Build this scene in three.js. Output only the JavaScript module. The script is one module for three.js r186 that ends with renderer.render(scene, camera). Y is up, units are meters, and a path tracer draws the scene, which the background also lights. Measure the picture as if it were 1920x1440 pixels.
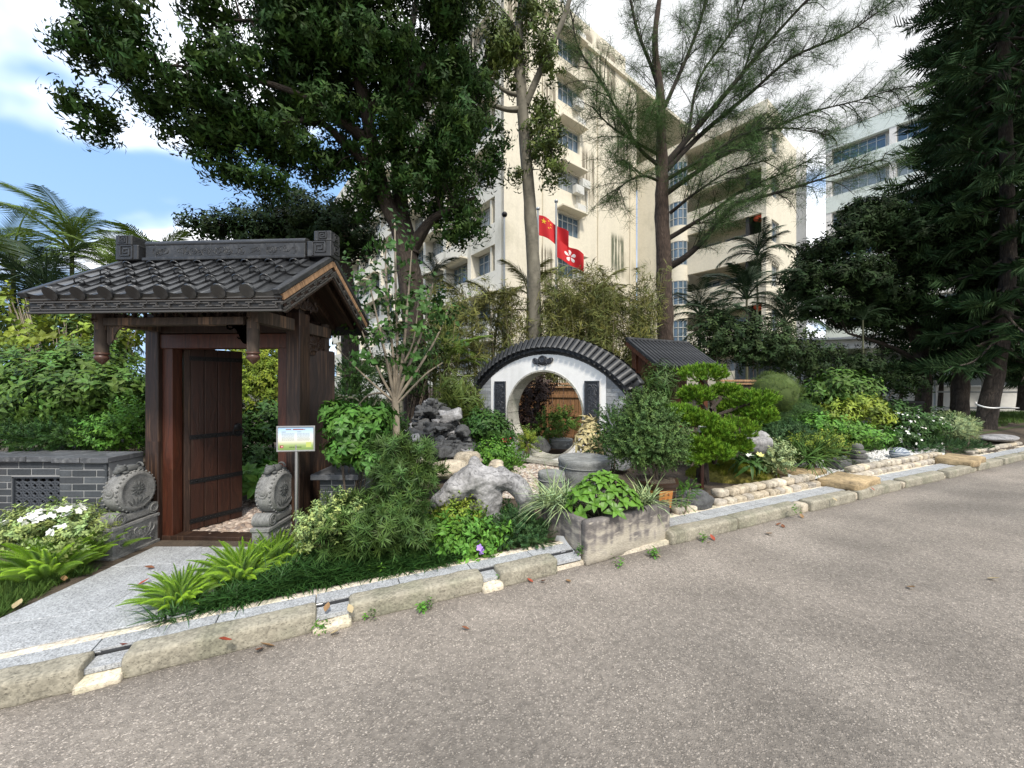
import * as THREE from 'three';
import { ImprovedNoise } from 'three/addons/math/ImprovedNoise.js';
import { mergeGeometries, mergeVertices } from 'three/addons/utils/BufferGeometryUtils.js';
import { RoundedBoxGeometry } from 'three/addons/geometries/RoundedBoxGeometry.js';
import { MarchingCubes } from 'three/addons/objects/MarchingCubes.js';

// ---------------------------------------------------------------- camera, sky, sun, exposure
const scene = new THREE.Scene();
const camera = new THREE.PerspectiveCamera(90, 4 / 3, 0.05, 1500);
camera.position.set(0, 1.6, 0);
camera.lookAt(0, 1.6, -10);
const renderer = new THREE.WebGLRenderer({ antialias: true });
renderer.shadowMap.enabled = true;
renderer.toneMapping = THREE.LinearToneMapping;
renderer.toneMappingExposure = 1.6;

function rngOf(seed) {
  let a = seed >>> 0;
  return () => { a = (a + 0x6d2b79f5) | 0; let t = Math.imul(a ^ (a >>> 15), 1 | a); t = (t + Math.imul(t ^ (t >>> 7), 61 | t)) ^ t; return ((t ^ (t >>> 14)) >>> 0) / 4294967296; };
}
const IN = new ImprovedNoise();
const noise3 = (x, y, z) => IN.noise(x, y, z);
const fbm3 = (x, y, z, o = 4) => { let s = 0, a = 0.5, f = 1; for (let i = 0; i < o; i++) { s += a * IN.noise(x * f + 7.1 * i, y * f + 3.3 * i, z * f + 1.7 * i); a *= 0.5; f *= 2.03; } return s; };
const clamp = (x, a = 0, b = 1) => Math.min(b, Math.max(a, x));
const mix = (a, b, t) => a + (b - a) * t;
const sstep = (a, b, x) => { const t = clamp((x - a) / (b - a)); return t * t * (3 - 2 * t); };

const SKY = { a: 0.9, b: 1.5, ox: 14.4, oz: 6.9, e: 0.62 };
{ // a broken layer of bright cloud over blue, thinner towards the left of the view
  const W = 1024, H = 512, data = new Float32Array(W * H * 4);
  for (let j = 0; j < H; j++) for (let i = 0; i < W; i++) {
    const el = ((j + 0.5) / H - 0.5) * Math.PI, az = ((i + 0.5) / W - 0.5) * 2 * Math.PI;
    const x = Math.cos(az) * Math.cos(el), y = Math.sin(el), z = Math.sin(az) * Math.cos(el);
    let r, g, b;
    if (y <= 0) { r = 0.55; g = 0.57; b = 0.58; }
    else {
      const k = 1 / (y + 0.22), cx = x * k, cz = z * k;
      const h = Math.pow(1 - y, 3);
      r = mix(0.19, 0.44, h); g = mix(0.36, 0.62, h); b = mix(0.66, 0.86, h);
      const side = clamp(0.5 - 0.62 * (x * 0.86 + z * 0.5)); // thinner cloud to the left
      let n = fbm3(cx * SKY.a + SKY.ox, cz * SKY.b + SKY.oz, 0.4, 6) * 1.5 + 0.5;
      n += fbm3(cx * 0.8 + 9, cz * 2.4 + 1, 3.3, 5) * 0.3;
      const edge = mix(0.02, SKY.e, sstep(0.35, 0.95, side));
      const c = sstep(edge - 0.05, edge + 0.30, n);
      const thick = sstep(edge + 0.1, edge + 0.75, n);
      const lum = mix(1.35, 0.66, thick) * (1 + 0.12 * fbm3(cx * 3, cz * 3, 8.8, 4));
      r = mix(r, lum * 0.985, c); g = mix(g, lum, c); b = mix(b, lum * 1.02, c);
    }
    const o = (j * W + i) * 4;
    data[o] = r; data[o + 1] = g; data[o + 2] = b; data[o + 3] = 1;
  }
  const t = new THREE.DataTexture(data, W, H, THREE.RGBAFormat, THREE.FloatType);
  t.mapping = THREE.EquirectangularReflectionMapping;
  t.magFilter = t.minFilter = THREE.LinearFilter; t.wrapS = THREE.RepeatWrapping;
  t.needsUpdate = true;
  scene.background = t; scene.environment = t;
}
const sun = new THREE.DirectionalLight(new THREE.Color(1, 0.93, 0.82), 2.5);
sun.position.set(9, 40, 25); sun.target.position.set(0, 0, -6);
sun.castShadow = true; sun.shadow.radius = 12; sun.shadow.mapSize.set(2048, 2048);
Object.assign(sun.shadow.camera, { left: -45, right: 45, top: 45, bottom: -45, near: 1, far: 140 });
scene.add(sun, sun.target);

// ---------------------------------------------------------------- helpers
const FPX = 720, EYE = 1.6;
const V = (x, y, z) => new THREE.Vector3(x, y, z);
const at = (u, v, d) => V((u - 960) / FPX * d, EYE - (v - 720) / FPX * d, -d);
const KX = 0.9068, KZ = 0.4216, K0 = 3.06;                  // the kerb line: direction (KX, -KZ) through (0, -K0)
const kerb = (s, t, y = 0) => V(KX * s - KZ * t, y, -(K0 + KZ * s + KX * t));   // s along the kerb, t into the garden
const kerbS = (x, z) => KX * x + KZ * (-z - K0);
const kerbT = (x, z) => -KZ * x + KX * (-z - K0);
const KROT = Math.atan2(KZ, KX);                             // turns local x onto the kerb direction
const sOfU = (u) => { const q = (u - 960) / FPX; const d = K0 / (1 - 0.465 * q); return q * d / KX; };
const soilH = (x, z) => {
  const s = kerbS(x, z), t = kerbT(x, z);
  const e = sstep(0.3, 1.8, t);
  return 0.085 + 0.012 * noise3(x * 1.7, z * 1.7, 2) + e * (0.018 * Math.max(0, s - 3) + 0.02 * sstep(3, 9, t) * 3);
};
const onSoil = (u, d) => { const x = (u - 960) / FPX * d; return V(x, soilH(x, -d), -d); };
const sOfUT = (u, t) => { const q = (u - 960) / FPX; return (q * (K0 + KX * t) + KZ * t) / (KX - q * KZ); };
const count = {};
function numbered(name) { const n = count[name] ?? 0; count[name] = n + 1; return n ? `${name}_${String(n).padStart(3, '0')}` : name; }
const usedLabels = {};
function tag(o, label, category, group) {
  o.userData.label = label; if (category) o.userData.category = category; if (group) o.userData.group = group;
  return o;
}
function thing(name, label, category, pos = [0, 0, 0], turn = 0, group) {
  const o = new THREE.Group(); o.name = numbered(name); scene.add(o);
  if (pos.isVector3) o.position.copy(pos); else o.position.set(...pos);
  o.rotation.y = turn;
  return tag(o, label, category, group);
}
function mesh(name, geo, mat, parent = scene, pos, rot) {
  if (Array.isArray(geo)) geo = merge(geo);
  const m = new THREE.Mesh(geo, mat);
  m.name = parent === scene ? numbered(name) : name;
  m.castShadow = m.receiveShadow = true;
  if (pos) { if (pos.isVector3) m.position.copy(pos); else m.position.set(...pos); }
  if (rot) m.rotation.set(...rot);
  parent.add(m);
  return m;
}
function struct(name, geo, mat, pos, rot) { const m = mesh(name, geo, mat, scene, pos, rot); m.userData.kind = 'structure'; return m; }
function stuff(o) { o.userData.kind = 'stuff'; return o; }
function clean(g) {
  g = g.index ? g.toNonIndexed() : g;
  if (!g.attributes.normal) g.computeVertexNormals();
  if (!g.attributes.uv) g.setAttribute('uv', new THREE.BufferAttribute(new Float32Array(g.attributes.position.count * 2), 2));
  for (const k of Object.keys(g.attributes)) if (!['position', 'normal', 'uv', 'color'].includes(k)) g.deleteAttribute(k);
  return g;
}
function merge(list) {
  list = list.map(clean);
  const colored = list.some((g) => g.attributes.color);
  if (colored) for (const g of list) if (!g.attributes.color) g.setAttribute('color', new THREE.BufferAttribute(new Float32Array(g.attributes.position.count * 3).fill(1), 3));
  return list.length === 1 ? list[0] : mergeGeometries(list);
}
// uv in metres from the face direction
function boxUV(g, k = 1, ox = 0, oy = 0) {
  g = clean(g);
  const p = g.attributes.position, n = g.attributes.normal, uv = g.attributes.uv;
  for (let i = 0; i < p.count; i++) {
    const ax = Math.abs(n.getX(i)), ay = Math.abs(n.getY(i)), az = Math.abs(n.getZ(i));
    let a, b;
    if (ay > ax && ay > az) { a = p.getX(i); b = p.getZ(i); } else if (ax > az) { a = p.getZ(i); b = p.getY(i); } else { a = p.getX(i); b = p.getY(i); }
    uv.setXY(i, (a + ox) * k, (b + oy) * k);
  }
  return g;
}
let uvShift = 0;
function box(w, h, d, x = 0, y = 0, z = 0, bevel = 0.006) {
  const b = Math.min(bevel, w * 0.3, h * 0.3, d * 0.3);
  const g = bevel > 0 ? new RoundedBoxGeometry(w, h, d, 1, b) : new THREE.BoxGeometry(w, h, d);
  uvShift += 0.37;
  const r = boxUV(g, 1, uvShift % 3, (uvShift * 1.7) % 3);
  r.translate(x, y, z);
  return r;
}
const xf = (g, { p = [0, 0, 0], r = [0, 0, 0], s = [1, 1, 1] }) => g.applyMatrix4(new THREE.Matrix4().compose(V(...p), new THREE.Quaternion().setFromEuler(new THREE.Euler(...r)), V(...s)));
function between(g, a, b) { // a geometry of length 1 along y, put from a to b
  const d = b.clone().sub(a), L = d.length();
  const q = new THREE.Quaternion().setFromUnitVectors(V(0, 1, 0), d.normalize());
  g.applyMatrix4(new THREE.Matrix4().compose(a, q, V(1, L, 1)));
  return g;
}
const rod = (a, b, r, n = 6) => between(new THREE.CylinderGeometry(r, r, 1, n).translate(0, 0.5, 0), a, b);
function lathe(pts, n = 24) { return new THREE.LatheGeometry(pts.map(([x, y]) => new THREE.Vector2(x, y)), n); }
// a limb with its own radius at every point
function limb(pts, radii, sides = 7, rough = 0.06, seed = 1) {
  const curve = pts.length > 2 ? new THREE.CatmullRomCurve3(pts, false, 'centripetal') : new THREE.LineCurve3(pts[0], pts[1]);
  const n = Math.max(2, Math.min(40, (pts.length - 1) * 4));
  const pos = [], uv = [], idx = [];
  let side = V(1, 0, 0), len = 0, last = null;
  for (let i = 0; i <= n; i++) {
    const t = i / n, c = curve.getPoint(t), tan = curve.getTangent(t);
    const f = t * (radii.length - 1), k = Math.min(radii.length - 2, Math.floor(f));
    const r = radii.length === 1 ? radii[0] : mix(radii[k], radii[k + 1], f - k);
    if (last) len += c.distanceTo(last); last = c;
    side.sub(tan.clone().multiplyScalar(side.dot(tan))); if (side.lengthSq() < 1e-6) side.set(0, 0, 1); side.normalize();
    const up = tan.clone().cross(side);
    for (let j = 0; j <= sides; j++) {
      const a = j / sides * Math.PI * 2, jj = j % sides;
      const q = r * (1 + rough * 2 * noise3(jj * 1.3 + seed * 5.1, len * 2.1, seed * 3.7));
      const p = c.clone().addScaledVector(side, Math.cos(a) * q).addScaledVector(up, Math.sin(a) * q);
      pos.push(p.x, p.y, p.z); uv.push(j / sides * 2 * Math.PI * Math.max(radii[0], 0.03), len);
      if (i < n && j < sides) { const o = i * (sides + 1) + j; idx.push(o, o + 1, o + sides + 1, o + 1, o + sides + 2, o + sides + 1); }
    }
  }
  const g = new THREE.BufferGeometry();
  g.setAttribute('position', new THREE.Float32BufferAttribute(pos, 3)); g.setAttribute('uv', new THREE.Float32BufferAttribute(uv, 2)); g.setIndex(idx);
  g.computeVertexNormals();
  return clean(g);
}
// limb through pixels of the view: [u, v, depth, width in pixels]
const pxLimb = (list, sides = 8, rough = 0.06, seed = 1) => limb(list.map(([u, v, d]) => at(u, v, d)), list.map(([u, , d, w]) => w / 2 / FPX * d / Math.hypot(1, (u - 960) / FPX)), sides, rough, seed);

// ---------------------------------------------------------------- textures
function pnoise(x, y, p, seed) { // value noise that repeats every p cells
  const h = (i, j) => { let a = Math.imul(((i % p) + p) % p + 1, 374761393) ^ Math.imul(((j % p) + p) % p + 1, 668265263) ^ Math.imul(seed + 1, 2246822519); a = Math.imul(a ^ (a >>> 13), 1274126177); return ((a ^ (a >>> 16)) >>> 0) / 4294967296; };
  const i = Math.floor(x), j = Math.floor(y), fx = x - i, fy = y - j, sx = fx * fx * (3 - 2 * fx), sy = fy * fy * (3 - 2 * fy);
  return mix(mix(h(i, j), h(i + 1, j), sx), mix(h(i, j + 1), h(i + 1, j + 1), sx), sy);
}
function pfbm(u, v, p, seed, o = 4) { let s = 0, a = 0.5, n = 0; for (let i = 0; i < o; i++) { s += a * pnoise(u * p, v * p, p, seed + i * 17); n += a; a *= 0.5; p *= 2; } return s / n; }
const enc = (c) => Math.round(255 * clamp(c <= 0.0031308 ? c * 12.92 : 1.055 * Math.pow(c, 1 / 2.4) - 0.055));
function texPair(size, metres, fn) { // fn(u, v) -> [r, g, b, height] with linear colour; gives {map, bump}
  const a = new Uint8Array(size * size * 4), b = new Uint8Array(size * size * 4);
  for (let j = 0; j < size; j++) for (let i = 0; i < size; i++) {
    const [r, g, bl, h = 0.5] = fn((i + 0.5) / size, (j + 0.5) / size), o = (j * size + i) * 4;
    a[o] = enc(r); a[o + 1] = enc(g); a[o + 2] = enc(bl); a[o + 3] = 255;
    b[o] = b[o + 1] = b[o + 2] = Math.round(255 * clamp(h)); b[o + 3] = 255;
  }
  const make = (d, srgb) => { const t = new THREE.DataTexture(d, size, size); t.wrapS = t.wrapT = THREE.RepeatWrapping; t.magFilter = THREE.LinearFilter; t.minFilter = THREE.LinearMipmapLinearFilter; t.generateMipmaps = true; t.anisotropy = 8; if (srgb) t.colorSpace = THREE.SRGBColorSpace; t.repeat.set(1 / metres[0], 1 / metres[1]); t.needsUpdate = true; return t; };
  return { map: make(a, true), bump: make(b, false) };
}
const lin = (r, g, b) => new THREE.Color().setRGB(r, g, b);
function std(color, rough = 0.8, extra = {}) { return new THREE.MeshStandardMaterial({ color: Array.isArray(color) ? lin(...color) : color, roughness: rough, side: THREE.DoubleSide, ...extra }); }
function texMat(pair, rough, bumpScale, extra = {}) { return new THREE.MeshStandardMaterial({ map: pair.map, bumpMap: pair.bump, bumpScale, roughness: rough, side: THREE.DoubleSide, ...extra }); }

const T = {};
{ // asphalt with pale stone chips
  const N = 2048, r = rngOf(11), chip = new Float32Array(N * N), hh = new Float32Array(N * N), big = new Float32Array(N * N);
  for (let k = 0; k < 150000; k++) {
    const cx = r() * N, cy = r() * N, a = 1.0 + Math.pow(r(), 2.6) * 3.6, e = 0.5 + r() * 0.5, th = r() * 6.28, tone = r();
    const R = Math.ceil(a), co = Math.cos(th), si = Math.sin(th);
    for (let y = -R; y <= R; y++) for (let x = -R; x <= R; x++) {
      const p = (x * co + y * si) / a, q = (-x * si + y * co) / (a * e), d = p * p + q * q;
      if (d < 1) { const o = ((Math.floor(cy + y) + N) % N) * N + ((Math.floor(cx + x) + N) % N); chip[o] = 0.12 + tone * tone * 0.88; hh[o] = 1 - d; big[o] = tone; }
    }
  }
  T.asphalt = texPair(N, [2.7, 2.7], (u, v) => {
    const o = Math.floor(v * N) * N + Math.floor(u * N), c = chip[o];
    const n = pfbm(u, v, 128, 3, 3), m = pfbm(u, v, 9, 5, 4);
    const base = 0.09 + 0.12 * n, k = c > 0 ? mix(0.12, 0.36, c) : base;
    const q = k * (0.86 + 0.28 * m);
    return [q * 1.22, q * 1.075, q * 0.94, c > 0 ? 0.55 + 0.4 * hh[o] : 0.25 + 0.3 * n];
  });
}
T.concrete = texPair(512, [0.8, 0.8], (u, v) => {
  const a = pfbm(u, v, 5, 21, 5), b = pfbm(u, v, 60, 4, 3), p = pfbm(u, v, 90, 9, 2);
  const pit = p > 0.74 ? 0.5 : 1, k = (0.25 + 0.2 * a + 0.3 * (b - 0.5)) * mix(1, pit, 0.5), moss = 0.8 * sstep(0.42, 0.75, pfbm(u, v, 4, 77, 5));
  return [k * mix(1.03, 0.72, moss), k * mix(0.97, 0.72, moss), k * mix(0.80, 0.55, moss), 0.3 * a + 0.5 * b + (pit < 1 ? -0.2 : 0.1)];
});
T.granite = texPair(512, [0.5, 0.5], (u, v) => {
  const a = pfbm(u, v, 130, 31, 2), b = pfbm(u, v, 60, 34, 2), c = pfbm(u, v, 4, 2, 4);
  const k = 0.36 + 0.42 * (a - 0.5) + 0.3 * (b - 0.5) + 0.12 * (c - 0.5);
  return [k * 0.97, k * 1.0, k * 1.03, a];
});
T.carved = texPair(512, [0.5, 0.5], (u, v) => {
  const a = pfbm(u, v, 90, 31, 2), b = pfbm(u, v, 8, 34, 5), k = 0.20 + 0.16 * (a - 0.5) + 0.20 * (b - 0.5);
  return [k, k * 1.0, k * 0.97, 0.5 * a + 0.5 * b];
});
const woodFn = (r0, g0, b0, wear, seed) => (u, v) => {
  const w = pfbm(u, v, 4, seed, 4), g = pnoise(u * 96 + w * 9, v * 3, 96, seed + 3), g2 = pnoise(u * 40 + w * 14, v * 2, 40, seed + 5);
  const s = sstep(0.52, 0.85, pnoise(u * 64, v * 5, 64, seed + 9)) * sstep(0.35, 0.7, pfbm(u, v, 3, seed + 12, 4));
  const k = 0.55 + 0.55 * g2 + 0.35 * (g - 0.5);
  return [r0 * k + wear * s * 0.16, g0 * k + wear * s * 0.09, b0 * k + wear * s * 0.05, 0.4 * g + 0.5 * g2];
};
T.redwood = texPair(512, [0.7, 1.4], woodFn(0.070, 0.019, 0.0085, 0.2, 3));
T.darkwood = texPair(512, [0.7, 1.4], woodFn(0.034, 0.017, 0.011, 0.35, 8));
T.greywood = texPair(512, [0.7, 1.4], woodFn(0.066, 0.047, 0.035, 0.7, 15));
T.bamboo = texPair(256, [0.6, 1.2], woodFn(0.24, 0.12, 0.048, 0.4, 28));
T.rawwood = texPair(256, [0.6, 1.2], woodFn(0.36, 0.21, 0.11, 0.9, 41));
T.slate = texPair(512, [0.6, 0.6], (u, v) => {
  const a = pfbm(u, v, 6, 41, 5), b = pfbm(u, v, 80, 44, 2), k = 0.024 + 0.022 * (a - 0.5) + 0.010 * (b - 0.5), d = sstep(0.58, 0.85, pfbm(u, v, 9, 47, 4)) * 0.03;
  return [k * 0.94 + d, k * 0.99 + d, k * 1.09 + d, 0.5 * a + 0.4 * b];
});
T.brick = texPair(256, [0.4, 0.4], (u, v) => {
  const a = pfbm(u, v, 6, 51, 5), b = pfbm(u, v, 70, 54, 2), k = 0.85 + 0.55 * (a - 0.5) + 0.4 * (b - 0.5);
  return [k * 0.95, k * 0.98, k, 0.5 * a + 0.4 * b];
});
T.plaster = texPair(512, [2.6, 2.6], (u, v) => {
  const a = pfbm(u, v, 4, 61, 5), s = pnoise(u * 40, v * 3, 40, 62), b = pfbm(u, v, 120, 66, 2), k = 0.80 - 0.16 * sstep(0.45, 0.8, a) * s - 0.05 * b;
  return [k * 0.985, k * 1.0, k * 1.0, 0.5 * a + 0.5 * b];
});
T.cream = texPair(1024, [14, 14], (u, v) => {
  const a = pfbm(u, v, 5, 71, 6), s = pfbm(u * 1, v * 0.12, 50, 72, 3), b = pfbm(u, v, 160, 66, 2), dirt = sstep(0.52, 0.80, a) * (0.5 + 0.5 * s);
  const k = 0.66 - 0.24 * dirt - 0.08 * (b - 0.5) - 0.05 * s;
  return [k * 1.02, k * 0.945, k * (0.77 - 0.04 * dirt), 0.5 * a + 0.5 * b];
});
T.stone = texPair(512, [0.9, 0.9], (u, v) => {
  const a = pfbm(u, v, 4, 81, 6), b = pfbm(u, v, 24, 84, 4), c = Math.abs(pfbm(u, v, 7, 87, 4) - 0.5) * 2, k = 0.55 + 0.7 * (a - 0.5) + 0.4 * (b - 0.5) + 0.45 * (pfbm(u, v, 60, 88, 3) - 0.5);
  return [k, k * 0.985, k * 0.97, 0.6 * a + 0.4 * b];
});
T.bark = texPair(512, [0.6, 1.2], (u, v) => {
  const w = pfbm(u, v, 6, 91, 4), r = Math.abs(pnoise(u * 16 + w * 4, v * 7, 16, 93) - 0.5) * 2, b = pfbm(u, v, 40, 95, 3), k = 0.45 + 0.7 * r + 0.5 * (b - 0.5);
  return [k, k * 0.9, k * 0.82, 0.7 * r + 0.3 * b];
});
T.smoothbark = texPair(512, [0.6, 1.2], (u, v) => {
  const a = pfbm(u, v, 5, 96, 5), r = pnoise(u * 5, v * 26, 26, 98), b = pfbm(u, v, 50, 99, 3), k = 0.75 + 0.6 * (a - 0.5) + 0.18 * (r - 0.5) + 0.2 * (b - 0.5);
  return [k, k * 0.97, k * 0.9, 0.4 * r + 0.4 * b];
});
T.soil = texPair(512, [0.9, 0.9], (u, v) => {
  const a = pfbm(u, v, 8, 101, 5), b = pfbm(u, v, 70, 104, 3), k = 0.035 + 0.05 * a + 0.05 * (b - 0.5);
  return [k * 1.25, k * 0.95, k * 0.68, 0.5 * a + 0.5 * b];
});

const M = {
  asphalt: texMat(T.asphalt, 0.92, 0.005, { vertexColors: true }),
  concrete: texMat(T.concrete, 0.93, 0.006, { color: lin(0.84, 0.82, 0.78) }), granite: texMat(T.granite, 0.7, 0.001), paleStone: texMat(T.concrete, 0.9, 0.006, { color: lin(1.75, 1.65, 1.6) }),
  carved: texMat(T.carved, 0.85, 0.003), redwood: texMat(T.redwood, 0.5, 0.0015), darkwood: texMat(T.darkwood, 0.55, 0.002), greywood: texMat(T.greywood, 0.8, 0.003),
  bamboo: texMat(T.bamboo, 0.6, 0.003), rawwood: texMat(T.rawwood, 0.8, 0.003), slate: texMat(T.slate, 0.45, 0.0015), plaster: texMat(T.plaster, 0.9, 0.002, { color: lin(1.16, 1.14, 1.12) }),
  cream: texMat(T.cream, 0.92, 0.01), soil: texMat(T.soil, 1, 0.012), mortar: std([0.26, 0.265, 0.27], 0.95), iron: std([0.012, 0.012, 0.013], 0.5, { metalness: 0.4 }),
  brick: [0, 1, 2, 3].map((i) => texMat(T.brick, 0.85, 0.003, { color: lin(...[[0.075, 0.082, 0.092], [0.056, 0.062, 0.07], [0.095, 0.102, 0.112], [0.066, 0.07, 0.078]][i]) })),
  lightBrick: [0, 1, 2].map((i) => texMat(T.brick, 0.88, 0.003, { color: lin(...[[0.36, 0.365, 0.37], [0.29, 0.295, 0.30], [0.44, 0.445, 0.45]][i]) })),
  bark: texMat(T.bark, 0.95, 0.02, { color: lin(0.060, 0.050, 0.042) }), redBark: texMat(T.bark, 0.95, 0.02, { color: lin(0.082, 0.062, 0.052) }), greyBark: texMat(T.smoothbark, 0.9, 0.004, { color: lin(0.20, 0.19, 0.16) }),
  twig: std([0.13, 0.1, 0.075], 0.9), darkTwig: std([0.035, 0.028, 0.022], 0.9), paleTwig: texMat(T.smoothbark, 0.9, 0.003, { color: lin(0.33, 0.29, 0.24) }),
  greyRock: texMat(T.stone, 0.7, 0.02, { color: lin(0.52, 0.52, 0.535) }), darkRock: texMat(T.stone, 0.85, 0.02, { color: lin(0.125, 0.13, 0.135) }), creamRock: texMat(T.stone, 0.9, 0.012, { color: lin(0.68, 0.6, 0.47) }), ochreRock: texMat(T.stone, 0.9, 0.012, { color: lin(0.62, 0.47, 0.27) }),
  steel: std([0.55, 0.55, 0.56], 0.3, { metalness: 0.9 }), white: std([0.78, 0.78, 0.77], 0.6), glass: std([0.05, 0.075, 0.095], 0.08), dark: std([0.02, 0.02, 0.022], 0.8),
};
M.whiteWall = texMat(T.cream, 0.9, 0.008, { color: lin(1.12, 1.17, 1.36) });
M.leftWall = texMat(T.cream, 0.92, 0.008, { color: lin(1.06, 1.08, 1.14) });
M.mint = texMat(T.cream, 0.85, 0.006, { color: lin(1.0, 1.16, 1.32) });
M.panel = texMat(T.slate, 0.4, 0.002, { color: lin(1.5, 1.55, 1.7) });
M.liner = [0, 1, 2].map((i) => texMat(T.concrete, 0.9, 0.003, { color: lin(...[[1.1, 1.13, 1.2], [0.95, 0.98, 1.05], [1.25, 1.28, 1.35]][i]) }));
M.redwood2 = texMat(T.redwood, 0.55, 0.0015, { color: lin(1.9, 2.3, 2.2) });
M.doorwood = texMat(T.redwood, 0.5, 0.0015, { color: lin(0.5, 0.6, 0.7) });
M.glaze = new THREE.MeshPhysicalMaterial({ map: T.slate.map, bumpMap: T.slate.bump, bumpScale: 0.001, roughness: 0.35, clearcoat: 0.7, clearcoatRoughness: 0.22, side: THREE.DoubleSide });
M.greySteel = std([0.38, 0.4, 0.41], 0.45, { metalness: 0.5 });
M.darkRock2 = texMat(T.stone, 0.9, 0.012, { color: lin(0.2, 0.2, 0.195) });
M.edge = [0, 1, 2].map((i) => texMat(T.stone, 0.92, 0.008, { color: lin(...[[0.82, 0.74, 0.60], [0.68, 0.62, 0.53], [0.76, 0.66, 0.50]][i]) }));
M.tableStone = texMat(T.carved, 0.8, 0.003, { color: lin(1.05, 1.08, 1.08) });
// ---------------------------------------------------------------- stones and blocks
function smoothed(g) {
  for (const k of Object.keys(g.attributes)) if (k !== 'position') g.deleteAttribute(k);
  g = mergeVertices(g, 1e-5); g.computeVertexNormals();
  return clean(g);
}
// a block with rounded edges (radius r) and an uneven surface
function stone(w, h, d, r, amp, freq, seed, seg = [4, 3, 3]) {
  const g = new THREE.BoxGeometry(w, h, d, ...seg), p = g.attributes.position, v = V(0, 0, 0);
  for (let i = 0; i < p.count; i++) {
    v.fromBufferAttribute(p, i);
    const q = V(clamp(v.x, -w / 2 + r, w / 2 - r), clamp(v.y, -h / 2 + r, h / 2 - r), clamp(v.z, -d / 2 + r, d / 2 - r));
    const o = v.clone().sub(q); if (o.lengthSq() > 1e-10) { o.normalize(); v.copy(q).addScaledVector(o, r); }
    const n = fbm3(v.x * freq + seed * 3.1, v.y * freq + seed * 1.7, v.z * freq - seed * 2.3, 3);
    const dir = v.clone().divide(V(w / 2, h / 2, d / 2)).normalize();
    v.addScaledVector(dir, amp * n * 2);
    p.setXYZ(i, v.x, v.y, v.z);
  }
  return boxUV(smoothed(g), 1, seed * 0.37, seed * 0.53);
}
function rock(w, h, d, seed, amp = 0.28, detail = 4, ridge = 0.12) { // an uneven boulder, base at y = 0
  const g = new THREE.IcosahedronGeometry(0.5, detail), p = g.attributes.position, v = V(0, 0, 0);
  for (let i = 0; i < p.count; i++) {
    v.fromBufferAttribute(p, i);
    const a = fbm3(v.x * 1.9 + seed, v.y * 1.9 - seed, v.z * 1.9 + seed * 0.7, 4), b = Math.abs(noise3(v.x * 4 + seed, v.y * 6, v.z * 4));
    v.multiplyScalar(1 + amp * a * 2 - ridge * b);
    v.y = Math.max(v.y, -0.36) + 0.36;
    p.setXYZ(i, v.x * w, v.y * h * 1.16, v.z * d);
  }
  return boxUV(smoothed(g), 1, seed, seed);
}
function sheet(s0, s1, t0, t1, ds, dt, hy, col) { // a grid over kerb coordinates
  const ns = Math.ceil((s1 - s0) / ds), nt = Math.ceil((t1 - t0) / dt), pos = [], uv = [], idx = [], c = [];
  for (let j = 0; j <= nt; j++) for (let i = 0; i <= ns; i++) {
    const p = kerb(mix(s0, s1, i / ns), mix(t0, t1, j / nt)); p.y = hy(p.x, p.z);
    pos.push(p.x, p.y, p.z); uv.push(p.x, p.z);
    if (col) c.push(...col(p.x, p.z));
    if (i < ns && j < nt) { const o = j * (ns + 1) + i; idx.push(o, o + 1, o + ns + 1, o + 1, o + ns + 2, o + ns + 1); }
  }
  const g = new THREE.BufferGeometry();
  g.setAttribute('position', new THREE.Float32BufferAttribute(pos, 3)); g.setAttribute('uv', new THREE.Float32BufferAttribute(uv, 2));
  if (col) g.setAttribute('color', new THREE.Float32BufferAttribute(c, 3));
  g.setIndex(idx); g.computeVertexNormals();
  return g;
}

// ---------------------------------------------------------------- ground, road, soil, lawn
struct('ground', boxUV(new THREE.PlaneGeometry(1400, 1400).rotateX(-Math.PI / 2)), texMat(T.soil, 1, 0.01, { color: lin(1.1, 1.3, 1.0) }), [0, -0.04, 0]);
struct('road', sheet(-30, 66, -42, 0.2, 0.3, 0.22, () => 0, (x, z) => {
  const a = fbm3(x * 0.35, 3, z * 0.5, 4), b = fbm3(x * 1.3 + 4, 8, z * 1.5, 4), t = kerbT(x, z);
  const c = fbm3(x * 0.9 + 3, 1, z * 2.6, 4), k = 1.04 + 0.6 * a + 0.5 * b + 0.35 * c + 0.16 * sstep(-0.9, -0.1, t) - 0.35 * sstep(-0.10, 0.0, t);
  return [k, k * (1 - 0.03 * a), k * (0.985 - 0.05 * a)];
}), M.asphalt);
struct('lawn', sheet(11.5, 40, 1.3, 12, 0.5, 0.5, (x, z) => soilH(x, z) + 0.006), texMat(T.soil, 1, 0.012, { color: lin(0.75, 1.35, 0.55) }));
struct('soil', sheet(-14, 40, 0.30, 15, 0.22, 0.22, soilH), M.soil);

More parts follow.
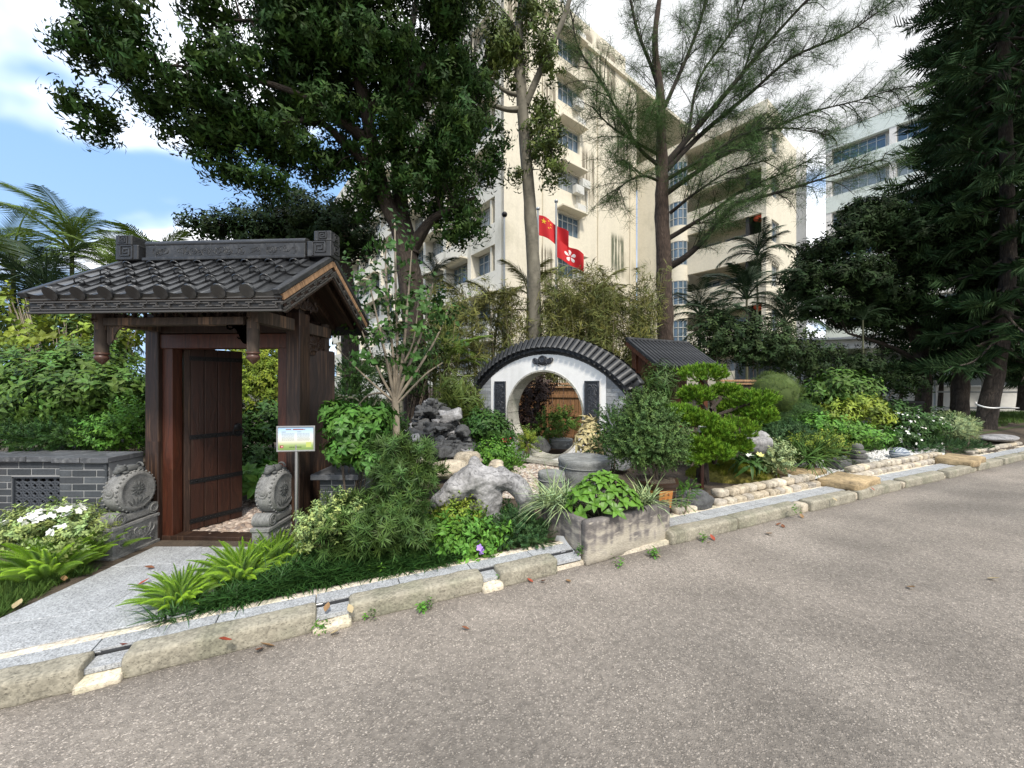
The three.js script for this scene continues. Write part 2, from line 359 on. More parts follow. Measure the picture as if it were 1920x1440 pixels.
// ---------------------------------------------------------------- kerb blocks, drain and granite strip
const kerbSpans = [[-90, 150], [225, 592], [655, 908], [938, 1047], [1260, 1384], [1386, 1505], [1522, 1604], [1612, 1693], [1702, 1772], [1779, 1832], [1837, 1881], [1886, 1925], [1930, 1965]];
const kerbWords = ['cut off by the left edge of the photo', 'long clean one in front of the granite path', 'below the dark ground cover', 'short one ending at the concrete planter', 'stained one just right of the concrete planter',
  'in front of the brown bonsai pot', 'in front of the pale edging stones', 'below the large flat ochre stone', 'below the small stone pagoda', 'below the striped boulder', 'before the second flat ochre stone', 'under the pine with white tape', 'farthest one at the right edge'];
kerbSpans.forEach(([u0, u1], i) => {
  const s0 = sOfU(u0), s1 = sOfU(u1), L = s1 - s0, c = kerb((s0 + s1) / 2, 0.074 + (i % 3) * 0.006, 0.056);
  const m = mesh('kerb_block', stone(L, 0.135, 0.16, 0.022, 0.006, 9, i + 3, [Math.ceil(L / 0.03), 7, 7]), M.concrete);
  m.position.copy(c); m.rotation.y = KROT + (i % 2 ? 0.012 : -0.01);
  tag(m, `weathered concrete kerb block, ${kerbWords[i]}`, 'kerb', 'kerb blocks along the road');
});
{ // broken cement in the kerb gaps
  for (const [u0, u1, word] of [[150, 225, 'first gap from the left'], [592, 655, 'second gap from the left'], [908, 938, 'gap left of the short kerb block']]) {
    const s0 = sOfU(u0), s1 = sOfU(u1), m = mesh('cement_pad', stone(s1 - s0 + 0.03, 0.05, 0.13, 0.008, 0.012, 7, u0, [12, 3, 7]), texMat(T.concrete, 0.95, 0.006, { color: lin(1.7, 1.6, 1.5) }), scene, kerb((s0 + s1) / 2, 0.03, 0.018)); m.rotation.y = KROT; m.rotation.x = 0.12; tag(m, `broken cream cement pad in the ${word}`, 'cement pad');
  }
}
{ // stones that plug the gaps further along
  for (const [u, w, h, word] of [[1513, 0.13, 0.12, 'white rough stone plugging the kerb gap near the bonsai pot'], [1608, 0.1, 0.11, 'cream stone in the kerb gap beside the flat ochre stone'], [1698, 0.1, 0.1, 'cream stone in the kerb gap below the pagoda']]) {
    const m = mesh('gap_stone', stone(w, h, 0.14, 0.03, 0.012, 8, u, [4, 4, 4]), M.creamRock, scene, kerb(sOfU(u), 0.08, 0.05)); m.rotation.y = KROT; tag(m, word, 'stone');
  }
}
{
  const sP0 = sOfU(1098), sP1 = sOfU(1262);
  const bed = mesh('kerb_strip', boxUV(new THREE.BoxGeometry(40, 0.06, 0.36).translate(14, 0.0, -0.02)), M.paleStone); bed.userData.kind = 'structure';
  bed.position.copy(kerb(0, 0.20, 0.008)); bed.rotation.y = KROT;
  const bedAt = (s, t, y) => [s, y - 0.008, -(t - 0.20)];
  for (let s = -4.2, k = 0; s < sP0 - 0.02; k++) {            // near granite strip in single slabs
    const L = Math.min(0.56, sP0 - 0.02 - s);
    mesh('slab', box(L - 0.006, 0.06, 0.122, 0, 0, 0, 0.003), M.granite, bed, bedAt(s + L / 2, 0.231, 0.075));
    mesh('slab', box(L - 0.006, 0.03, 0.115, 0, 0, 0, 0.003), M.granite, bed, bedAt(s + L / 2, 0.092, 0.066));
    s += L;
  }
  for (let s = sP1 + 0.02, k = 0; s < 17; k++) {               // two rows beyond the planter
    const L = 0.6;
    mesh('slab', box(L - 0.006, 0.06, 0.104, 0, 0, 0, 0.003), M.granite, bed, bedAt(s + L / 2, 0.222, 0.07 + 0.002 * (k % 2)));
    mesh('slab', box(L - 0.006, 0.06, 0.104, 0, 0, 0, 0.003), M.granite, bed, bedAt(s + L / 2 + 0.2, 0.332, 0.072 + 0.002 * (k % 3)));
    s += L;
  }
  const slot = mesh('drain_slot', [box(sP0 + 4.2, 0.016, 0.022, (sP0 - 4.2) / 2, 0, 0, 0)], std([0.06, 0.062, 0.066], 0.5, { metalness: 0.6 }), bed, bedAt(0, 0.163, 0.084));
  for (let s = -3.9; s < sP0; s += 0.28) mesh('drain_bracket', box(0.05, 0.014, 0.02, 0, 0, 0, 0.003), M.steel, bed, bedAt(s, 0.163, 0.094));
  { // rough cement edging behind the granite
    const g = new THREE.BoxGeometry(sP0 + 4.2, 0.05, 0.085, 240, 1, 3), p = g.attributes.position;
    for (let i = 0; i < p.count; i++) { const z = p.getZ(i); if (z < -0.03) p.setZ(i, z + 0.018 * noise3(p.getX(i) * 5, 2, 1) + 0.012 * noise3(p.getX(i) * 17, 2, 4)); p.setY(i, p.getY(i) + 0.005 * noise3(p.getX(i) * 9, z * 30, 6)); }
    mesh('cement_edge', boxUV(smoothed(g)), texMat(T.concrete, 0.95, 0.006, { color: lin(1.9, 1.78, 1.75) }), bed, [(sP0 - 4.2) / 2, 0.074 - 0.008, -(0.336 - 0.20)]);
  }
  const sR = 4.5; // pale cement bed behind the far granite
  const g = new THREE.BoxGeometry(15, 0.05, 0.12, 200, 1, 3), p = g.attributes.position;
  for (let i = 0; i < p.count; i++) p.setY(i, p.getY(i) + 0.006 * noise3(p.getX(i) * 7, p.getZ(i) * 20, 6));
  mesh('cement_edge', boxUV(smoothed(g)), M.paleStone, bed, [sP1 + 7.5, 0.06, -(0.45 - 0.20)]);
}

// ---------------------------------------------------------------- path of granite slabs to the gate
{
  const path = mesh('garden_path', box(0.1, 0.02, 0.1, 0, 0, 0, 0), M.granite, scene, [-2.7, 0.06, -3.0]); path.userData.kind = 'structure';
  // outline of the path on the ground, cut into courses
  const A = onPlane(290, 1026, 0.1), B = onPlane(470, 1026, 0.1);
  const L0 = kerb(sOfU(-420), 0.37), R0 = kerb(sOfU(322) , 0.37);
  const rows = 4, cols = 2, gap = 0.004;
  for (let i = 0; i < rows; i++) for (let j = 0; j < cols; j++) {
    const q = (a, b) => { const l = L0.clone().lerp(A, a), r = R0.clone().lerp(B, a); return l.lerp(r, b); };
    const c = [q(i / rows, j / cols), q(i / rows, (j + 1) / cols), q((i + 1) / rows, (j + 1) / cols), q((i + 1) / rows, j / cols)];
    const m = c.reduce((s, p) => s.add(p), V(0, 0, 0)).multiplyScalar(0.25);
    const sh = new THREE.Shape(c.map((p) => { const d = p.clone().sub(m); d.multiplyScalar(1 - gap / d.length()); return new THREE.Vector2(d.x, -d.z); }));
    const g = boxUV(new THREE.ExtrudeGeometry(sh, { depth: 0.03, bevelEnabled: true, bevelSize: 0.003, bevelThickness: 0.003, bevelSegments: 1 }).rotateX(-Math.PI / 2), 1, i * 0.7, j * 0.4);
    mesh('slab', g, M.granite, path, [m.x + 2.7, 0.012 + 0.002 * ((i + j) % 2), m.z + 3.0]);
  }
}
function onPlane(u, v, h) { return at(u, v, FPX * (EYE - h) / (v - 720)); }

// ---------------------------------------------------------------- far buildings
const faceOf = (x, z, dx, dz) => { const th = Math.atan2(-dz, dx), nx = Math.sin(th), nz = Math.cos(th); return { th, P: (a, y, o = 0) => V(x + dx * a + nx * o, y, z + dz * a + nz * o) }; };
function facePart(name, geo, mat, face, a, y, o, parent) { const m = mesh(name, geo, mat, parent, face.P(a, y, o)); m.rotation.y = face.th; return m; }
const winCache = {};
function windowAt(face, parent, a, y, w, h, n, o = 0, mat = M.frame) { // centre a, sill y
  const key = [w, h, n].join();
  if (!winCache[key]) {
    const f = [box(w, 0.07, 0.09, 0, 0.035, 0, 0), box(w, 0.07, 0.09, 0, h - 0.035, 0, 0), box(w - 0.1, 0.05, 0.07, 0, h * 0.68, 0, 0)];
    for (let i = 0; i <= n; i++) f.push(box(0.06, h - 0.14, 0.08, -w / 2 + 0.03 + (w - 0.06) * i / n, h / 2, 0, 0));
    winCache[key] = [merge(f), box(w - 0.08, h - 0.1, 0.02, 0, h / 2, -0.03, 0)];
  }
  const m = facePart('window', winCache[key][0], M.frame, face, a, y, o, parent);
  const cur = Math.floor(Math.abs(a * 7.3 + y * 3.1)) % 3;
  mesh('pane', winCache[key][1], cur ? M.winGlass : M.winGlass2, m);
  return m;
}
M.frame = std([0.42, 0.43, 0.42], 0.5, { metalness: 0.3 });
M.winGlass = std([0.10, 0.15, 0.20], 0.04, { metalness: 0.25 });
M.winGlass2 = std([0.26, 0.29, 0.30], 0.08, { metalness: 0.1 });
const acGeo = merge([box(0.85, 0.6, 0.4, 0, 0.3, 0, 0.02), xf(new THREE.CylinderGeometry(0.22, 0.22, 0.03, 16).rotateX(Math.PI / 2), { p: [-0.12, 0.3, 0.21] })]);
M.ac = std([0.55, 0.55, 0.52], 0.6);
{
  const b = thing('school_building', 'tall cream school block with stained plaster, ribbon windows and deep balconies', 'building', [0, 0, 0]);
  const C = [-0.52, -24.7], E1 = [0.785, -0.62], E2 = [0.62, 0.785];
  const H1 = 29.4, ST = 3.2, y0 = 2.75;
  const endF = faceOf(...C, ...E1), leftF = faceOf(C[0] - E2[0] * 44, C[1] - E2[1] * 44, ...E2);
  // end face: wall with real window openings in one column
  const sh = new THREE.Shape(); sh.moveTo(0, 0); sh.lineTo(14.6, 0); sh.lineTo(14.6, H1 - 1.2); sh.lineTo(13, H1 - 1.2); sh.lineTo(13, H1); sh.lineTo(0, H1); sh.closePath();
  const wins = [];
  for (let k = 0; k < 8; k++) wins.push([6.05, y0 + k * ST + 0.25, 2.3, 1.5]);
  for (const [a, y, w, h] of wins) { const p = new THREE.Path(); p.moveTo(a - w / 2, y); p.lineTo(a - w / 2, y + h); p.lineTo(a + w / 2, y + h); p.lineTo(a + w / 2, y); p.closePath(); sh.holes.push(p); }
  facePart('wall', boxUV(new THREE.ExtrudeGeometry(sh, { depth: 0.3, bevelEnabled: false })), M.cream, endF, 0, 0, -0.3, b);
  facePart('wall', boxUV(new THREE.BoxGeometry(14.2, H1 - 2, 0.2).translate(7.2, H1 / 2 - 1, 0)), M.cream, endF, 0, 0, -1.6, b);
  wins.forEach(([a, y, w, h], k) => {
    windowAt(endF, b, a, y, w, h, 4, -0.18);
    facePart('canopy', box(2.7, 0.14, 0.75, 0, 0, 0, 0.02), M.cream, endF, a, y + h + 0.2, 0.36, b);
    if (k > 1) { const q = facePart('air_conditioner', acGeo, M.ac, endF, a + 0.65 + 0.2 * (k % 2), y + (k % 2 ? 1.75 : -0.1), 0.34, b); if (k === 4) { facePart('air_conditioner', acGeo, M.ac, endF, a + 1.35, y + 0.55, 0.34, b); facePart('pipe', limb([V(0, 0, 0), V(0.1, -1.2, 0), V(0.6, -1.7, 0), V(1.1, -1.4, 0), V(1.15, 0.4, 0)], [0.035], 6, 0), M.ac, endF, a + 0.7, y + 0.2, 0.12, b); } }
  });
  // rain stains that run down the end wall
  const stainTex = texPair(256, [1, 1], (u, v) => { const k = sstep(0.35, 0.75, pnoise(u * 22, v * 1.6, 22, 7) * 0.7 + 0.5 * pfbm(u, v, 6, 3, 4)) * sstep(0, 0.12, u) * sstep(1, 0.88, u) * sstep(0.0, 0.45, v) * sstep(1.0, 0.8, v); return [0, 0, 0, k * 0.8]; });
  const stainMat = (c) => new THREE.MeshStandardMaterial({ color: lin(...c), alphaMap: stainTex.bump, transparent: true, roughness: 1, side: THREE.DoubleSide, depthWrite: false });
  const green = stainMat([0.13, 0.15, 0.10]), grey = stainMat([0.24, 0.21, 0.16]);
  for (const [a, y, w, h, m] of [[11.9, 12.2, 1.9, 4.2, green], [9.0, 26.9, 6.0, 4.8, grey], [8.2, 17.5, 1.6, 5, grey], [4.0, 20.5, 1.5, 6, grey], [1.2, 24.5, 2.0, 9, grey], [3.8, 9.5, 1.2, 4, grey], [12.6, 22, 1.8, 7, grey]]) facePart('stain', new THREE.PlaneGeometry(w, h), m, endF, a, y, 0.006, b);
  for (const a of [3.4, 9.3, 13.6]) facePart('drain_pipe', rod(V(0, 0, 0), V(0, H1 - 1.5, 0), 0.055, 8), M.cream, endF, a, 0, 0.08, b);
  // left facade: spandrels, piers and recessed ribbon windows
  facePart('wall', boxUV(new THREE.BoxGeometry(44, H1, 0.3).translate(22, H1 / 2, 0)), M.creamShade ?? M.cream, leftF, 0, 0, -1.1, b);
  const sp = [];
  for (let k = 0; k <= 8; k++) { const yb = k ? y0 + (k - 1) * ST + 1.75 : 0, yt = k === 8 ? H1 : y0 + k * ST; if (yt > yb) sp.push(boxUV(new THREE.BoxGeometry(44, yt - yb, 0.65).translate(22, (yt + yb) / 2, 0))); }
  facePart('spandrel', sp, M.leftWall, leftF, 0, 0, -0.33, b);
  for (let j = 0; j < 12; j++) {
    const a = 44 - 0.5 - j * 3.7;
    facePart('pier', boxUV(new THREE.BoxGeometry(j ? 0.45 : 1.0, H1 - 0.2, 0.7).translate(0, H1 / 2, 0)), M.leftWall, leftF, a, 0, -0.35, b);
    if (j < 9) for (let k = 0; k < 8; k++) {
      windowAt(leftF, b, a - 1.9, y0 + k * ST + 0.02, 3.2, 1.7, 5, -0.75);
      if ((j * 3 + k * 5) % 4 < 2) facePart('sunshade', box(3.3, 0.1, 0.7, 0, 0, 0, 0.01), M.cream, leftF, a - 1.9, y0 + k * ST + 1.7, 0.3, b);
      if ((j * 7 + k * 3) % 5 === 0) facePart('air_conditioner', acGeo, M.ac, leftF, a - 1.2, y0 + k * ST + 1.85, 0.25, b);
    }
  }
  facePart('roof', box(30, 0.3, 44.5, 15, 0, -22, 0), M.cream, faceOf(C[0], C[1], ...E1), 0, H1 - 1.7, 0, b);
  // wing with open galleries
  const W0 = [10.96, -33.6], wF = faceOf(...W0, ...E2), HW = 20.2, q1 = 9.9;
  const W1 = [W0[0] + E2[0] * q1, W0[1] + E2[1] * q1], e2F = faceOf(...W1, ...E1);
  facePart('wall', boxUV(new THREE.BoxGeometry(4.3, HW, 0.4).translate(2.15, HW / 2, 0)), M.cream, wF, 0, 0, -0.2, b);
  facePart('back_wall', boxUV(new THREE.BoxGeometry(q1, HW, 0.3).translate(q1 / 2, HW / 2, 0)), M.cream, wF, 0, 0, -2.6, b);
  const par = [3.0 - 0.45, 5.7, 8.8, 11.9, 15.0, 18.1];
  for (const y of par) {
    facePart('parapet', boxUV(new THREE.BoxGeometry(q1 - 4.3, 1.75, 0.28).translate((q1 + 4.3) / 2, 0, 0)), M.cream, wF, 0, y - 0.875, -0.14, b);
    facePart('floor_slab', box(q1 - 4.4, 0.16, 2.2, (q1 + 4.2) / 2, 0, 0, 0), M.cream, wF, 0, y - 1.4, -1.4, b);
    windowAt(wF, b, 7.6, y - 0.1, 2.6, 1.1, 4, -2.38); windowAt(wF, b, 5.3, y - 0.1, 1.3, 1.1, 2, -2.38);
    facePart('door', box(0.9, 2.2, 0.06, 0, 0, 0, 0.01), std([0.32, 0.2, 0.12], 0.6), wF, 9.2, y - 0.2, -2.4, b);
  }
  facePart('roof', box(q1 + 0.3, 0.9, 3.0, q1 / 2, 0, 0, 0.02), M.cream, wF, 0, HW, -1.3, b);
  // stacked bay windows beside the galleries
  for (let k = 0; k < 6; k++) {
    const y = 1.6 + k * 3.1;
    const bay = facePart('bay_window', new THREE.CylinderGeometry(0.75, 0.75, 1.9, 12, 1, true, -1.4, 2.8).translate(0, 0.95, 0), M.winGlass, wF, 3.7, y, -0.1, b);
    const fr = [];
    for (let i = 0; i <= 6; i++) { const t = -1.4 + 2.8 * i / 6; fr.push(box(0.06, 1.9, 0.06, Math.sin(t) * 0.76, 0.95, Math.cos(t) * 0.76, 0)); }
    for (const yy of [0.03, 0.6, 1.3, 1.87]) fr.push(new THREE.TorusGeometry(0.76, 0.035, 4, 16, 2.8).rotateX(Math.PI / 2).rotateY(1.4 - Math.PI / 2).translate(0, yy, 0));
    mesh('frame', fr, M.frame, bay);
    facePart('bay_apron', new THREE.CylinderGeometry(0.8, 0.8, 1.2, 14, 1, false).translate(0, 0.6, 0), M.cream, wF, 3.7, y - 1.2, -0.1, b);
  }
  // end of the wing
  const es = new THREE.Shape(); es.moveTo(0, 0); es.lineTo(6.2, 0); es.lineTo(6.2, HW - 0.5); es.lineTo(0, HW - 0.5); es.closePath();
  for (const y of par) { const p = new THREE.Path(); p.moveTo(1.0, y - 0.4); p.lineTo(1.0, y + 1.1); p.lineTo(2.7, y + 1.1); p.lineTo(2.7, y - 0.4); p.closePath(); es.holes.push(p); }
  facePart('wall', boxUV(new THREE.ExtrudeGeometry(es, { depth: 0.28, bevelEnabled: false })), M.cream, e2F, 0, 0, -0.28, b);
  facePart('back_wall', boxUV(new THREE.BoxGeometry(6, HW - 1, 0.2).translate(3.1, HW / 2, 0)), M.dark, e2F, 0, 0, -1.2, b);
  for (const y of par) windowAt(e2F, b, 1.85, y - 0.4, 1.7, 1.5, 3, -0.16);
  // red paper lanterns hung at the gallery ends
  for (const [y, w] of [[13.2, 'upper'], [7.0, 'lower']]) {
    const p = wF.P(9.3, y, -0.75);
    const l = mesh('red_lantern', [lathe([[0.02, -0.3], [0.2, -0.28], [0.4, -0.12], [0.44, 0], [0.4, 0.12], [0.2, 0.28], [0.02, 0.3]], 14), rod(V(0, 0.3, 0), V(0, 0.75, 0), 0.015)], std([0.75, 0.13, 0.06], 0.7), scene, p);
    tag(l, `round red paper lantern hanging in the ${w} balcony of the cream building`, 'lantern', 'balcony lanterns');
  }
}
{ // white block with mint bands further right
  const b = thing('mint_building', 'white and mint green block with long window bands behind the right trees', 'building', [0, 0, 0]);
  const E2 = [0.62, 0.785], E1 = [0.785, -0.62], d0 = 42, c = [(1548 - 960) / 720 * d0, -d0], f = faceOf(...c, ...E2), H = 29;
  facePart('wall', boxUV(new THREE.BoxGeometry(26, H, 0.3).translate(13, H / 2, 0)), M.whiteWall, f, 0, 0, -0.9, b);
  for (let k = 0; k < 8; k++) {
    const y = 1.5 + k * 3.4;
    facePart('band', boxUV(new THREE.BoxGeometry(26, 1.7, 0.5).translate(13, 0.85, 0)), k % 2 || k > 5 ? M.mint : M.whiteWall, f, 0, y + 1.7, -0.25, b);
    for (let j = 0; j < 5; j++) { windowAt(f, b, 2.6 + j * 5, y + 0.05, 4.2, 1.6, 6, -0.65); facePart('pier', boxUV(new THREE.BoxGeometry(0.5, 1.7, 0.5).translate(0, 0.85, 0)), M.whiteWall, f, 0.25 + j * 5, y, -0.3, b); }
  }
  const s = faceOf(c[0] - 6.5, c[1] - 4, 1, 0);
  facePart('side_wall', boxUV(new THREE.BoxGeometry(7.4, H + 1.5, 3).translate(3.4, H / 2, 0)), M.whiteWall, s, 0, 0, -1, b);
  for (let k = 0; k < 7; k++) windowAt(s, b, 1.9, 3 + k * 3.4, 1.3, 1.6, 2, 0.55);
  facePart('roof', box(26.4, 0.4, 10, 13, 0, -5, 0), M.whiteWall, f, 0, H, 0, b);
}
// ---------------------------------------------------------------- entrance gate
// raised key-fret bars along x, unit u, in a strip of height h
function fret(L, h, u = 0.12, t = 0.011, d = 0.014) {
  const g = [box(L, t, d, 0, h / 2 - t / 2, 0, 0), box(L, t, d, 0, -h / 2 + t / 2, 0, 0)], n = Math.floor(L / u);
  for (let i = 0; i < n; i++) {
    const x = -L / 2 + (i + 0.5) * (L / n), w = L / n, up = i % 2 ? 1 : -1;
    g.push(box(w * 0.8, t, d, x, up * h * 0.16, 0, 0), box(w * 0.8, t, d, x + w * 0.5, -up * h * 0.16, 0, 0), box(t, h * 0.34, d, x - w * 0.36 * up, up * h * 0.32, 0, 0), box(t, h * 0.34, d, x + w * 0.36, 0, 0, 0));
  }
  return merge(g);
}
function spiral(cx, cy, s, t = 0.02, d = 0.02, dir = 1) { // a square spiral of raised bars
  const g = [], P = [[-1, -1], [-1, 1], [1, 1], [1, -0.55], [-0.5, -0.55], [-0.5, 0.5], [0.5, 0.5], [0.5, -0.1], [0, -0.1]];
  for (let i = 0; i + 1 < P.length; i++) {
    const a = P[i].map((q) => q * s / 2), b = P[i + 1].map((q) => q * s / 2), w = Math.abs(a[0] - b[0]) + t, h = Math.abs(a[1] - b[1]) + t;
    g.push(box(w, h, d, dir * (a[0] + b[0]) / 2 + cx, (a[1] + b[1]) / 2 + cy, 0, 0.003));
  }
  return merge(g);
}
function arcTube(cx, cy, r, a0, a1, t, z = 0, shrink = 1) { // a curl of tube in the xy plane
  const pts = []; for (let i = 0; i <= 10; i++) { const a = mix(a0, a1, i / 10), q = mix(r, r * shrink, i / 10); pts.push(V(cx + Math.cos(a) * q, cy + Math.sin(a) * q, z)); }
  return limb(pts, [t, t * 0.75], 5, 0);
}
function scrollwork(w, h, seed, t = 0.008) { // carved relief of curls
  const r = rngOf(seed), g = [];
  const n = Math.max(6, Math.round(w * h / 0.0022));
  for (let i = 0; i < Math.min(60, n); i++) {
    const q = 0.022 + r() * 0.03, x = (r() - 0.5) * (w - 2 * q), y = (r() - 0.5) * (h - 2 * q), a = r() * 6.3;
    g.push(arcTube(x, y, q, a, a + (r() < 0.5 ? 5 : -5), t, 0, 0.3));
  }
  return merge(g);
}
M.blackwood = std([0.012, 0.012, 0.012], 0.6); M.fretwood = std([0.060, 0.056, 0.052], 0.55);
M.finial = std([0.085, 0.04, 0.028], 0.4);
{
  const g = thing('gate_pavilion', 'dark timber entrance gate with tiled roof, fret fascia and open doors', 'gate', [-2.77, 0.08, -3.75], -0.055);
  for (const sx of [-1, 1]) {
    mesh('column', box(0.135, 2.2, 0.17, 0, 1.1, 0, 0.01), M.darkwood, g, [sx * 0.705, 0, 0]);
    mesh('jamb', box(0.105, 1.9, 0.11, 0, 0.95, 0, 0.006), M.redwood, g, [sx * 0.583, 0, -0.01]);
    mesh('side_beam', box(0.09, 0.11, 1.15, 0, 0, 0, 0.006), M.greywood, g, [sx * 0.68, 2.08, 0]);
    for (const sz of [1, -1]) {
      const p = mesh('hanging_post', boxUV(new THREE.CylinderGeometry(0.046, 0.046, 0.4, 10)), M.greywood, g, [sx * 0.665, 1.975, sz * 0.545]);
      mesh('finial', lathe([[0.002, -0.078], [0.012, -0.07], [0.03, -0.052], [0.048, -0.03], [0.05, -0.012], [0.042, 0.0], [0.038, 0.004], [0.052, 0.01], [0.052, 0.022], [0.034, 0.026]], 12), M.finial, p, [0, -0.215, 0]);
      const bs = new THREE.Shape(); bs.moveTo(0, 0.07); bs.lineTo(0.22, 0.07); bs.quadraticCurveTo(0.20, 0.02, 0.12, 0.005); bs.quadraticCurveTo(0.07, -0.02, 0.055, -0.08); bs.quadraticCurveTo(0.03, -0.14, 0, -0.14); bs.closePath();
      const br = [new THREE.ExtrudeGeometry(bs, { depth: 0.012, bevelEnabled: false }).translate(0, 0, -0.006), arcTube(0.05, 0, 0.045, 0.5, 5.4, 0.009, 0, 0.4), arcTube(0.14, 0.015, 0.035, -2.6, 2.4, 0.008, 0, 0.4), arcTube(0.06, -0.075, 0.035, 1.2, 6, 0.008, 0, 0.4), box(0.22, 0.02, 0.02, 0.11, 0.06, 0), box(0.02, 0.2, 0.02, 0.005, -0.03, 0)];
      if (sz < 0) continue;
      mesh('bracket', xf(merge(br), { s: [-sx, 1, 1] }), M.greywood, g, [sx * (0.665 - 0.06), 1.99, sz * 0.545]);
      mesh('eave_bracket', xf(merge([arcTube(0, 0, 0.12, 3.3, 4.7, 0.02), box(0.03, 0.13, 0.03, -0.12, 0.06, 0)]), { r: [0, sz > 0 ? -Math.PI / 2 : Math.PI / 2, 0] }), M.greywood, g, [sx * 0.665, 2.17, sz * 0.62]);
    }
    mesh('side_panel', [box(0.02, 0.22, 0.42, 0, 0, 0, 0), xf(scrollwork(0.4, 0.2, 3, 0.01), { r: [0, Math.PI / 2, 0], p: [sx * 0.012, 0, 0] })], M.darkwood, g, [sx * 0.68, 1.93, -0.29]);
    // little post and carved block under the gable
    mesh('gable_post', box(0.09, 0.5, 0.09, 0, 0, 0, 0.01), M.darkwood, g, [sx * 0.70, 2.38, 0]);
    mesh('gable_carving', xf(scrollwork(0.5, 0.16, 7 + sx, 0.012), { r: [0, Math.PI / 2, 0] }), M.darkwood, g, [sx * 0.76, 2.3, 0]);
  }
  mesh('lintel', box(1.28, 0.14, 0.13, 0, 0, 0, 0.006), M.redwood, g, [0, 1.933, 0.0]);
  mesh('upper_beam', box(1.28, 0.16, 0.12, 0, 0, 0, 0.006), M.darkwood, g, [0, 2.09, 0]);
  for (const sz of [1, -1]) {
    mesh('front_beam', box(1.22, 0.065, 0.08, 0, 0, 0, 0.006), M.greywood, g, [0, 2.04, sz * 0.545]);
    const lat = [box(1.22, 0.025, 0.03, 0, 0.06, 0, 0)];
    for (let i = -6; i <= 6; i++) lat.push(box(0.016, 0.12, 0.02, i * 0.092, 0, 0, 0));
    for (let i = -3; i <= 3; i++) lat.push(arcTube(i * 0.18, -0.0, 0.045, 0, 6, 0.007));
    mesh('openwork', lat, M.darkwood, g, [0, 2.135, sz * 0.545]);
  }
  mesh('threshold', box(1.28, 0.05, 0.14, 0, 0.02, 0, 0.006), M.darkwood, g, [0, 0, -0.02]);
  // roof: sloping boards, rafters, then every tile
  const rise = 0.50, run = 0.765, sl = Math.atan2(rise, run), len = Math.hypot(rise, run), RW = 2.06;
  const boards = [], ridgeY = 2.70;
  for (const s of [1, -1]) boards.push(xf(box(RW, 0.03, len, 0, -0.02, len / 2, 0), { r: [s > 0 ? sl : -sl, s > 0 ? 0 : Math.PI, 0] }));
  // second slope is the first one turned about the ridge
  const b1 = xf(box(RW, 0.03, len, 0, -0.025, len / 2, 0), { r: [sl, 0, 0] }), b2 = b1.clone().rotateY(Math.PI);
  const roof = mesh('roof', merge([b1, b2]), M.darkwood, g, [0, ridgeY, 0]);
  for (const s of [0, 1]) for (let i = 0; i < 9; i++) mesh('rafter', xf(xf(box(0.045, 0.06, len - 0.06, 0, -0.075, len / 2, 0.004), { r: [sl, 0, 0] }), { r: [0, s * Math.PI, 0] }), M.darkwood, roof, [-0.92 + i * 0.23, 0, 0]);
  const NP = 9, pw = RW / NP, NR = 4, tl = len / NR;
  const panGeo = (drop) => { // a concave tile, lower edge thick
    const g = [], n = 8, th = 0.014, pos = [], idx = [];
    const L = tl * 1.18;
    for (let k = 0; k < 2; k++) for (let i = 0; i <= n; i++) { const x = (i / n - 0.5) * pw * 0.98, y = 0.035 * Math.pow(Math.abs(i / n - 0.5) * 2, 2); pos.push(x, y + (k ? 0.018 : 0), k ? tl : tl - L); }
    for (let k = 0; k < 2; k++) for (let i = 0; i <= n; i++) { const x = (i / n - 0.5) * pw * 0.98, y = 0.035 * Math.pow(Math.abs(i / n - 0.5) * 2, 2); pos.push(x, y + (k ? 0.018 : 0) - (k ? (drop ? 0.04 : 0.011) : th), k ? tl : tl - L); }
    const q = n + 1;
    for (let i = 0; i < n; i++) { idx.push(i, i + q, i + 1, i + 1, i + q, i + q + 1); const o = 2 * q; idx.push(o + i, o + i + 1, o + i + q, o + i + 1, o + i + q + 1, o + i + q); idx.push(q + i, 3 * q + i, q + i + 1, q + i + 1, 3 * q + i, 3 * q + i + 1); }
    const G = new THREE.BufferGeometry(); G.setAttribute('position', new THREE.Float32BufferAttribute(pos, 3)); G.setIndex(idx);
    const nn = G.toNonIndexed(); nn.computeVertexNormals(); return boxUV(nn);
  };
  const capGeo = (end) => {
    const L = tl * 1.05, parts = [xf(new THREE.CylinderGeometry(0.040, 0.046, L, 12, 1, false, -Math.PI / 2, Math.PI), { r: [Math.PI / 2, 0, 0], p: [0, 0.018, tl - L / 2] }), xf(new THREE.TorusGeometry(0.044, 0.005, 5, 10, Math.PI), { p: [0, 0.026, tl - 0.008] })];
    parts[0] = xf(new THREE.CylinderGeometry(0.054, 0.046, L, 14, 1, false, -Math.PI / 2, Math.PI).rotateX(Math.PI / 2), { p: [0, 0.026, tl - L / 2] });
    if (end) parts.push(xf(new THREE.CylinderGeometry(0.055, 0.052, 0.03, 18).rotateX(Math.PI / 2), { p: [0, 0.018, tl - 0.004] }));
    return boxUV(merge(parts));
  };
  const pans = [panGeo(false), panGeo(true)], caps = [capGeo(false), capGeo(true)];
  const Q = [new THREE.Quaternion().setFromEuler(new THREE.Euler(sl, 0, 0)), new THREE.Quaternion().setFromAxisAngle(V(0, 1, 0), Math.PI).multiply(new THREE.Quaternion().setFromEuler(new THREE.Euler(sl, 0, 0)))];
  const rr = rngOf(5);
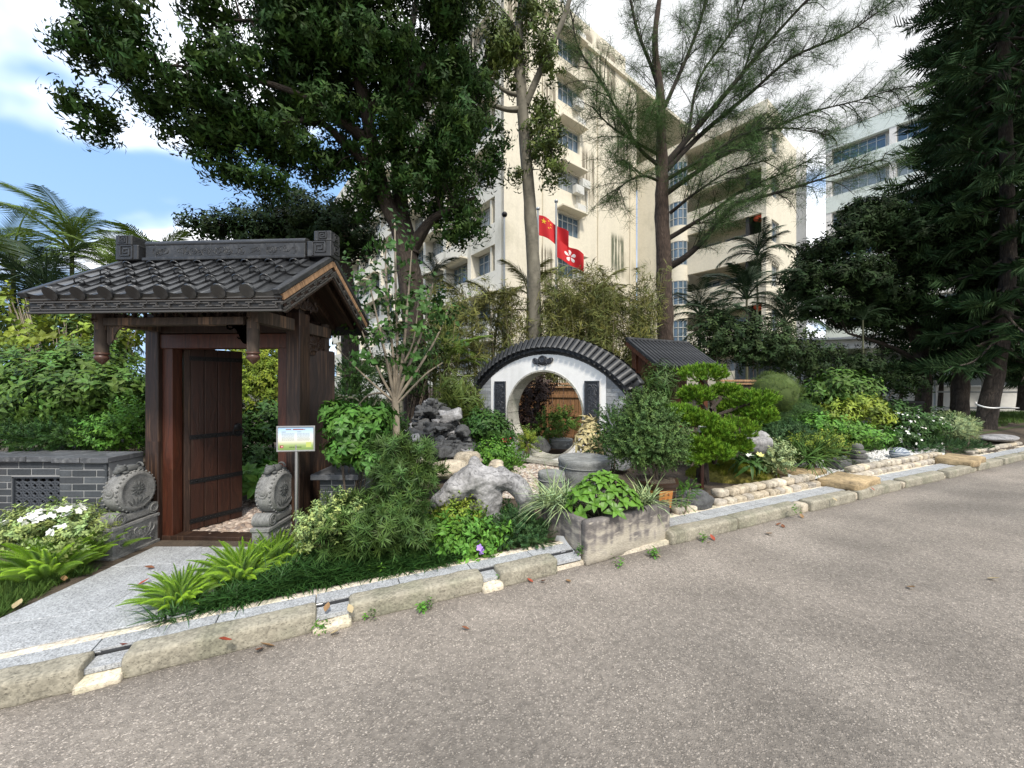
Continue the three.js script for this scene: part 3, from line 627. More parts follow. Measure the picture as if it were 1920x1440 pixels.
  for (const s of [0, 1]) for (let r = 0; r < NR; r++) {
    const put = (name, geo, x, lift, tilt) => { const m = mesh(name, geo, M.glaze, roof); const p = V(x, lift, r * tl).applyQuaternion(Q[s]); m.position.copy(p); m.quaternion.copy(Q[s]); m.rotateY((rr() - 0.5) * 0.03); m.rotateX(tilt); return m; };
    for (let i = 0; i < NP; i++) put('roof_tile', pans[r === NR - 1 ? 1 : 0], -RW / 2 + (i + 0.5) * pw, 0.004, 0);
    for (let i = 1; i < NP; i++) put('cap_tile', caps[r === NR - 1 ? 1 : 0], -RW / 2 + i * pw, 0.02, 0);
  }
  for (const s of [0, 1]) for (const sx of [-1, 1]) { // tile edge and bare board at the gables
    mesh('verge_tile', xf(box(0.06, 0.05, len + 0.02, 0, 0.03, len / 2 + 0.01, 0.012), { r: [sl, 0, 0] }).rotateY(s * Math.PI), M.slate, roof, [sx * (RW / 2 + 0.005), 0, 0]);
    mesh('verge_board', xf(box(0.022, 0.05, len - 0.02, 0, -0.02, len / 2, 0.004), { r: [sl, 0, 0] }).rotateY(s * Math.PI), M.rawwood, roof, [sx * (RW / 2 + 0.018), 0, 0]);
    const fr = xf(fret(len - 0.04, 0.07, 0.1), { r: [0, Math.PI / 2, 0], p: [0, 0, len / 2] });
    mesh('barge_fret', xf(fr, { r: [sl, 0, 0] }).rotateY(s * Math.PI), M.fretwood, roof, [sx * (RW / 2 + 0.022), -0.105, 0]);
    mesh('barge_board', xf(box(0.02, 0.10, len, 0, -0.095, len / 2, 0), { r: [sl, 0, 0] }).rotateY(s * Math.PI), M.darkwood, roof, [sx * (RW / 2 + 0.008), 0, 0]);
  }
  for (const s of [1, -1]) {
    const f = mesh('fascia', box(RW + 0.02, 0.105, 0.025, 0, 0, 0, 0.003), M.blackwood, g, [0, ridgeY - rise - 0.062, s * (run - 0.03)]);
    mesh('fret', fret(RW - 0.02, 0.07, 0.105, 0.010), M.fretwood, f, [0, 0.0, s * 0.017]);
    mesh('moulding', [box(RW + 0.04, 0.018, 0.04, 0, 0.052, 0, 0.003), box(RW + 0.04, 0.014, 0.035, 0, -0.052, 0, 0.003)], M.fretwood, f, [0, 0, s * 0.006]);
  }
  // ridge wall and its fret-carved ends
  mesh('ridge', [box(RW - 0.45, 0.13, 0.10, 0, 0.105, 0, 0.008), xf(new THREE.CylinderGeometry(0.055, 0.055, RW - 0.45, 14).rotateZ(Math.PI / 2), { p: [0, 0.185, 0], s: [1, 0.7, 1] }), box(RW - 0.42, 0.035, 0.15, 0, 0.03, 0, 0.01)], M.slate, roof);
  mesh('ridge_relief', xf(scrollwork(RW - 0.55, 0.085, 31, 0.003), { p: [0, 0.105, 0.0505] }), M.slate, roof);
  for (let i = 0; i < 6; i++) mesh('ridge_joint', box(0.012, 0.13, 0.104, 0, 0.105, 0, 0.002), M.slate, roof, [-0.7 + i * 0.28, 0, 0]);
  for (const sx of [-1, 1]) {
    const o = mesh('ridge_end', [box(0.235, 0.15, 0.17, 0, 0.075, 0, 0.012), box(0.17, 0.10, 0.17, sx * 0.032, 0.195, 0, 0.012)], M.slate, roof, [sx * 0.96, 0.02, 0]);
    for (const sz of [1, -1]) mesh('fret', [spiral(0, 0.077, 0.12, 0.014, 0.014, sx), spiral(sx * 0.032, 0.193, 0.075, 0.012, 0.014, sx)], M.slate, o, [0, 0, sz * 0.086]);
    mesh('fret', xf(merge([spiral(0, 0.077, 0.11, 0.014, 0.014), spiral(0, 0.193, 0.075, 0.012, 0.014)]), { r: [0, Math.PI / 2, 0], p: [sx * 0.1185, 0, 0] }), M.slate, o);
  }
  // door leaves, both swung inwards
  for (const sx of [-1, 1]) {
    const leaf = mesh('door', [box(0.05, 1.86, 0.06, sx * -0.025, 0.93, 0, 0.006), box(0.52, 1.82, 0.018, sx * -0.26, 0.93, -0.012, 0)], M.darkwood, g, [sx * 0.53, 0.03, -0.07]);
    leaf.rotation.y = sx < 0 ? 1.08 : -2.06;
    for (let i = 0; i < 4; i++) mesh('plank', box(0.114, 1.84, 0.026, 0, 0.93, 0, 0.005), M.doorwood, leaf, [-sx * (0.108 + i * 0.118), 0, 0.012]);
    for (const y of [0.1, 0.5, 0.95, 1.75]) {
      const st = [box(0.48, 0.045, 0.006, 0, 0, 0, 0)]; for (let i = 0; i < 12; i++) st.push(new THREE.SphereGeometry(0.007, 6, 4).translate(-0.22 + i * 0.04, 0, 0.003));
      mesh('iron_strip', st, M.iron, leaf, [-sx * 0.28, y, 0.028]);
    }
    const hd = [new THREE.SphereGeometry(0.04, 12, 8).scale(1, 1, 0.5), new THREE.TorusGeometry(0.05, 0.007, 6, 18).translate(0, -0.05, 0.012)];
    mesh('handle', hd, M.iron, leaf, [-sx * 0.47, 1.02, 0.032]);
  }
}

// ---------------------------------------------------------------- brick walls beside the gate
// lays single bricks on a face: parent, face helper from x0 to x1 and y0 to y1, with an optional hole
function layBricks(parent, mats, x0, x1, y0, y1, z, th, o = {}) {
  const { bw = 0.215, bh = 0.052, j = 0.009, hole, turn = 0, seed = 1, keep } = o, r = rngOf(seed);
  const n = Math.round((y1 - y0) / (bh + j)), H = (y1 - y0) / n;
  for (let k = 0; k < n; k++) {
    const y = y0 + (k + 0.5) * H;
    let x = x0 - (k % 2 ? bw / 2 : 0);
    while (x < x1 - 0.01) {
      let a = Math.max(x, x0), b = Math.min(x + bw, x1); x += bw + j;
      const bits = [];
      if (hole && y > hole[2] && y < hole[3] && b > hole[0] && a < hole[1]) { if (a < hole[0] - 0.02) bits.push([a, hole[0]]); if (b > hole[1] + 0.02) bits.push([hole[1], b]); } else bits.push([a, b]);
      for (const [p, q] of bits) {
        if (q - p < 0.015) continue;
        if (keep && !keep((p + q) / 2, y)) continue;
        const L = q - p, key = Math.round(L * 1000) + '/' + Math.round(H * 10000) + '/' + Math.round(th * 1000);
        const g = brickCache[key] ??= box(L - 0.001, H - j, th, 0, 0, 0, 0.004);
        const m = mesh('brick', g, mats[Math.floor(r() * mats.length)], parent);
        const off = (r() - 0.5) * 0.004;
        if (turn) { m.position.set(z + (turn > 0 ? off : -off), y, -(p + q) / 2 * turn); m.rotation.y = turn * Math.PI / 2; } else m.position.set((p + q) / 2, y, z + off);
      }
    }
  }
}
const brickCache = {};
M.capstone = texMat(T.slate, 0.7, 0.002, { color: lin(3.4, 3.4, 3.4) });
{
  const w = thing('brick_wall', 'low grey brick planter wall with petal lattice left of the gate', 'wall', [-3.66, 0.06, -3.50]);
  // local x to the left is negative; right pier, recessed lattice panel, left pier
  const H = 0.82;
  mesh('core', boxUV(merge([new THREE.BoxGeometry(0.451, H, 0.321).translate(-0.2345, H / 2, -0.1595), new THREE.BoxGeometry(0.08, H, 0.26).translate(-0.49, H / 2, -0.189), new THREE.BoxGeometry(0.15, H, 0.26).translate(-1.055, H / 2, -0.189), new THREE.BoxGeometry(0.45, 0.2, 0.259).translate(-0.755, 0.1, -0.189), new THREE.BoxGeometry(0.45, 0.14, 0.259).translate(-0.755, H - 0.07, -0.189), new THREE.BoxGeometry(1.6, H, 0.321).translate(-1.93, H / 2, -0.1595)])), M.mortar, w);
  layBricks(w, M.brick, -0.46, -0.04, 0.0, H, -0.01, 0.03, { seed: 3 });
  layBricks(w, M.brick, -1.13, -0.46, 0.0, H, -0.07, 0.03, { seed: 4, hole: [-0.98, -0.53, 0.2, H - 0.14] });
  layBricks(w, M.brick, -1.95, -1.13, 0.0, H, -0.01, 0.03, { seed: 5 });
  layBricks(w, M.brick, -0.02, 0.30, 0.0, H, -0.03, 0.03, { seed: 6, turn: 1 });
  // petal lattice: overlapping rings
  const rings = [], R = 0.075;
  for (let i = 0; i < 7; i++) for (let j = 0; j < 6; j++) {
    const cx = -0.98 + 0.0 + i * R, cy = 0.2 + 0.05 + j * R; if (cy > H - 0.16) continue;
    rings.push(new THREE.TorusGeometry(R, 0.011, 5, 20).translate(cx, cy, 0));
  }
  const inside = merge(rings), keepTris = [];
  { const p = inside.attributes.position; for (let i = 0; i < p.count; i += 3) { let ok = true; for (let k = 0; k < 3; k++) { const x = p.getX(i + k), y = p.getY(i + k); if (x < -0.985 || x > -0.525 || y < 0.195 || y > H - 0.135) ok = false; } if (ok) keepTris.push(i); } }
  const lg = new THREE.BufferGeometry(); { const P = [], N = [], p = inside.attributes.position, nn = inside.attributes.normal; for (const i of keepTris) for (let k = 0; k < 3; k++) { P.push(p.getX(i + k), p.getY(i + k), p.getZ(i + k)); N.push(nn.getX(i + k), nn.getY(i + k), nn.getZ(i + k)); } lg.setAttribute('position', new THREE.Float32BufferAttribute(P, 3)); lg.setAttribute('normal', new THREE.Float32BufferAttribute(N, 3)); }
  mesh('lattice', [lg, box(0.46, 0.02, 0.05, -0.755, 0.205, 0, 0), box(0.46, 0.02, 0.05, -0.755, H - 0.145, 0, 0), box(0.02, H - 0.34, 0.05, -0.98, 0.44, 0, 0), box(0.02, H - 0.34, 0.05, -0.53, 0.44, 0, 0)], std([0.045, 0.052, 0.064], 0.75), w, [0, 0, -0.09]);
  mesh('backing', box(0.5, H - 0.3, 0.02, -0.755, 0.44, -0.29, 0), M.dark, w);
  // capstones, then a course of header bricks below them
  const cap = (x0, x1, z, d) => { const n = Math.max(1, Math.round((x1 - x0) / 0.26)); for (let i = 0; i < n; i++) mesh('capstone', box((x1 - x0) / n - 0.006, 0.05, d, (x0 + x1) / 2 + (i + 0.5 - n / 2) * (x1 - x0) / n, H + 0.03, z, 0.006), M.capstone, w); };
  cap(-0.50, 0.02, -0.13, 0.34); cap(-1.10, -0.50, -0.19, 0.34); cap(-2.0, -1.10, -0.13, 0.34);
  // soil behind the wall
  const fill = mesh('planting_bed', boxUV(new THREE.BoxGeometry(2.2, 0.05, 1.4).translate(-1.2, H - 0.1, -1.0)), M.soil, w);
}
{
  const w = thing('brick_pillar', 'short grey brick pillar with slab cap right of the gate', 'pillar', [-1.86, 0.08, -3.72]);
  const H = 0.60, W = 0.34;
  mesh('core', boxUV(new THREE.BoxGeometry(W - 0.001, H, 0.40).translate(W / 2 + 0.0005, H / 2, -0.1995)), M.mortar, w);
  layBricks(w, M.brick, 0, W, 0, H, -0.01, 0.03, { seed: 13 });
  layBricks(w, M.brick, 0.01, 0.4, 0, H, W - 0.01, 0.03, { seed: 14, turn: 1 });
  mesh('capstone', box(W + 0.12, 0.055, 0.52, W / 2, H + 0.03, -0.19, 0.008), M.capstone, w);
}
// ---------------------------------------------------------------- drum stones
function drumStone(name, label, x, mirror) {
  const t = thing(name, label, 'drum stone', [x, 0.08, -3.50], 0, 'carved drum stones flanking the gate');
  const b = mesh('base', [box(0.145, 0.25, 0.42, 0, 0.125, 0, 0.008), box(0.165, 0.035, 0.44, 0, 0.265, 0, 0.008), box(0.165, 0.03, 0.44, 0, 0.015, 0, 0.006)], M.carved, t);
  for (const s of [1, -1]) mesh('relief', [xf(scrollwork(0.38, 0.18, 90 + s, 0.009), { r: [0, Math.PI / 2, 0], p: [s * 0.074, 0.14, 0] }), xf(arcTube(0, 0, 0.13, Math.PI, 2 * Math.PI, 0.012), { r: [0, Math.PI / 2, 0], p: [s * 0.074, 0.22, 0] })], M.carved, b);
  mesh('relief', [xf(scrollwork(0.12, 0.16, 80, 0.009), { p: [0, 0.14, 0.212] })], M.carved, b);
  // rolled cushion
  mesh('cushion', [xf(new THREE.CylinderGeometry(0.06, 0.06, 0.15, 18).rotateZ(Math.PI / 2), { p: [0, 0.335, 0.15] }), xf(new THREE.CylinderGeometry(0.055, 0.055, 0.15, 18).rotateZ(Math.PI / 2), { p: [0, 0.345, -0.165] }), box(0.145, 0.075, 0.32, 0, 0.325, 0, 0.02), xf(new THREE.TorusGeometry(0.04, 0.008, 5, 16).rotateY(Math.PI / 2), { p: [0.074, 0.335, 0.15] }), xf(new THREE.TorusGeometry(0.02, 0.008, 5, 12).rotateY(Math.PI / 2), { p: [0.074, 0.335, 0.15] }), xf(new THREE.TorusGeometry(0.035, 0.008, 5, 16).rotateY(Math.PI / 2), { p: [0.074, 0.345, -0.165] })], M.carved, t);
  const R = 0.178, cy = 0.545;
  const prof = [[0.001, -0.075], [R - 0.035, -0.075], [R - 0.03, -0.082], [R - 0.012, -0.08], [R + 0.006, -0.055], [R + 0.014, 0], [R + 0.006, 0.055], [R - 0.012, 0.08], [R - 0.03, 0.082], [R - 0.035, 0.075], [0.001, 0.075]];
  const d = mesh('drum', boxUV(xf(lathe(prof, 40), { r: [0, 0, -Math.PI / 2] })), M.carved, t, [0, cy, -0.01]);
  const studs = []; for (let i = 0; i < 30; i++) for (const s of [1, -1]) { const a = i / 30 * 6.283; studs.push(new THREE.SphereGeometry(0.011, 6, 4).translate(s * 0.058, Math.sin(a) * (R + 0.006), Math.cos(a) * (R + 0.006))); }
  mesh('stud', studs, M.carved, d).userData.kind = 'stuff';
  for (const s of [1, -1]) { // flower carved on the face
    const f = [];
    const rr = rngOf(60 + mirror);
    for (let i = 0; i < 11; i++) { const a = i / 11 * 6.283, L = 0.05 + rr() * 0.03, g = new THREE.SphereGeometry(0.5, 8, 5).scale(0.02, 0.026, L).translate(0, 0, 0.035); f.push(xf(g, { r: [-a, 0, 0], p: [0, 0.02, 0] })); }
    for (let i = 0; i < 6; i++) { const a = -0.5 + i * 0.2; f.push(xf(new THREE.SphereGeometry(0.5, 8, 5).scale(0.014, 0.018, 0.075), { r: [1.2 + a * 2, 0, 0], p: [0, -0.085 - 0.01 * (i % 2), (i - 2.5) * 0.03] })); }
    f.push(new THREE.SphereGeometry(0.018, 8, 6).scale(0.8, 1, 1).translate(0, 0.02, 0));
    mesh('carved_flower', f, M.carvedDark, d, [s * 0.075, 0, 0]);
  }
  // lion lying on top and ring mask in front
  const lion = [new THREE.SphereGeometry(0.05, 12, 8).scale(0.95, 0.7, 1.7).translate(0, 0.205, 0.0), new THREE.SphereGeometry(0.042, 12, 8).scale(1, 0.85, 1).translate(0, 0.215, 0.085), new THREE.SphereGeometry(0.026, 8, 6).translate(0, 0.198, 0.118), ...[-1, 1].flatMap((s) => [new THREE.SphereGeometry(0.012, 6, 5).translate(s * 0.03, 0.245, 0.078), new THREE.SphereGeometry(0.018, 6, 5).scale(1, 0.7, 1.8).translate(s * 0.04, 0.185, 0.075), new THREE.SphereGeometry(0.022, 6, 5).scale(1, 0.9, 1.4).translate(s * 0.042, 0.19, -0.05)]), arcTube(0, 0.21, 0.03, 0, 4, 0.01, -0.09)];
  mesh('lion', lion, M.carvedDark, d);
  mesh('ring_mask', [xf(new THREE.TorusGeometry(0.034, 0.01, 6, 18), { p: [0, 0.02, R + 0.008] }), xf(new THREE.SphereGeometry(0.034, 10, 6).scale(1, 1, 0.4), { p: [0, 0.03, R + 0.008] })], M.carved, d);
}
M.carvedDark = texMat(T.carved, 0.85, 0.003, { color: lin(0.55, 0.57, 0.58) });
drumStone('drum_stone', 'carved grey drum stone left of the open gate beside the brick wall', -3.49, 1);
drumStone('drum_stone', 'carved grey drum stone right of the gate beside the sign pole', -2.16, 2);

// ---------------------------------------------------------------- sign on a pole
{
  const p = onSoil(555, 3.42);
  const t = thing('garden_sign', 'small printed board in a metal frame on a thin steel pole', 'sign', p);
  const H = 0.93;
  mesh('pole', [rod(V(0, -0.05, -0.012), V(0, H + 0.04, -0.012), 0.015, 12)], M.steel, t);
  const W = 0.30, h = 0.205, y = H + 0.105 - 0.01;
  const f = mesh('frame', [box(W + 0.024, 0.014, 0.016, 0, y + h / 2 + 0.005, 0, 0.003), box(W + 0.024, 0.014, 0.016, 0, y - h / 2 - 0.005, 0, 0.003), box(0.014, h, 0.016, -W / 2 - 0.005, y, 0, 0.003), box(0.014, h, 0.016, W / 2 + 0.005, y, 0, 0.003), box(W, h, 0.006, 0, y, -0.004, 0)], M.steel, t);
  const c = document.createElement('canvas'); c.width = 600; c.height = 410; const x = c.getContext('2d');
  const gr = x.createLinearGradient(0, 0, 0, 410); gr.addColorStop(0, '#9fc3e6'); gr.addColorStop(0.4, '#d8e2e6'); gr.addColorStop(0.62, '#dcd8c4'); gr.addColorStop(0.8, '#93a86a'); gr.addColorStop(1, '#6f8a48'); x.fillStyle = gr; x.fillRect(0, 0, 600, 410);
  x.fillStyle = '#8a3a34'; x.fillRect(130, 34, 90, 14); x.fillRect(250, 32, 170, 18); x.fillRect(340, 36, 120, 10);
  x.fillStyle = '#5d6470'; const rr = rngOf(4);
  for (const x0 of [60, 320]) { x.fillRect(x0, 80, 70, 9); for (let i = 0; i < 12; i++) { x.globalAlpha = 0.75; let q = x0; while (q < x0 + 210) { const w = 6 + rr() * 24; x.fillRect(q, 106 + i * 12, Math.min(w, x0 + 215 - q), 5); q += w + 5; } } }
  x.globalAlpha = 1; x.fillStyle = '#b8c36a'; x.fillRect(470, 270, 90, 90); x.fillStyle = '#8d2f33'; x.fillRect(30, 320, 60, 50); x.fillStyle = '#d7a6a0'; x.fillRect(50, 330, 30, 25); x.fillStyle = '#4c5a30'; for (let i = 0; i < 7; i++) x.fillRect(190 + i * 30, 345, 22, 22);
  const tx = new THREE.CanvasTexture(c); tx.colorSpace = THREE.SRGBColorSpace;
  mesh('print', new THREE.PlaneGeometry(W, h), new THREE.MeshStandardMaterial({ map: tx, roughness: 0.35, side: THREE.DoubleSide }), f, [0, y, 0.0015]);
  t.rotation.y = 0.12;
}

// ---------------------------------------------------------------- moon gate
{
  const g = thing('moon_gate', 'white plaster wall with round moon opening, grey brick ends and arched tile roof', 'moon gate', [0.58, 0.17, -7.2], -0.607);
  const R = 2.07, cy = -0.02, half = 1.23, TH = 0.36, r0 = 0.83, hy = 0.86;
  const arc = (x) => cy + Math.sqrt(R * R - x * x);
  const sh = new THREE.Shape(); sh.moveTo(-half, 0); sh.lineTo(half, 0); for (let i = 0; i <= 24; i++) { const x = half - 2 * half * i / 24; sh.lineTo(x, arc(x)); } sh.closePath();
  const ho = new THREE.Path(); ho.absarc(0, hy, r0, 0, Math.PI * 2, true); sh.holes.push(ho);
  mesh('wall', boxUV(new THREE.ExtrudeGeometry(sh, { depth: TH, bevelEnabled: false, curveSegments: 64 })), M.plaster, g, [0, 0, -TH]);
  { // stones that line the round opening
    const n = 20;
    for (let i = 0; i < n; i++) {
      const s = new THREE.Shape(), a0 = i / n * 6.2832 + 0.006, a1 = (i + 1) / n * 6.2832 - 0.006;
      s.absarc(0, 0, r0 + 0.002, a0, a1, false); s.absarc(0, 0, r0 - 0.03, a1, a0, true); s.closePath();
      mesh('lining_stone', boxUV(new THREE.ExtrudeGeometry(s, { depth: TH + 0.02, bevelEnabled: false, curveSegments: 5 })), M.liner[i % 3], g, [0, hy, -TH - 0.01]);
    }
  }
  for (const sx of [-1, 1]) {
    const x0 = half + 0.003, x1 = 1.55, b = new THREE.Shape(); b.moveTo(sx * x0, 0); b.lineTo(sx * (x1 - 0.02), 0); b.lineTo(sx * (x1 - 0.02), arc(x1)); b.lineTo(sx * x0, arc(x0)); b.closePath();
    mesh('brick_core', boxUV(new THREE.ExtrudeGeometry(b, { depth: TH - 0.006, bevelEnabled: false })), M.mortar, g, [0, 0, -TH + 0.005]);
    layBricks(g, M.lightBrick, sx > 0 ? x0 : -x1, sx > 0 ? x1 : -x0, 0, 1.62, -0.012, 0.03, { bw: 0.2, bh: 0.058, seed: 20 + sx, keep: (x, y) => y < arc(Math.min(1.55, Math.abs(x) + 0.06)) });
    if (sx > 0) layBricks(g, M.lightBrick, 0.03, TH, 0, 1.34, x1 - 0.01, 0.03, { bw: 0.2, bh: 0.058, seed: 25, turn: 1 });
    // carved dark panels
    const p = mesh('carved_panel', [box(0.26, 0.82, 0.03, 0, 0, 0, 0.004)], M.panel, g, [sx * 0.985, 1.07, 0.012]);
    mesh('panel_frame', [box(0.27, 0.03, 0.03, 0, 0.4, 0.012, 0.004), box(0.27, 0.03, 0.03, 0, -0.4, 0.012, 0.004), box(0.03, 0.77, 0.03, -0.12, 0, 0.012, 0.004), box(0.03, 0.77, 0.03, 0.12, 0, 0.012, 0.004), box(0.2, 0.02, 0.02, 0, 0.27, 0.012, 0.003)], M.panel, p);
    mesh('carving', [scrollwork(0.19, 0.72, 41 + sx, 0.011), scrollwork(0.19, 0.72, 45 + sx, 0.008)], M.panel, p, [0, 0, 0.018]);
  }
  // bat-shaped emblem
  const e = mesh('emblem', [new THREE.SphereGeometry(0.5, 16, 10).scale(0.19, 0.15, 0.05), ...[-1, 1].flatMap((s) => [xf(new THREE.SphereGeometry(0.5, 12, 8).scale(0.15, 0.09, 0.04), { p: [s * 0.12, -0.01, 0], r: [0, 0, s * 0.5] }), arcTube(s * 0.13, 0.0, 0.045, s > 0 ? -1.5 : 4.6, s > 0 ? 3 : 0.2, 0.011, 0.02, 0.3), arcTube(s * 0.06, -0.045, 0.035, s > 0 ? -2 : 5, s > 0 ? 2 : 1, 0.01, 0.025, 0.3)]), new THREE.TorusGeometry(0.05, 0.01, 6, 18).translate(0, 0.02, 0.025)], M.panel, g, [0, 1.87, 0.012]); e.scale.set(1.2, 1.2, 1);
  // arched roof: ridge, then tiles laid over both sides
  const TILT = 0.82, N = 33, span = 1.74, ridge = [];
  for (let i = 0; i < 22; i++) { const a = -span / 2 + (i + 0.5) * span / 22; ridge.push(xf(merge([box(R * span / 22 + 0.02, 0.09, 0.12, 0, R + 0.19, -TH / 2, 0.01), box(R * span / 22 + 0.02, 0.03, 0.15, 0, R + 0.245, -TH / 2, 0.01)]), { r: [0, 0, -a], p: [0, cy, 0] })); }
  const roof = mesh('roof', merge([merge(ridge), ...Array.from({ length: 22 }, (_, i) => { const a = -span / 2 + (i + 0.5) * span / 22; return xf(merge([xf(box(R * span / 22 + 0.02, 0.03, 0.31, 0, 0, 0.145, 0), { r: [TILT, 0, 0], p: [0, R + 0.17, -TH / 2] }), xf(box(R * span / 22 + 0.02, 0.03, 0.31, 0, 0, -0.145, 0), { r: [-TILT, 0, 0], p: [0, R + 0.17, -TH / 2] }), box(R * span / 22 + 0.02, 0.06, TH + 0.05, 0, R + 0.02, -TH / 2, 0)]), { r: [0, 0, -a], p: [0, cy, 0] }); })]), M.slate, g);
  const cap = boxUV(merge([xf(new THREE.CylinderGeometry(0.036, 0.030, 0.29, 10, 1, false, -Math.PI / 2, Math.PI).rotateX(Math.PI / 2), { p: [0, 0.01, 0.145] }), xf(new THREE.CylinderGeometry(0.041, 0.041, 0.02, 14).rotateX(Math.PI / 2), { p: [0, 0.006, 0.295] }), xf(new THREE.TorusGeometry(0.035, 0.007, 5, 10, Math.PI), { p: [0, 0.01, 0.14] }), xf(new THREE.TorusGeometry(0.035, 0.007, 5, 10, Math.PI), { p: [0, 0.01, 0.22] })]));
  const pan = boxUV(merge([xf(new THREE.CylinderGeometry(0.07, 0.07, 0.30, 8, 1, true, Math.PI * 0.75, Math.PI * 0.5).rotateX(Math.PI / 2), { p: [0, 0.07, 0.15] }), xf(new THREE.CylinderGeometry(0.045, 0.03, 0.014, 12).rotateX(Math.PI / 2), { s: [1, 1.2, 1], p: [0, -0.025, 0.302] })]));
  for (let i = 0; i < N; i++) for (const s of [0, 1]) {
    const a = -span / 2 + (i + 0.5) * span / N;
    for (const [geo, da, name] of [[cap, 0, 'cap_tile'], [pan, 0.5 * span / N, 'roof_tile']]) {
      if (name === 'roof_tile' && i === N - 1) continue;
      const m = mesh(name, geo, M.slate, roof);
      const q = new THREE.Quaternion().setFromEuler(new THREE.Euler(TILT, 0, 0)); if (s) q.premultiply(new THREE.Quaternion().setFromAxisAngle(V(0, 1, 0), Math.PI));
      const z = new THREE.Quaternion().setFromAxisAngle(V(0, 0, 1), -(a + da));
      m.position.set(0, R + 0.19, -TH / 2).add(V(0, 0, 0)); m.position.applyQuaternion(z).add(V(0, cy, 0)); m.quaternion.copy(z.clone().multiply(q));
      if (s) { m.position.copy(V(0, R + 0.19, -TH / 2).applyQuaternion(z).add(V(0, cy, 0))); }
    }
  }
  for (const sx of [-1, 1]) mesh('ridge_end', xf(merge([box(0.1, 0.2, 0.2, 0, R + 0.16, -TH / 2, 0.03), new THREE.SphereGeometry(0.09, 12, 8).translate(0.04 * sx, R + 0.12, -TH / 2)]), { r: [0, 0, -sx * span / 2], p: [0, cy, 0] }), M.slate, g);
  mesh('step', box(1.1, 0.07, 0.62, 0, -0.0, -0.12, 0.01), M.liner[0], g);
}
// ---------------------------------------------------------------- timber hut, fences, wall behind
{
  const A = at(1175, 637, 8.67), dirX = V(1.81, 0, -0.93).normalize(), th = Math.atan2(-dirX.z, dirX.x);
  const t = thing('timber_hut', 'small red-brown timber hut with ribbed dark roof behind the moon gate', 'hut', [A.x, soilH(A.x, A.z), A.z], th);
  const L = 2.05, yr = 2.6 - t.position.y, ye = 1.95 - t.position.y, run = 0.92, sl = Math.atan2(yr - ye, run), len = Math.hypot(yr - ye, run);
  const roof = mesh('roof', merge([xf(box(L, 0.03, len, L / 2, -0.02, len / 2, 0), { r: [sl, 0, 0] }), box(L, 0.06, 0.1, L / 2, 0.03, 0, 0.02)]), M.slate, t, [0, yr, 0]);
  for (let i = 0; i < 17; i++) mesh('tile_row', xf(new THREE.CylinderGeometry(0.036, 0.036, len + 0.04, 8, 1, false).rotateX(Math.PI / 2), { p: [0, 0.0, len / 2] }).applyMatrix4(new THREE.Matrix4().makeRotationX(sl)), M.slate, roof, [0.04 + i * (L - 0.08) / 16, 0.01, 0]);
  for (const x of [0.22, 1.78]) { mesh('post', box(0.13, ye + 0.1, 0.13, 0, (ye + 0.1) / 2, 0, 0.01), M.redwood2, t, [x, 0, 0.62]); mesh('post', box(0.13, yr - 0.1, 0.13, 0, (yr - 0.1) / 2, 0, 0.01), M.redwood2, t, [x, 0, 0.06]); }
  for (let i = 0; i < 4; i++) mesh('plank', box(0.025, yr - 0.16 - (0.15 + i * 0.14) * Math.tan(sl), 0.13, 0, (yr - 0.16 - (0.15 + i * 0.14) * Math.tan(sl)) / 2, 0, 0.004), M.redwood2, t, [0.22, 0, 0.15 + i * 0.14]);
  for (let i = 0; i < 10; i++) mesh('plank', box(0.145, yr - 0.1, 0.025, 0, (yr - 0.1) / 2, 0, 0.004), M.redwood2, t, [0.33 + i * 0.15, 0, 0.03]);
  mesh('beam', box(1.9, 0.11, 0.1, 1.0, ye + 0.0, 0.62, 0.01), M.redwood2, t);
  for (const z of [0.31]) mesh('gable_board', xf(box(0.03, 0.1, len, 0, -0.08, len / 2, 0.004), { r: [sl, 0, 0] }).rotateY(z > 0 ? 0 : Math.PI), M.redwood2, t, [0.03, yr, 0]);
  mesh('door', box(0.8, ye - 0.1, 0.05, 0, ye / 2, 0, 0.01), M.redwood, t, [1.15, 0, 0.3]);
}
function plankFence(name, label, p0, p1, h, n, rails, mat, y0 = 0) {
  const d = p1.clone().sub(p0), L = Math.hypot(d.x, d.z), th = Math.atan2(-d.z, d.x), t = thing(name, label, 'fence', [p0.x, soilH(p0.x, p0.z) + y0, p0.z], th), r = rngOf(9);
  for (let i = 0; i < n; i++) mesh('plank', box(L / n - 0.006, h, 0.022, 0, h / 2, 0, 0.004), mat, t, [(i + 0.5) * L / n, (r() - 0.5) * 0.02, (r() - 0.5) * 0.008]);
  for (const y of rails) mesh('rail', box(L, 0.07, 0.035, L / 2, 0, 0, 0.006), mat, t, [0, y, 0.03]);
  mesh('top_rail', [box(L, 0.05, 0.16, L / 2, 0, 0.02, 0.01), box(L, 0.05, 0.11, L / 2, -0.07, 0.02, 0.01)], M.rawwood, t, [0, h + 0.04, 0]);
  return t;
}
plankFence('bamboo_fence', 'honey-brown bamboo board fence seen through the round moon opening', at(955, 720, 9.4), at(1120, 720, 9.0), 1.45, 24, [0.25, 0.75, 1.2], M.bamboo);
plankFence('wooden_fence', 'brown timber fence piece right of the hut beside the round clipped bush', at(1345, 720, 9.2), at(1412, 720, 9.4), 1.48, 8, [0.3, 1.1], M.greywood);
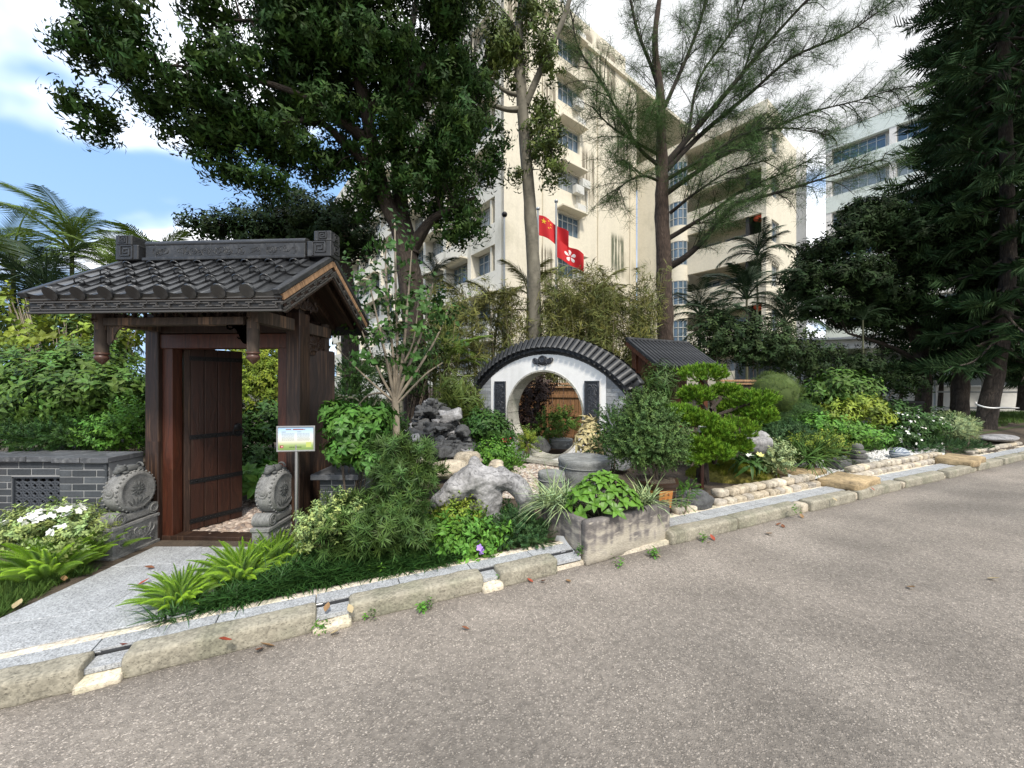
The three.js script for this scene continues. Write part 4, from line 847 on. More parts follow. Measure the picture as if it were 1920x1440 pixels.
{ // white tiled wall behind the gate on the left
  const t = thing('tiled_wall', 'short white wall with dark tile coping glimpsed left of the gate', 'wall', [-5.0, 0.1, -5.4], 0.25);
  mesh('wall', box(1.5, 1.22, 0.2, 0.2, 0.61, 0, 0.005), M.plaster, t);
  const c = boxUV(merge([xf(new THREE.CylinderGeometry(0.04, 0.036, 0.3, 10, 1, false, -Math.PI / 2, Math.PI).rotateX(Math.PI / 2), { p: [0, 0, 0.15] }), xf(new THREE.CylinderGeometry(0.044, 0.044, 0.02, 12).rotateX(Math.PI / 2), { p: [0, 0, 0.3] })]));
  const roof = mesh('coping', [box(1.6, 0.07, 0.1, 0.2, 0.12, 0, 0.02), xf(box(1.6, 0.025, 0.3, 0.2, 0, 0.14, 0), { r: [0.5, 0, 0], p: [0, 0.08, 0] }), xf(box(1.6, 0.025, 0.3, 0.2, 0, -0.14, 0), { r: [-0.5, 0, 0], p: [0, 0.08, 0] })], M.slate, t, [0, 1.22, 0]);
  for (let i = 0; i < 13; i++) for (const s of [0, 1]) { const m = mesh('cap_tile', c, M.slate, roof, [-0.55 + i * 0.125, 0.10, 0]); m.quaternion.setFromEuler(new THREE.Euler(0.5, 0, 0)); if (s) m.quaternion.premultiply(new THREE.Quaternion().setFromAxisAngle(V(0, 1, 0), Math.PI)); }
}
{ // pale wall and dark railing at the back of the garden
  const t = thing('pink_wall', 'low pale pink boundary wall behind the thin young tree', 'wall', [-2.6, 0, -13.2], 0.12);
  mesh('wall', box(6.4, 1.5, 0.18, 2.2, 0.75, 0, 0.01), texMat(T.plaster, 0.9, 0.002, { color: lin(0.85, 0.62, 0.58) }), t);
  const f = thing('metal_railing', 'dark metal railing standing in front of the pale pink wall', 'railing', [-2.6, 0, -12.7], 0.12);
  mesh('rail', [box(6.4, 0.05, 0.05, 2.2, 1.85, 0, 0.005), box(6.4, 0.05, 0.05, 2.2, 0.5, 0, 0.005)], M.iron, f);
  for (let i = 0; i < 44; i++) mesh('bar', rod(V(-1 + i * 0.148, 0.2, 0), V(-1 + i * 0.148, 1.85, 0), 0.009, 5), M.iron, f);
}
{ // white wall, posts and rail behind the pines
  const t = thing('white_wall', 'low white wall behind the dark trunks at the right', 'wall', [13.2, 0.2, -17.5], -0.25);
  mesh('wall', box(17, 1.25, 0.2, 7, 0.62, 0, 0.01), M.whiteWall, t); mesh('coping', box(17.2, 0.09, 0.3, 7, 1.29, 0, 0.02), M.whiteWall, t);
  const f = thing('pipe_railing', 'grey pipe railing with posts in front of the low white wall', 'railing', [11.8, 0.2, -15.6], -0.2);
  for (let i = 0; i < 9; i++) mesh('post', rod(V(i * 1.5, 0, 0), V(i * 1.5, 2.3, 0), 0.05, 8), M.greySteel, f);
  mesh('rail', [rod(V(0, 2.2, 0), V(12, 2.2, 0), 0.035, 8), rod(V(0, 1.1, 0), V(12, 1.1, 0), 0.03, 8), rod(V(0, 0.5, 0), V(12, 0.5, 0), 0.03, 8)], M.greySteel, f);
  const b = thing('low_roof', 'flat white walkway roof glimpsed between the right trees', 'walkway', [15.5, 0, -22], -0.3);
  mesh('roof', [box(16, 0.45, 4, 6, 3.6, 0, 0.03), box(16.4, 0.12, 4.4, 6, 3.9, 0, 0.02)], M.whiteWall, b);
  for (let i = 0; i < 5; i++) mesh('column', box(0.35, 3.5, 0.35, i * 3.4, 1.75, 1.4, 0.02), M.whiteWall, b);
  mesh('back_wall', box(16, 3.4, 0.2, 6, 1.7, -1.8, 0), std([0.16, 0.18, 0.19], 0.6), b);
}
// ---------------------------------------------------------------- flags
function starShape(cx, cy, r, rot = 0) { const s = new THREE.Shape(); for (let i = 0; i < 10; i++) { const a = rot + Math.PI / 2 + i * Math.PI / 5, q = i % 2 ? r * 0.382 : r; s[i ? 'lineTo' : 'moveTo'](cx + Math.cos(a) * q, cy + Math.sin(a) * q); } s.closePath(); return s; }
const wave = (x, y, k) => V(x * 0.97, y - 0.62 * x * (0.6 + 0.4 * x) + 0.03 * Math.sin(x * 7 + k), 0.10 * Math.sin(x * 6.5 + y * 1.8 + k) * Math.min(1, x * 2));
function clothGeo(w, h, k, g, lift = 0) {
  g = g ?? new THREE.PlaneGeometry(w, h, 30, 18).translate(w / 2, -h / 2, 0);
  const p = g.attributes.position;
  for (let i = 0; i < p.count; i++) { const z0 = p.getZ(i), q = wave(p.getX(i), p.getY(i), k); p.setXYZ(i, q.x, q.y, q.z + z0 + lift); }
  g.computeVertexNormals(); return g;
}
function fineShape(s) { // a shape as small triangles, so that it bends with the cloth
  const g = new THREE.ShapeGeometry(s, 10); return clean(g);
}
{
  const red = std([0.58, 0.012, 0.018], 0.75), gold = std([0.85, 0.55, 0.03], 0.7), wht = std([0.85, 0.85, 0.85], 0.7);
  const mk = (name, label, u, vTop, d, poleTop, k, W, H, marks, rot) => {
    const top = at(u, poleTop, d), t = thing(name, label, 'flag', [top.x, 0, top.z], rot), yt = at(u, vTop, d).y;
    mesh('flagpole', [rod(V(0, 0, 0), V(0, top.y, 0), 0.035, 10), new THREE.SphereGeometry(0.07, 12, 8).translate(0, top.y + 0.05, 0)], M.greySteel, t);
    const c = mesh('cloth', clothGeo(W, H, k), red, t, [0.03, yt, 0]);
    for (const s of marks) for (const lift of [0.004, -0.004]) mesh(s.name, clothGeo(W, H, k, fineShape(s.shape), lift), s.gold ? gold : wht, c);
    return t;
  };
  const W = 1.12, H = 0.75, st = [{ name: 'star', shape: starShape(W / 6, -H / 4, H * 0.15), gold: true }];
  for (const [x, y] of [[10, 2], [12, 4], [12, 7], [10, 9]]) st.push({ name: 'star', shape: starShape(W * x / 30, -H * y / 20, H * 0.05, x * 0.4), gold: true });
  mk('flag', 'waving red flag with yellow stars behind the slender grey trunk', 1009, 404, 14.2, 394, 0.4, W, H, st, -0.15);
  const petals = [];
  for (let i = 0; i < 5; i++) {
    const a = Math.PI / 2 + i * 2 * Math.PI / 5, s = new THREE.Shape(), cx = 0.49, cy = -0.325, R = 0.22, f = (r, o) => [cx + Math.cos(a + o) * r, cy + Math.sin(a + o) * r];
    s.moveTo(...f(0.03, 0)); s.quadraticCurveTo(...f(R * 0.55, 0.62), ...f(R * 0.85, 0.45)); s.quadraticCurveTo(...f(R * 1.08, 0.25), ...f(R * 0.98, 0.0)); s.quadraticCurveTo(...f(R * 0.85, -0.35), ...f(R * 0.5, -0.28)); s.quadraticCurveTo(...f(R * 0.25, -0.15), ...f(0.03, 0)); petals.push({ name: 'petal', shape: s });
  }
  mk('flag', 'smaller red flag with a white five-petal flower emblem', 1043, 450, 14.0, 380, 2.1, 0.98, 0.65, petals, -0.1);
  const p = at(946, 405, 15), f = thing('flagpole', 'bare flagpole with ball top before the corner of the cream building', 'flagpole', [p.x, 0, p.z]);
  mesh('pole', lathe([[0.045, 0], [0.03, p.y]], 10), M.greySteel, f); mesh('ball', new THREE.SphereGeometry(0.11, 14, 10), M.iron, f, [0, p.y + 0.06, 0]);
}
// ---------------------------------------------------------------- rocks and stone pieces
function sdfRock(caps, k, res, noiseAmp, seed, rough = 4) { // capsules [ax,ay,az,ra,bx,by,bz,rb] joined smoothly
  const box3 = new THREE.Box3();
  for (const c of caps) { box3.expandByPoint(V(c[0], c[1], c[2]).subScalar(c[3] * 1.5)); box3.expandByPoint(V(c[0], c[1], c[2]).addScalar(c[3] * 1.5)); box3.expandByPoint(V(c[4], c[5], c[6]).subScalar(c[7] * 1.5)); box3.expandByPoint(V(c[4], c[5], c[6]).addScalar(c[7] * 1.5)); }
  const ctr = box3.getCenter(V()), half = Math.max(...box3.getSize(V()).toArray()) / 2 * 1.12;
  const mc = new MarchingCubes(res, new THREE.MeshBasicMaterial(), false, false, 120000); mc.isolation = 0;
  let o = 0;
  for (let z = 0; z < res; z++) for (let y = 0; y < res; y++) for (let x = 0; x < res; x++) {
    const px = ctr.x + (x - res / 2) / (res / 2) * half, py = ctr.y + (y - res / 2) / (res / 2) * half, pz = ctr.z + (z - res / 2) / (res / 2) * half;
    let s = 0;
    for (const c of caps) {
      const bx = c[4] - c[0], by = c[5] - c[1], bz = c[6] - c[2], l = bx * bx + by * by + bz * bz, h = l > 0 ? clamp(((px - c[0]) * bx + (py - c[1]) * by + (pz - c[2]) * bz) / l) : 0;
      const d = Math.hypot(px - c[0] - bx * h, py - c[1] - by * h, pz - c[2] - bz * h) - mix(c[3], c[7], h);
      s += Math.exp(-d / k);
    }
    let d = -k * Math.log(Math.max(s, 1e-30));
    d += noiseAmp * (fbm3(px * rough + seed, py * rough, pz * rough, 4) * 2 - 0.6 * Math.pow(1 - Math.abs(noise3(px * rough * 1.3, py * rough * 1.3 + seed, pz * rough * 1.3)), 4) * 0.5);
    mc.field[o++] = -d;
  }
  mc.update();
  const n = mc.count, p = new Float32Array(n * 3);
  for (let i = 0; i < n * 3; i += 3) { p[i] = ctr.x + mc.positionArray[i] * half; p[i + 1] = ctr.y + mc.positionArray[i + 1] * half; p[i + 2] = ctr.z + mc.positionArray[i + 2] * half; }
  const g = new THREE.BufferGeometry(); g.setAttribute('position', new THREE.BufferAttribute(p, 3));
  return boxUV(smoothed(g));
}
{ // scholar rock
  const d0 = 4.2, base = onSoil(915, d0), P = (u, v, r, dz = 0) => { const p = at(u, v, d0).sub(base); return [p.x, p.y, dz, r * 1.1 / FPX * d0]; };
  const J = (a, b) => [...a, ...b];
  const caps = [J(P(890, 868, 9), P(893, 895, 24)), J(P(893, 898, 24), P(858, 915, 22, 0.03)), J(P(858, 915, 22, 0.03), P(828, 936, 15, 0.05)), J(P(828, 936, 14, 0.05), P(848, 948, 8, 0.04)), J(P(893, 895, 24), P(940, 898, 17, -0.02)), J(P(940, 898, 17), P(972, 912, 13, 0.02)), J(P(972, 912, 13, 0.02), P(991, 945, 12, 0.03)), J(P(991, 945, 12, 0.03), P(978, 972, 14, 0.03)),
    J(P(908, 915, 22), P(907, 945, 17, 0.02)), J(P(907, 945, 17, 0.02), P(912, 985, 24)), J(P(912, 985, 22), P(972, 990, 18)), J(P(930, 925, 12, -0.02), P(926, 965, 9, 0)), J(P(870, 925, 14, -0.06), P(880, 985, 16, -0.1))];
  const t = mesh('scholar_rock', sdfRock(caps, 0.012, 96, 0.036, 3.3, 4), M.greyRock, scene, base);
  tag(t, 'large pierced grey scholar rock with a peak behind the low bushes', 'rock');
}
{ // dark stacked rockery
  const b = onSoil(840, 6.4), t = thing('rockery', 'dark stacked slate rockery rising beside the thin young tree', 'rockery', b), r = rngOf(17);
  for (let i = 0; i < 200; i++) {
    const k = Math.pow((i + 0.5) / 200, 0.7), v = 748 + k * 112, u0 = mix(790, 752, k), u1 = mix(815, 905, Math.pow(k, 0.85)), u = mix(u0, u1, r()), d = 6.9 - k * 1.1 + (r() - 0.5) * 0.7;
    const p = at(u, v, d).sub(b), w = 0.10 + r() * r() * 0.26;
    const m = mesh('rock', stone(w, w * (0.3 + r() * 0.45), w * (0.5 + r() * 0.5), w * 0.03, w * 0.2, 7 / w * 0.3, i, [6, 5, 5]), r() < 0.85 ? M.darkRock : M.greyRock, t, p);
    m.rotation.set((r() - 0.5) * 1.0, r() * 6, (r() - 0.5) * 1.0);
  }
}
const boulder = (name, label, u, v, d, w, h, dp, seed, mat, turn = 0, amp = 0.25) => { const p = onSoil(u, d); const m = mesh(name, rock(w, h, dp, seed, amp), mat, scene, [p.x, at(u, v, d).y, p.z]); m.rotation.y = turn; return tag(m, label, 'rock'); };
boulder('boulder', 'low cream boulder left of the scholar rock peak', 838, 893, 5.0, 0.62, 0.2, 0.5, 1.3, M.creamRock);
boulder('boulder', 'pitted cream boulder at the foot of the dark rockery', 878, 878, 5.3, 0.44, 0.24, 0.35, 2.9, M.creamRock, 0.5, 0.4);
boulder('boulder', 'small cream boulder between the scholar rock and the pebble floor', 930, 884, 5.1, 0.24, 0.16, 0.24, 4.4, M.creamRock);
boulder('boulder', 'cream boulder under the grey trunk of the young tree', 778, 893, 5.0, 0.5, 0.24, 0.4, 5.6, M.creamRock);
boulder('boulder', 'dark wet-looking boulder right of the brown bonsai pot', 1300, 958, 4.75, 0.6, 0.26, 0.36, 7.7, M.darkRock, 0.3);
boulder('boulder', 'rounded grey boulder behind the white magnolia flowers', 1418, 850, 6.1, 0.62, 0.36, 0.4, 8.8, M.greyRock, 0.2);
boulder('boulder', 'dark grey boulder at the back of the moss mound', 1365, 850, 6.0, 0.45, 0.4, 0.4, 9.9, M.darkRock);
boulder('boulder', 'dark boulder inside the moon opening by the threshold', 1012, 852, 7.9, 0.42, 0.36, 0.36, 11.2, M.darkRock);
boulder('boulder', 'pale upright pointed stone among the low bushes at right', 1619, 812, 8.6, 0.3, 0.48, 0.24, 12.5, M.greyRock, 0, 0.3);
boulder('boulder', 'flat grey-green stone at the far right bed', 1872, 826, 9.6, 1.15, 0.16, 0.6, 13.1, M.greyRock, KROT, 0.12);
{ // striped boulder: pale bands in dark stone
  const p = onPlane(1686, 858, 0.16), tx = texPair(256, [0.3, 0.16], (u, v) => { const n = pfbm(u, v, 4, 5, 3), k = sstep(0.35, 0.75, 0.5 + 0.5 * Math.sin((v * 4 + n * 0.6) * 6.283)); return [mix(0.10, 0.42, k), mix(0.13, 0.45, k), mix(0.18, 0.48, k), n]; });
  const m = mesh('striped_boulder', rock(0.40, 0.2, 0.28, 3.1, 0.08, 4, 0.02), texMat(tx, 0.55, 0.002), scene, p); m.rotation.y = 0.4; tag(m, 'rounded blue-grey boulder with pale stripes on the cream edging', 'rock');
}
{ // little stone pagoda and trough
  const p = onPlane(1608, 872, 0.16), t = thing('stone_pagoda', 'small weathered grey stone pagoda on the cream edging', 'pagoda', p);
  mesh('base', stone(0.24, 0.12, 0.24, 0.02, 0.008, 12, 1, [5, 4, 5]), M.darkRock2, t, [0, 0.06, 0]); mesh('tier', stone(0.21, 0.1, 0.21, 0.03, 0.008, 12, 2, [5, 4, 5]), M.darkRock2, t, [0, 0.165, 0]);
  mesh('tier', stone(0.18, 0.07, 0.18, 0.03, 0.008, 12, 3, [5, 4, 5]), M.darkRock2, t, [0, 0.245, 0]); mesh('cap', rock(0.17, 0.12, 0.17, 5, 0.08), M.darkRock2, t, [0, 0.27, 0]);
  const q = onPlane(1571, 880, 0.12), w = thing('stone_trough', 'dark grey rough stone trough left of the small pagoda', 'trough', q, KROT);
  mesh('basin', stone(0.36, 0.16, 0.26, 0.02, 0.014, 9, 6, [7, 4, 5]), M.darkRock, w, [0, 0.08, 0]); mesh('rim', [stone(0.36, 0.03, 0.05, 0.01, 0.006, 9, 7, [7, 2, 2]).translate(0, 0.165, 0.1), stone(0.36, 0.03, 0.05, 0.01, 0.006, 9, 8, [7, 2, 2]).translate(0, 0.165, -0.1), stone(0.05, 0.03, 0.2, 0.01, 0.006, 9, 9, [2, 2, 5]).translate(0.155, 0.165, 0), stone(0.05, 0.03, 0.2, 0.01, 0.006, 9, 10, [2, 2, 5]).translate(-0.155, 0.165, 0)], M.darkRock2, w);
}
// cream edging stones in two courses
function edging(name, label, u0, u1, t0, courses, seed) {
  const s0 = sOfUT(u0, t0), s1 = sOfUT(u1, t0), c = kerb((s0 + s1) / 2, t0), th = thing(name, label, 'edging', c, KROT), r = rngOf(seed);
  for (let k = 0; k < courses; k++) { let s = s0 + k * 0.07 + (k ? 0.05 : 0); while (s < s1 - (k ? 0.1 : 0)) { const L = 0.12 + r() * 0.1, h = 0.085 + r() * 0.02; const m = mesh('stone', stone(L - 0.008, h, 0.14, 0.03, 0.012, 8, seed + s * 3, [5, 4, 4]), M.edge[Math.floor(r() * 3)], th, [s + L / 2 - (s0 + s1) / 2, 0.115 + k * 0.088, -k * 0.07 + (r() - 0.5) * 0.02]); m.rotation.y = (r() - 0.5) * 0.15; m.rotation.z = (r() - 0.5) * 0.06; s += L; } }
}
edging('stone_edging', 'two-course cream cobble edging in front of the moss mound', 1338, 1535, 0.50, 2, 3);
edging('stone_edging', 'cream cobble edging between the two flat ochre stones', 1592, 1765, 0.52, 2, 8);
edging('stone_edging', 'pale low stone ring round the far right bed', 1815, 1905, 0.6, 1, 12);
edging('brick_edging', 'short reddish brick edging beside the bonsai pot', 1262, 1306, 0.5, 1, 15);
for (const [u, v, w, label] of [[1590, 896, 0.85, 'large flat ochre stepping stone between the cobble edgings'], [1800, 858, 0.9, 'second flat ochre stone further right along the kerb'], [1500, 880, 0.6, 'thin pale ochre slab behind the first cobble edging']]) {
  const p = onPlane(u, v, 0.2), m = mesh('flat_stone', stone(w, 0.13, 0.5, 0.03, 0.03, 3, u, [14, 4, 10]), M.ochreRock, scene, [p.x, 0.15, p.z]); m.rotation.y = KROT + 0.1; tag(m, label, 'stone');
}
{ // white gravel and the pebble floor
  const peb = [0, 1, 2].map((i) => { const g = new THREE.IcosahedronGeometry(0.5, 1).scale(1, 0.55, 0.75); return smoothed(g); });
  const scatterPebbles = (name, label, n, pick, tones, size, seed) => {
    const r = rngOf(seed), im = new THREE.InstancedMesh(peb[0], std([1, 1, 1], 0.8), n), mt = new THREE.Matrix4();
    for (let i = 0; i < n; i++) { const p = pick(r), s = size * (0.6 + r() * 0.8), tn = tones[Math.floor(r() * tones.length)], k = 0.8 + r() * 0.4; mt.compose(p, new THREE.Quaternion().setFromEuler(new THREE.Euler((r() - 0.5) * 0.5, r() * 6.3, (r() - 0.5) * 0.5)), V(s, s, s)); im.setMatrixAt(i, mt); im.setColorAt(i, lin(tn[0] * k, tn[1] * k, tn[2] * k)); }
    im.name = name; im.castShadow = im.receiveShadow = true; scene.add(im); stuff(tag(im, label)); return im;
  };
  const inQuad = (a, b, c, d, r) => { const x = r(), y = r(); return a.clone().lerp(b, x).lerp(d.clone().lerp(c, x), y); };
  const G = (u, v, h) => onPlane(u, v, h);
  const q1 = [G(930, 925, 0.16), G(1150, 925, 0.16), G(1090, 862, 0.17), G(968, 866, 0.17)];
  scatterPebbles('pebble_floor', 'rounded cream, white and brown pebbles before the moon gate', 9000, (r) => { const p = inQuad(...q1, r); p.y = soilH(p.x, p.z) + 0.012 + r() * 0.012; return p; }, [[0.5, 0.42, 0.34], [0.62, 0.58, 0.52], [0.36, 0.27, 0.21], [0.45, 0.4, 0.36], [0.2, 0.17, 0.15]], 0.062, 4);
  const q2 = [V(-3.4, 0, -3.8), V(-2.15, 0, -3.8), V(-1.9, 0, -5.6), V(-3.4, 0, -5.6)];
  scatterPebbles('pebble_path', 'brown and cream pebbles paving the ground inside the gate', 5000, (r) => { const p = inQuad(...q2, r); p.y = soilH(p.x, p.z) + 0.01 + r() * 0.01; return p; }, [[0.33, 0.25, 0.2], [0.5, 0.42, 0.36], [0.2, 0.16, 0.14], [0.4, 0.33, 0.28]], 0.055, 5);
  scatterPebbles('white_gravel', 'fine white gravel between the flat ochre stones', 9000, (r) => { const t = 0.62 + r() * 0.75, s = mix(sOfUT(1478, t), sOfUT(1770, t), r()), p = kerb(s, t); p.y = Math.max(soilH(p.x, p.z), 0.12) + 0.012 + r() * 0.014; return p; }, [[0.7, 0.7, 0.68], [0.6, 0.59, 0.56]], 0.035, 6);
}
// ---------------------------------------------------------------- stone table, stools
function stoneDrum(name, label, u, d, top, R, H) {
  const p = onSoil(u, d), t = thing(name, label, name === 'stone_table' ? 'table' : 'stool', [p.x, top - H, p.z]);
  mesh('body', boxUV(lathe([[0.001, 0], [R * 0.78, 0], [R * 0.86, 0.02], [R * 0.93, H * 0.3], [R * 0.98, H * 0.6], [R * 0.96, H * 0.82], [R, H * 0.86], [R, H * 0.93], [R * 0.97, H * 0.99], [R * 0.9, H], [0.001, H]], 40)), M.tableStone, t);
  mesh('band', [new THREE.TorusGeometry(R * 0.985, 0.008, 6, 44).rotateX(Math.PI / 2).translate(0, H * 0.78, 0), new THREE.TorusGeometry(R * 0.88, 0.008, 6, 44).rotateX(Math.PI / 2).translate(0, H * 0.1, 0)], M.tableStone, t);
  for (let i = 0; i < 4; i++) { const a = 0.5 + i * Math.PI / 2; mesh('ring_mask', [xf(new THREE.TorusGeometry(R * 0.14, R * 0.03, 6, 18), { p: [0, -R * 0.1, 0] }), new THREE.SphereGeometry(R * 0.13, 10, 8).scale(1, 1, 0.4)], M.tableStone, t, [Math.sin(a) * R * 0.965, H * 0.55, Math.cos(a) * R * 0.965]).rotation.y = a; }
}
stoneDrum('stone_table', 'round dark grey stone drum table behind the concrete planter', 1095, 5.0, 0.655, 0.335, 0.5);
stoneDrum('stone_stool', 'small grey stone drum stool left of the stone table', 1034, 4.7, 0.53, 0.165, 0.42);
stoneDrum('stone_stool', 'flat grey stone stool inside the moon opening', 1052, 8.3, 0.42, 0.26, 0.2);
stoneDrum('stone_stool', 'grey stone stool at the right rim of the moon opening', 1128, 6.1, 0.72, 0.15, 0.44);
// ---------------------------------------------------------------- bronze crane
{
  const b = onSoil(862, 6.0), t = thing('crane_statue', 'slim dark bronze crane statue in front of the rockery', 'statue', b);
  const m = std([0.03, 0.028, 0.024], 0.45, { metalness: 0.6 });
  mesh('body', [limb([V(-0.13, 0.47, 0), V(-0.05, 0.52, 0), V(0.05, 0.56, 0), V(0.09, 0.62, 0), V(0.05, 0.72, 0.01), V(0.0, 0.80, 0.01), V(0.0, 0.87, 0.01), V(0.03, 0.9, 0.01)], [0.008, 0.055, 0.075, 0.05, 0.02, 0.014, 0.014, 0.02], 10, 0), new THREE.SphereGeometry(0.024, 10, 8).scale(1.3, 0.9, 0.9).translate(0.04, 0.905, 0.01)], m, t);
  mesh('beak', rod(V(0.06, 0.905, 0.01), V(0.17, 0.89, 0.012), 0.007, 6), m, t);
  for (const s of [-1, 1]) { mesh('leg', [rod(V(0.0 + s * 0.015, 0.52, s * 0.02), V(0.02 + s * 0.01, 0.27, s * 0.02), 0.009, 6), rod(V(0.02 + s * 0.01, 0.27, s * 0.02), V(0.01 + s * 0.012, 0.0, s * 0.02), 0.007, 6)], m, t); mesh('wing', xf(new THREE.SphereGeometry(0.5, 12, 8).scale(0.26, 0.1, 0.04), { r: [0, 0, 0.35], p: [-0.02, 0.54, s * 0.055] }), m, t); }
  mesh('tail', xf(new THREE.ConeGeometry(0.05, 0.16, 8).scale(1, 1, 0.5), { r: [0, 0, 1.9], p: [-0.17, 0.46, 0] }), m, t);
  mesh('plinth', rock(0.26, 0.08, 0.22, 3, 0.1), M.darkRock, t, [0, -0.02, 0]); t.rotation.y = 2.4;
}
// ---------------------------------------------------------------- concrete planter
{
  const c0 = at(1100, 1068, 3.36), t = thing('concrete_planter', 'heavy stained concrete planter box at the corner by the road', 'planter', [c0.x, 0, c0.z], 0.517);
  const L = 1.10, D = 0.72, H = 0.39, w = 0.085;
  const tx = texPair(512, [1.15, 0.40], (u, v) => { const a = pfbm(u, v, 5, 21, 5), b = pfbm(u, v, 60, 4, 3), st = pnoise(u * 34, v * 3, 34, 12) * 0.6 + 0.4 * pfbm(u, v, 9, 14, 4), top = sstep(0.22, 0.85, v + (st - 0.5) * 0.9 + 0.9 * (pfbm(u, v, 7, 55, 5) - 0.5)) * sstep(0.30, 0.62, pfbm(u, v, 14, 57, 5) + 0.25 * v); const k = (0.24 + 0.24 * a + 0.14 * (b - 0.5)) * mix(1, 0.30, top * 0.9); return [k * 1.08, k * 0.98, k * mix(0.80, 0.92, top), 0.4 * a + 0.5 * b]; });
  const mat = texMat(tx, 0.95, 0.006);
  const wall = (x, z, lx, lz) => { const g = stone(lx, H, lz, 0.016, 0.006, 7, x * 3 + z + 2, [Math.ceil(lx / 0.04), 9, Math.ceil(lz / 0.04)]); g.translate(0, H / 2, 0); const uv = g.attributes.uv, p = g.attributes.position; for (let i = 0; i < p.count; i++) uv.setXY(i, p.getX(i) + p.getZ(i) + x, p.getY(i)); return mesh('wall', g, mat, t, [x, 0, z]); };
  wall(L / 2, -w / 2, L, w); wall(L / 2, -D + w / 2, L, w); wall(w / 2 + 0.002, -D / 2, w, D - 2 * w + 0.01); wall(L - w / 2 - 0.002, -D / 2, w, D - 2 * w + 0.01);
  mesh('soil', boxUV(new THREE.BoxGeometry(L - 2 * w, 0.05, D - 2 * w).translate(L / 2, H - 0.09, -D / 2)), M.soil, t);
  const pt = new THREE.Shape(); pt.moveTo(0, 0); pt.lineTo(0.34, 0); pt.lineTo(0.32, 0.07); pt.quadraticCurveTo(0.2, 0.11, 0.16, 0.15); pt.lineTo(0.05, 0.12); pt.lineTo(0, 0.03); pt.closePath();
  mesh('paint_patch', xf(new THREE.ShapeGeometry(pt), { r: [0, -Math.PI / 2, 0] }), M.paint ?? M.white, t, [-0.022, 0.02, -0.46]);
}
// ---------------------------------------------------------------- bonsai pot
{
  const p = at(1231, 952, 4.35), t = thing('bonsai_pot', 'brown glazed plant pot with tan panels and brushed characters', 'pot', p, -0.35);
  const n = 6, R0 = 0.165, R1 = 0.235, H = 0.30;
  mesh('body', xf(new THREE.CylinderGeometry(R1, R0, H, n, 1).translate(0, H / 2, 0), {}), std([0.055, 0.026, 0.016], 0.35), t);
  mesh('rim', xf(new THREE.CylinderGeometry(R1 + 0.03, R1 + 0.012, 0.04, n, 1).translate(0, H, 0), {}), std([0.05, 0.025, 0.017], 0.35), t);
  mesh('soil', new THREE.CylinderGeometry(R1 - 0.01, R1 - 0.01, 0.02, n).translate(0, H + 0.016, 0), M.soil, t);
  const c = document.createElement('canvas'); c.width = 256; c.height = 300; const x = c.getContext('2d'); x.fillStyle = '#b9793f'; x.fillRect(0, 0, 256, 300); x.strokeStyle = '#4a1f10'; x.lineWidth = 7; x.lineCap = 'round';
  const rr = rngOf(12);
  for (let i = 0; i < 2; i++) for (let j = 0; j < 3; j++) { const ox = 55 + i * 90, oy = 30 + j * 85; for (const [a, b, e, f] of [[0, 12, 52, 8], [26, -6, 24, 62], [4, 32, 48, 30], [22, 34, 2, 62], [28, 36, 52, 60], [10, 50, 42, 48]]) { if (rr() < 0.22) continue; x.beginPath(); x.moveTo(ox + a + rr() * 6, oy + b + rr() * 6); x.lineTo(ox + e + rr() * 6, oy + f + rr() * 6); x.stroke(); } }
  const tx = new THREE.CanvasTexture(c); tx.colorSpace = THREE.SRGBColorSpace;
  const pm = new THREE.MeshStandardMaterial({ map: tx, roughness: 0.5, side: THREE.DoubleSide });
  for (let i = 0; i < n; i++) { const a = (i + 0.5) / n * 6.2832, m = mesh('panel', new THREE.PlaneGeometry(0.155, 0.2), pm, t, [Math.sin(a) * 0.179, H * 0.48, Math.cos(a) * 0.179]); m.rotation.order = 'YXZ'; m.rotation.y = a; m.rotation.x = 0.19; }
}
{ // small meter box
  const p = onSoil(1316, 5.25), y = at(1316, 812, 5.25).y, t = thing('meter_box', 'small white box with grey screen on a post under the cloud-pruned tree', 'meter box', p);
  mesh('post', box(0.04, y - p.y + 0.02, 0.04, 0, (y - p.y) / 2, 0, 0.004), M.redwood, t); mesh('case', box(0.10, 0.085, 0.06, 0, y - p.y + 0.055, 0.01, 0.008), M.white, t); mesh('screen', box(0.05, 0.04, 0.01, 0, y - p.y + 0.058, 0.042, 0.002), std([0.12, 0.15, 0.16], 0.3), t);
  const q = onSoil(1294, 5.5), s = mesh('junction_box', box(0.16, 0.12, 0.1, 0, 0, 0, 0.01), texMat(T.plaster, 0.8, 0.001, { color: lin(0.62, 0.45, 0.38) }), scene, [q.x, at(1294, 796, 5.5).y, q.z]); tag(s, 'pinkish-brown box beside the small white meter box', 'box');
}
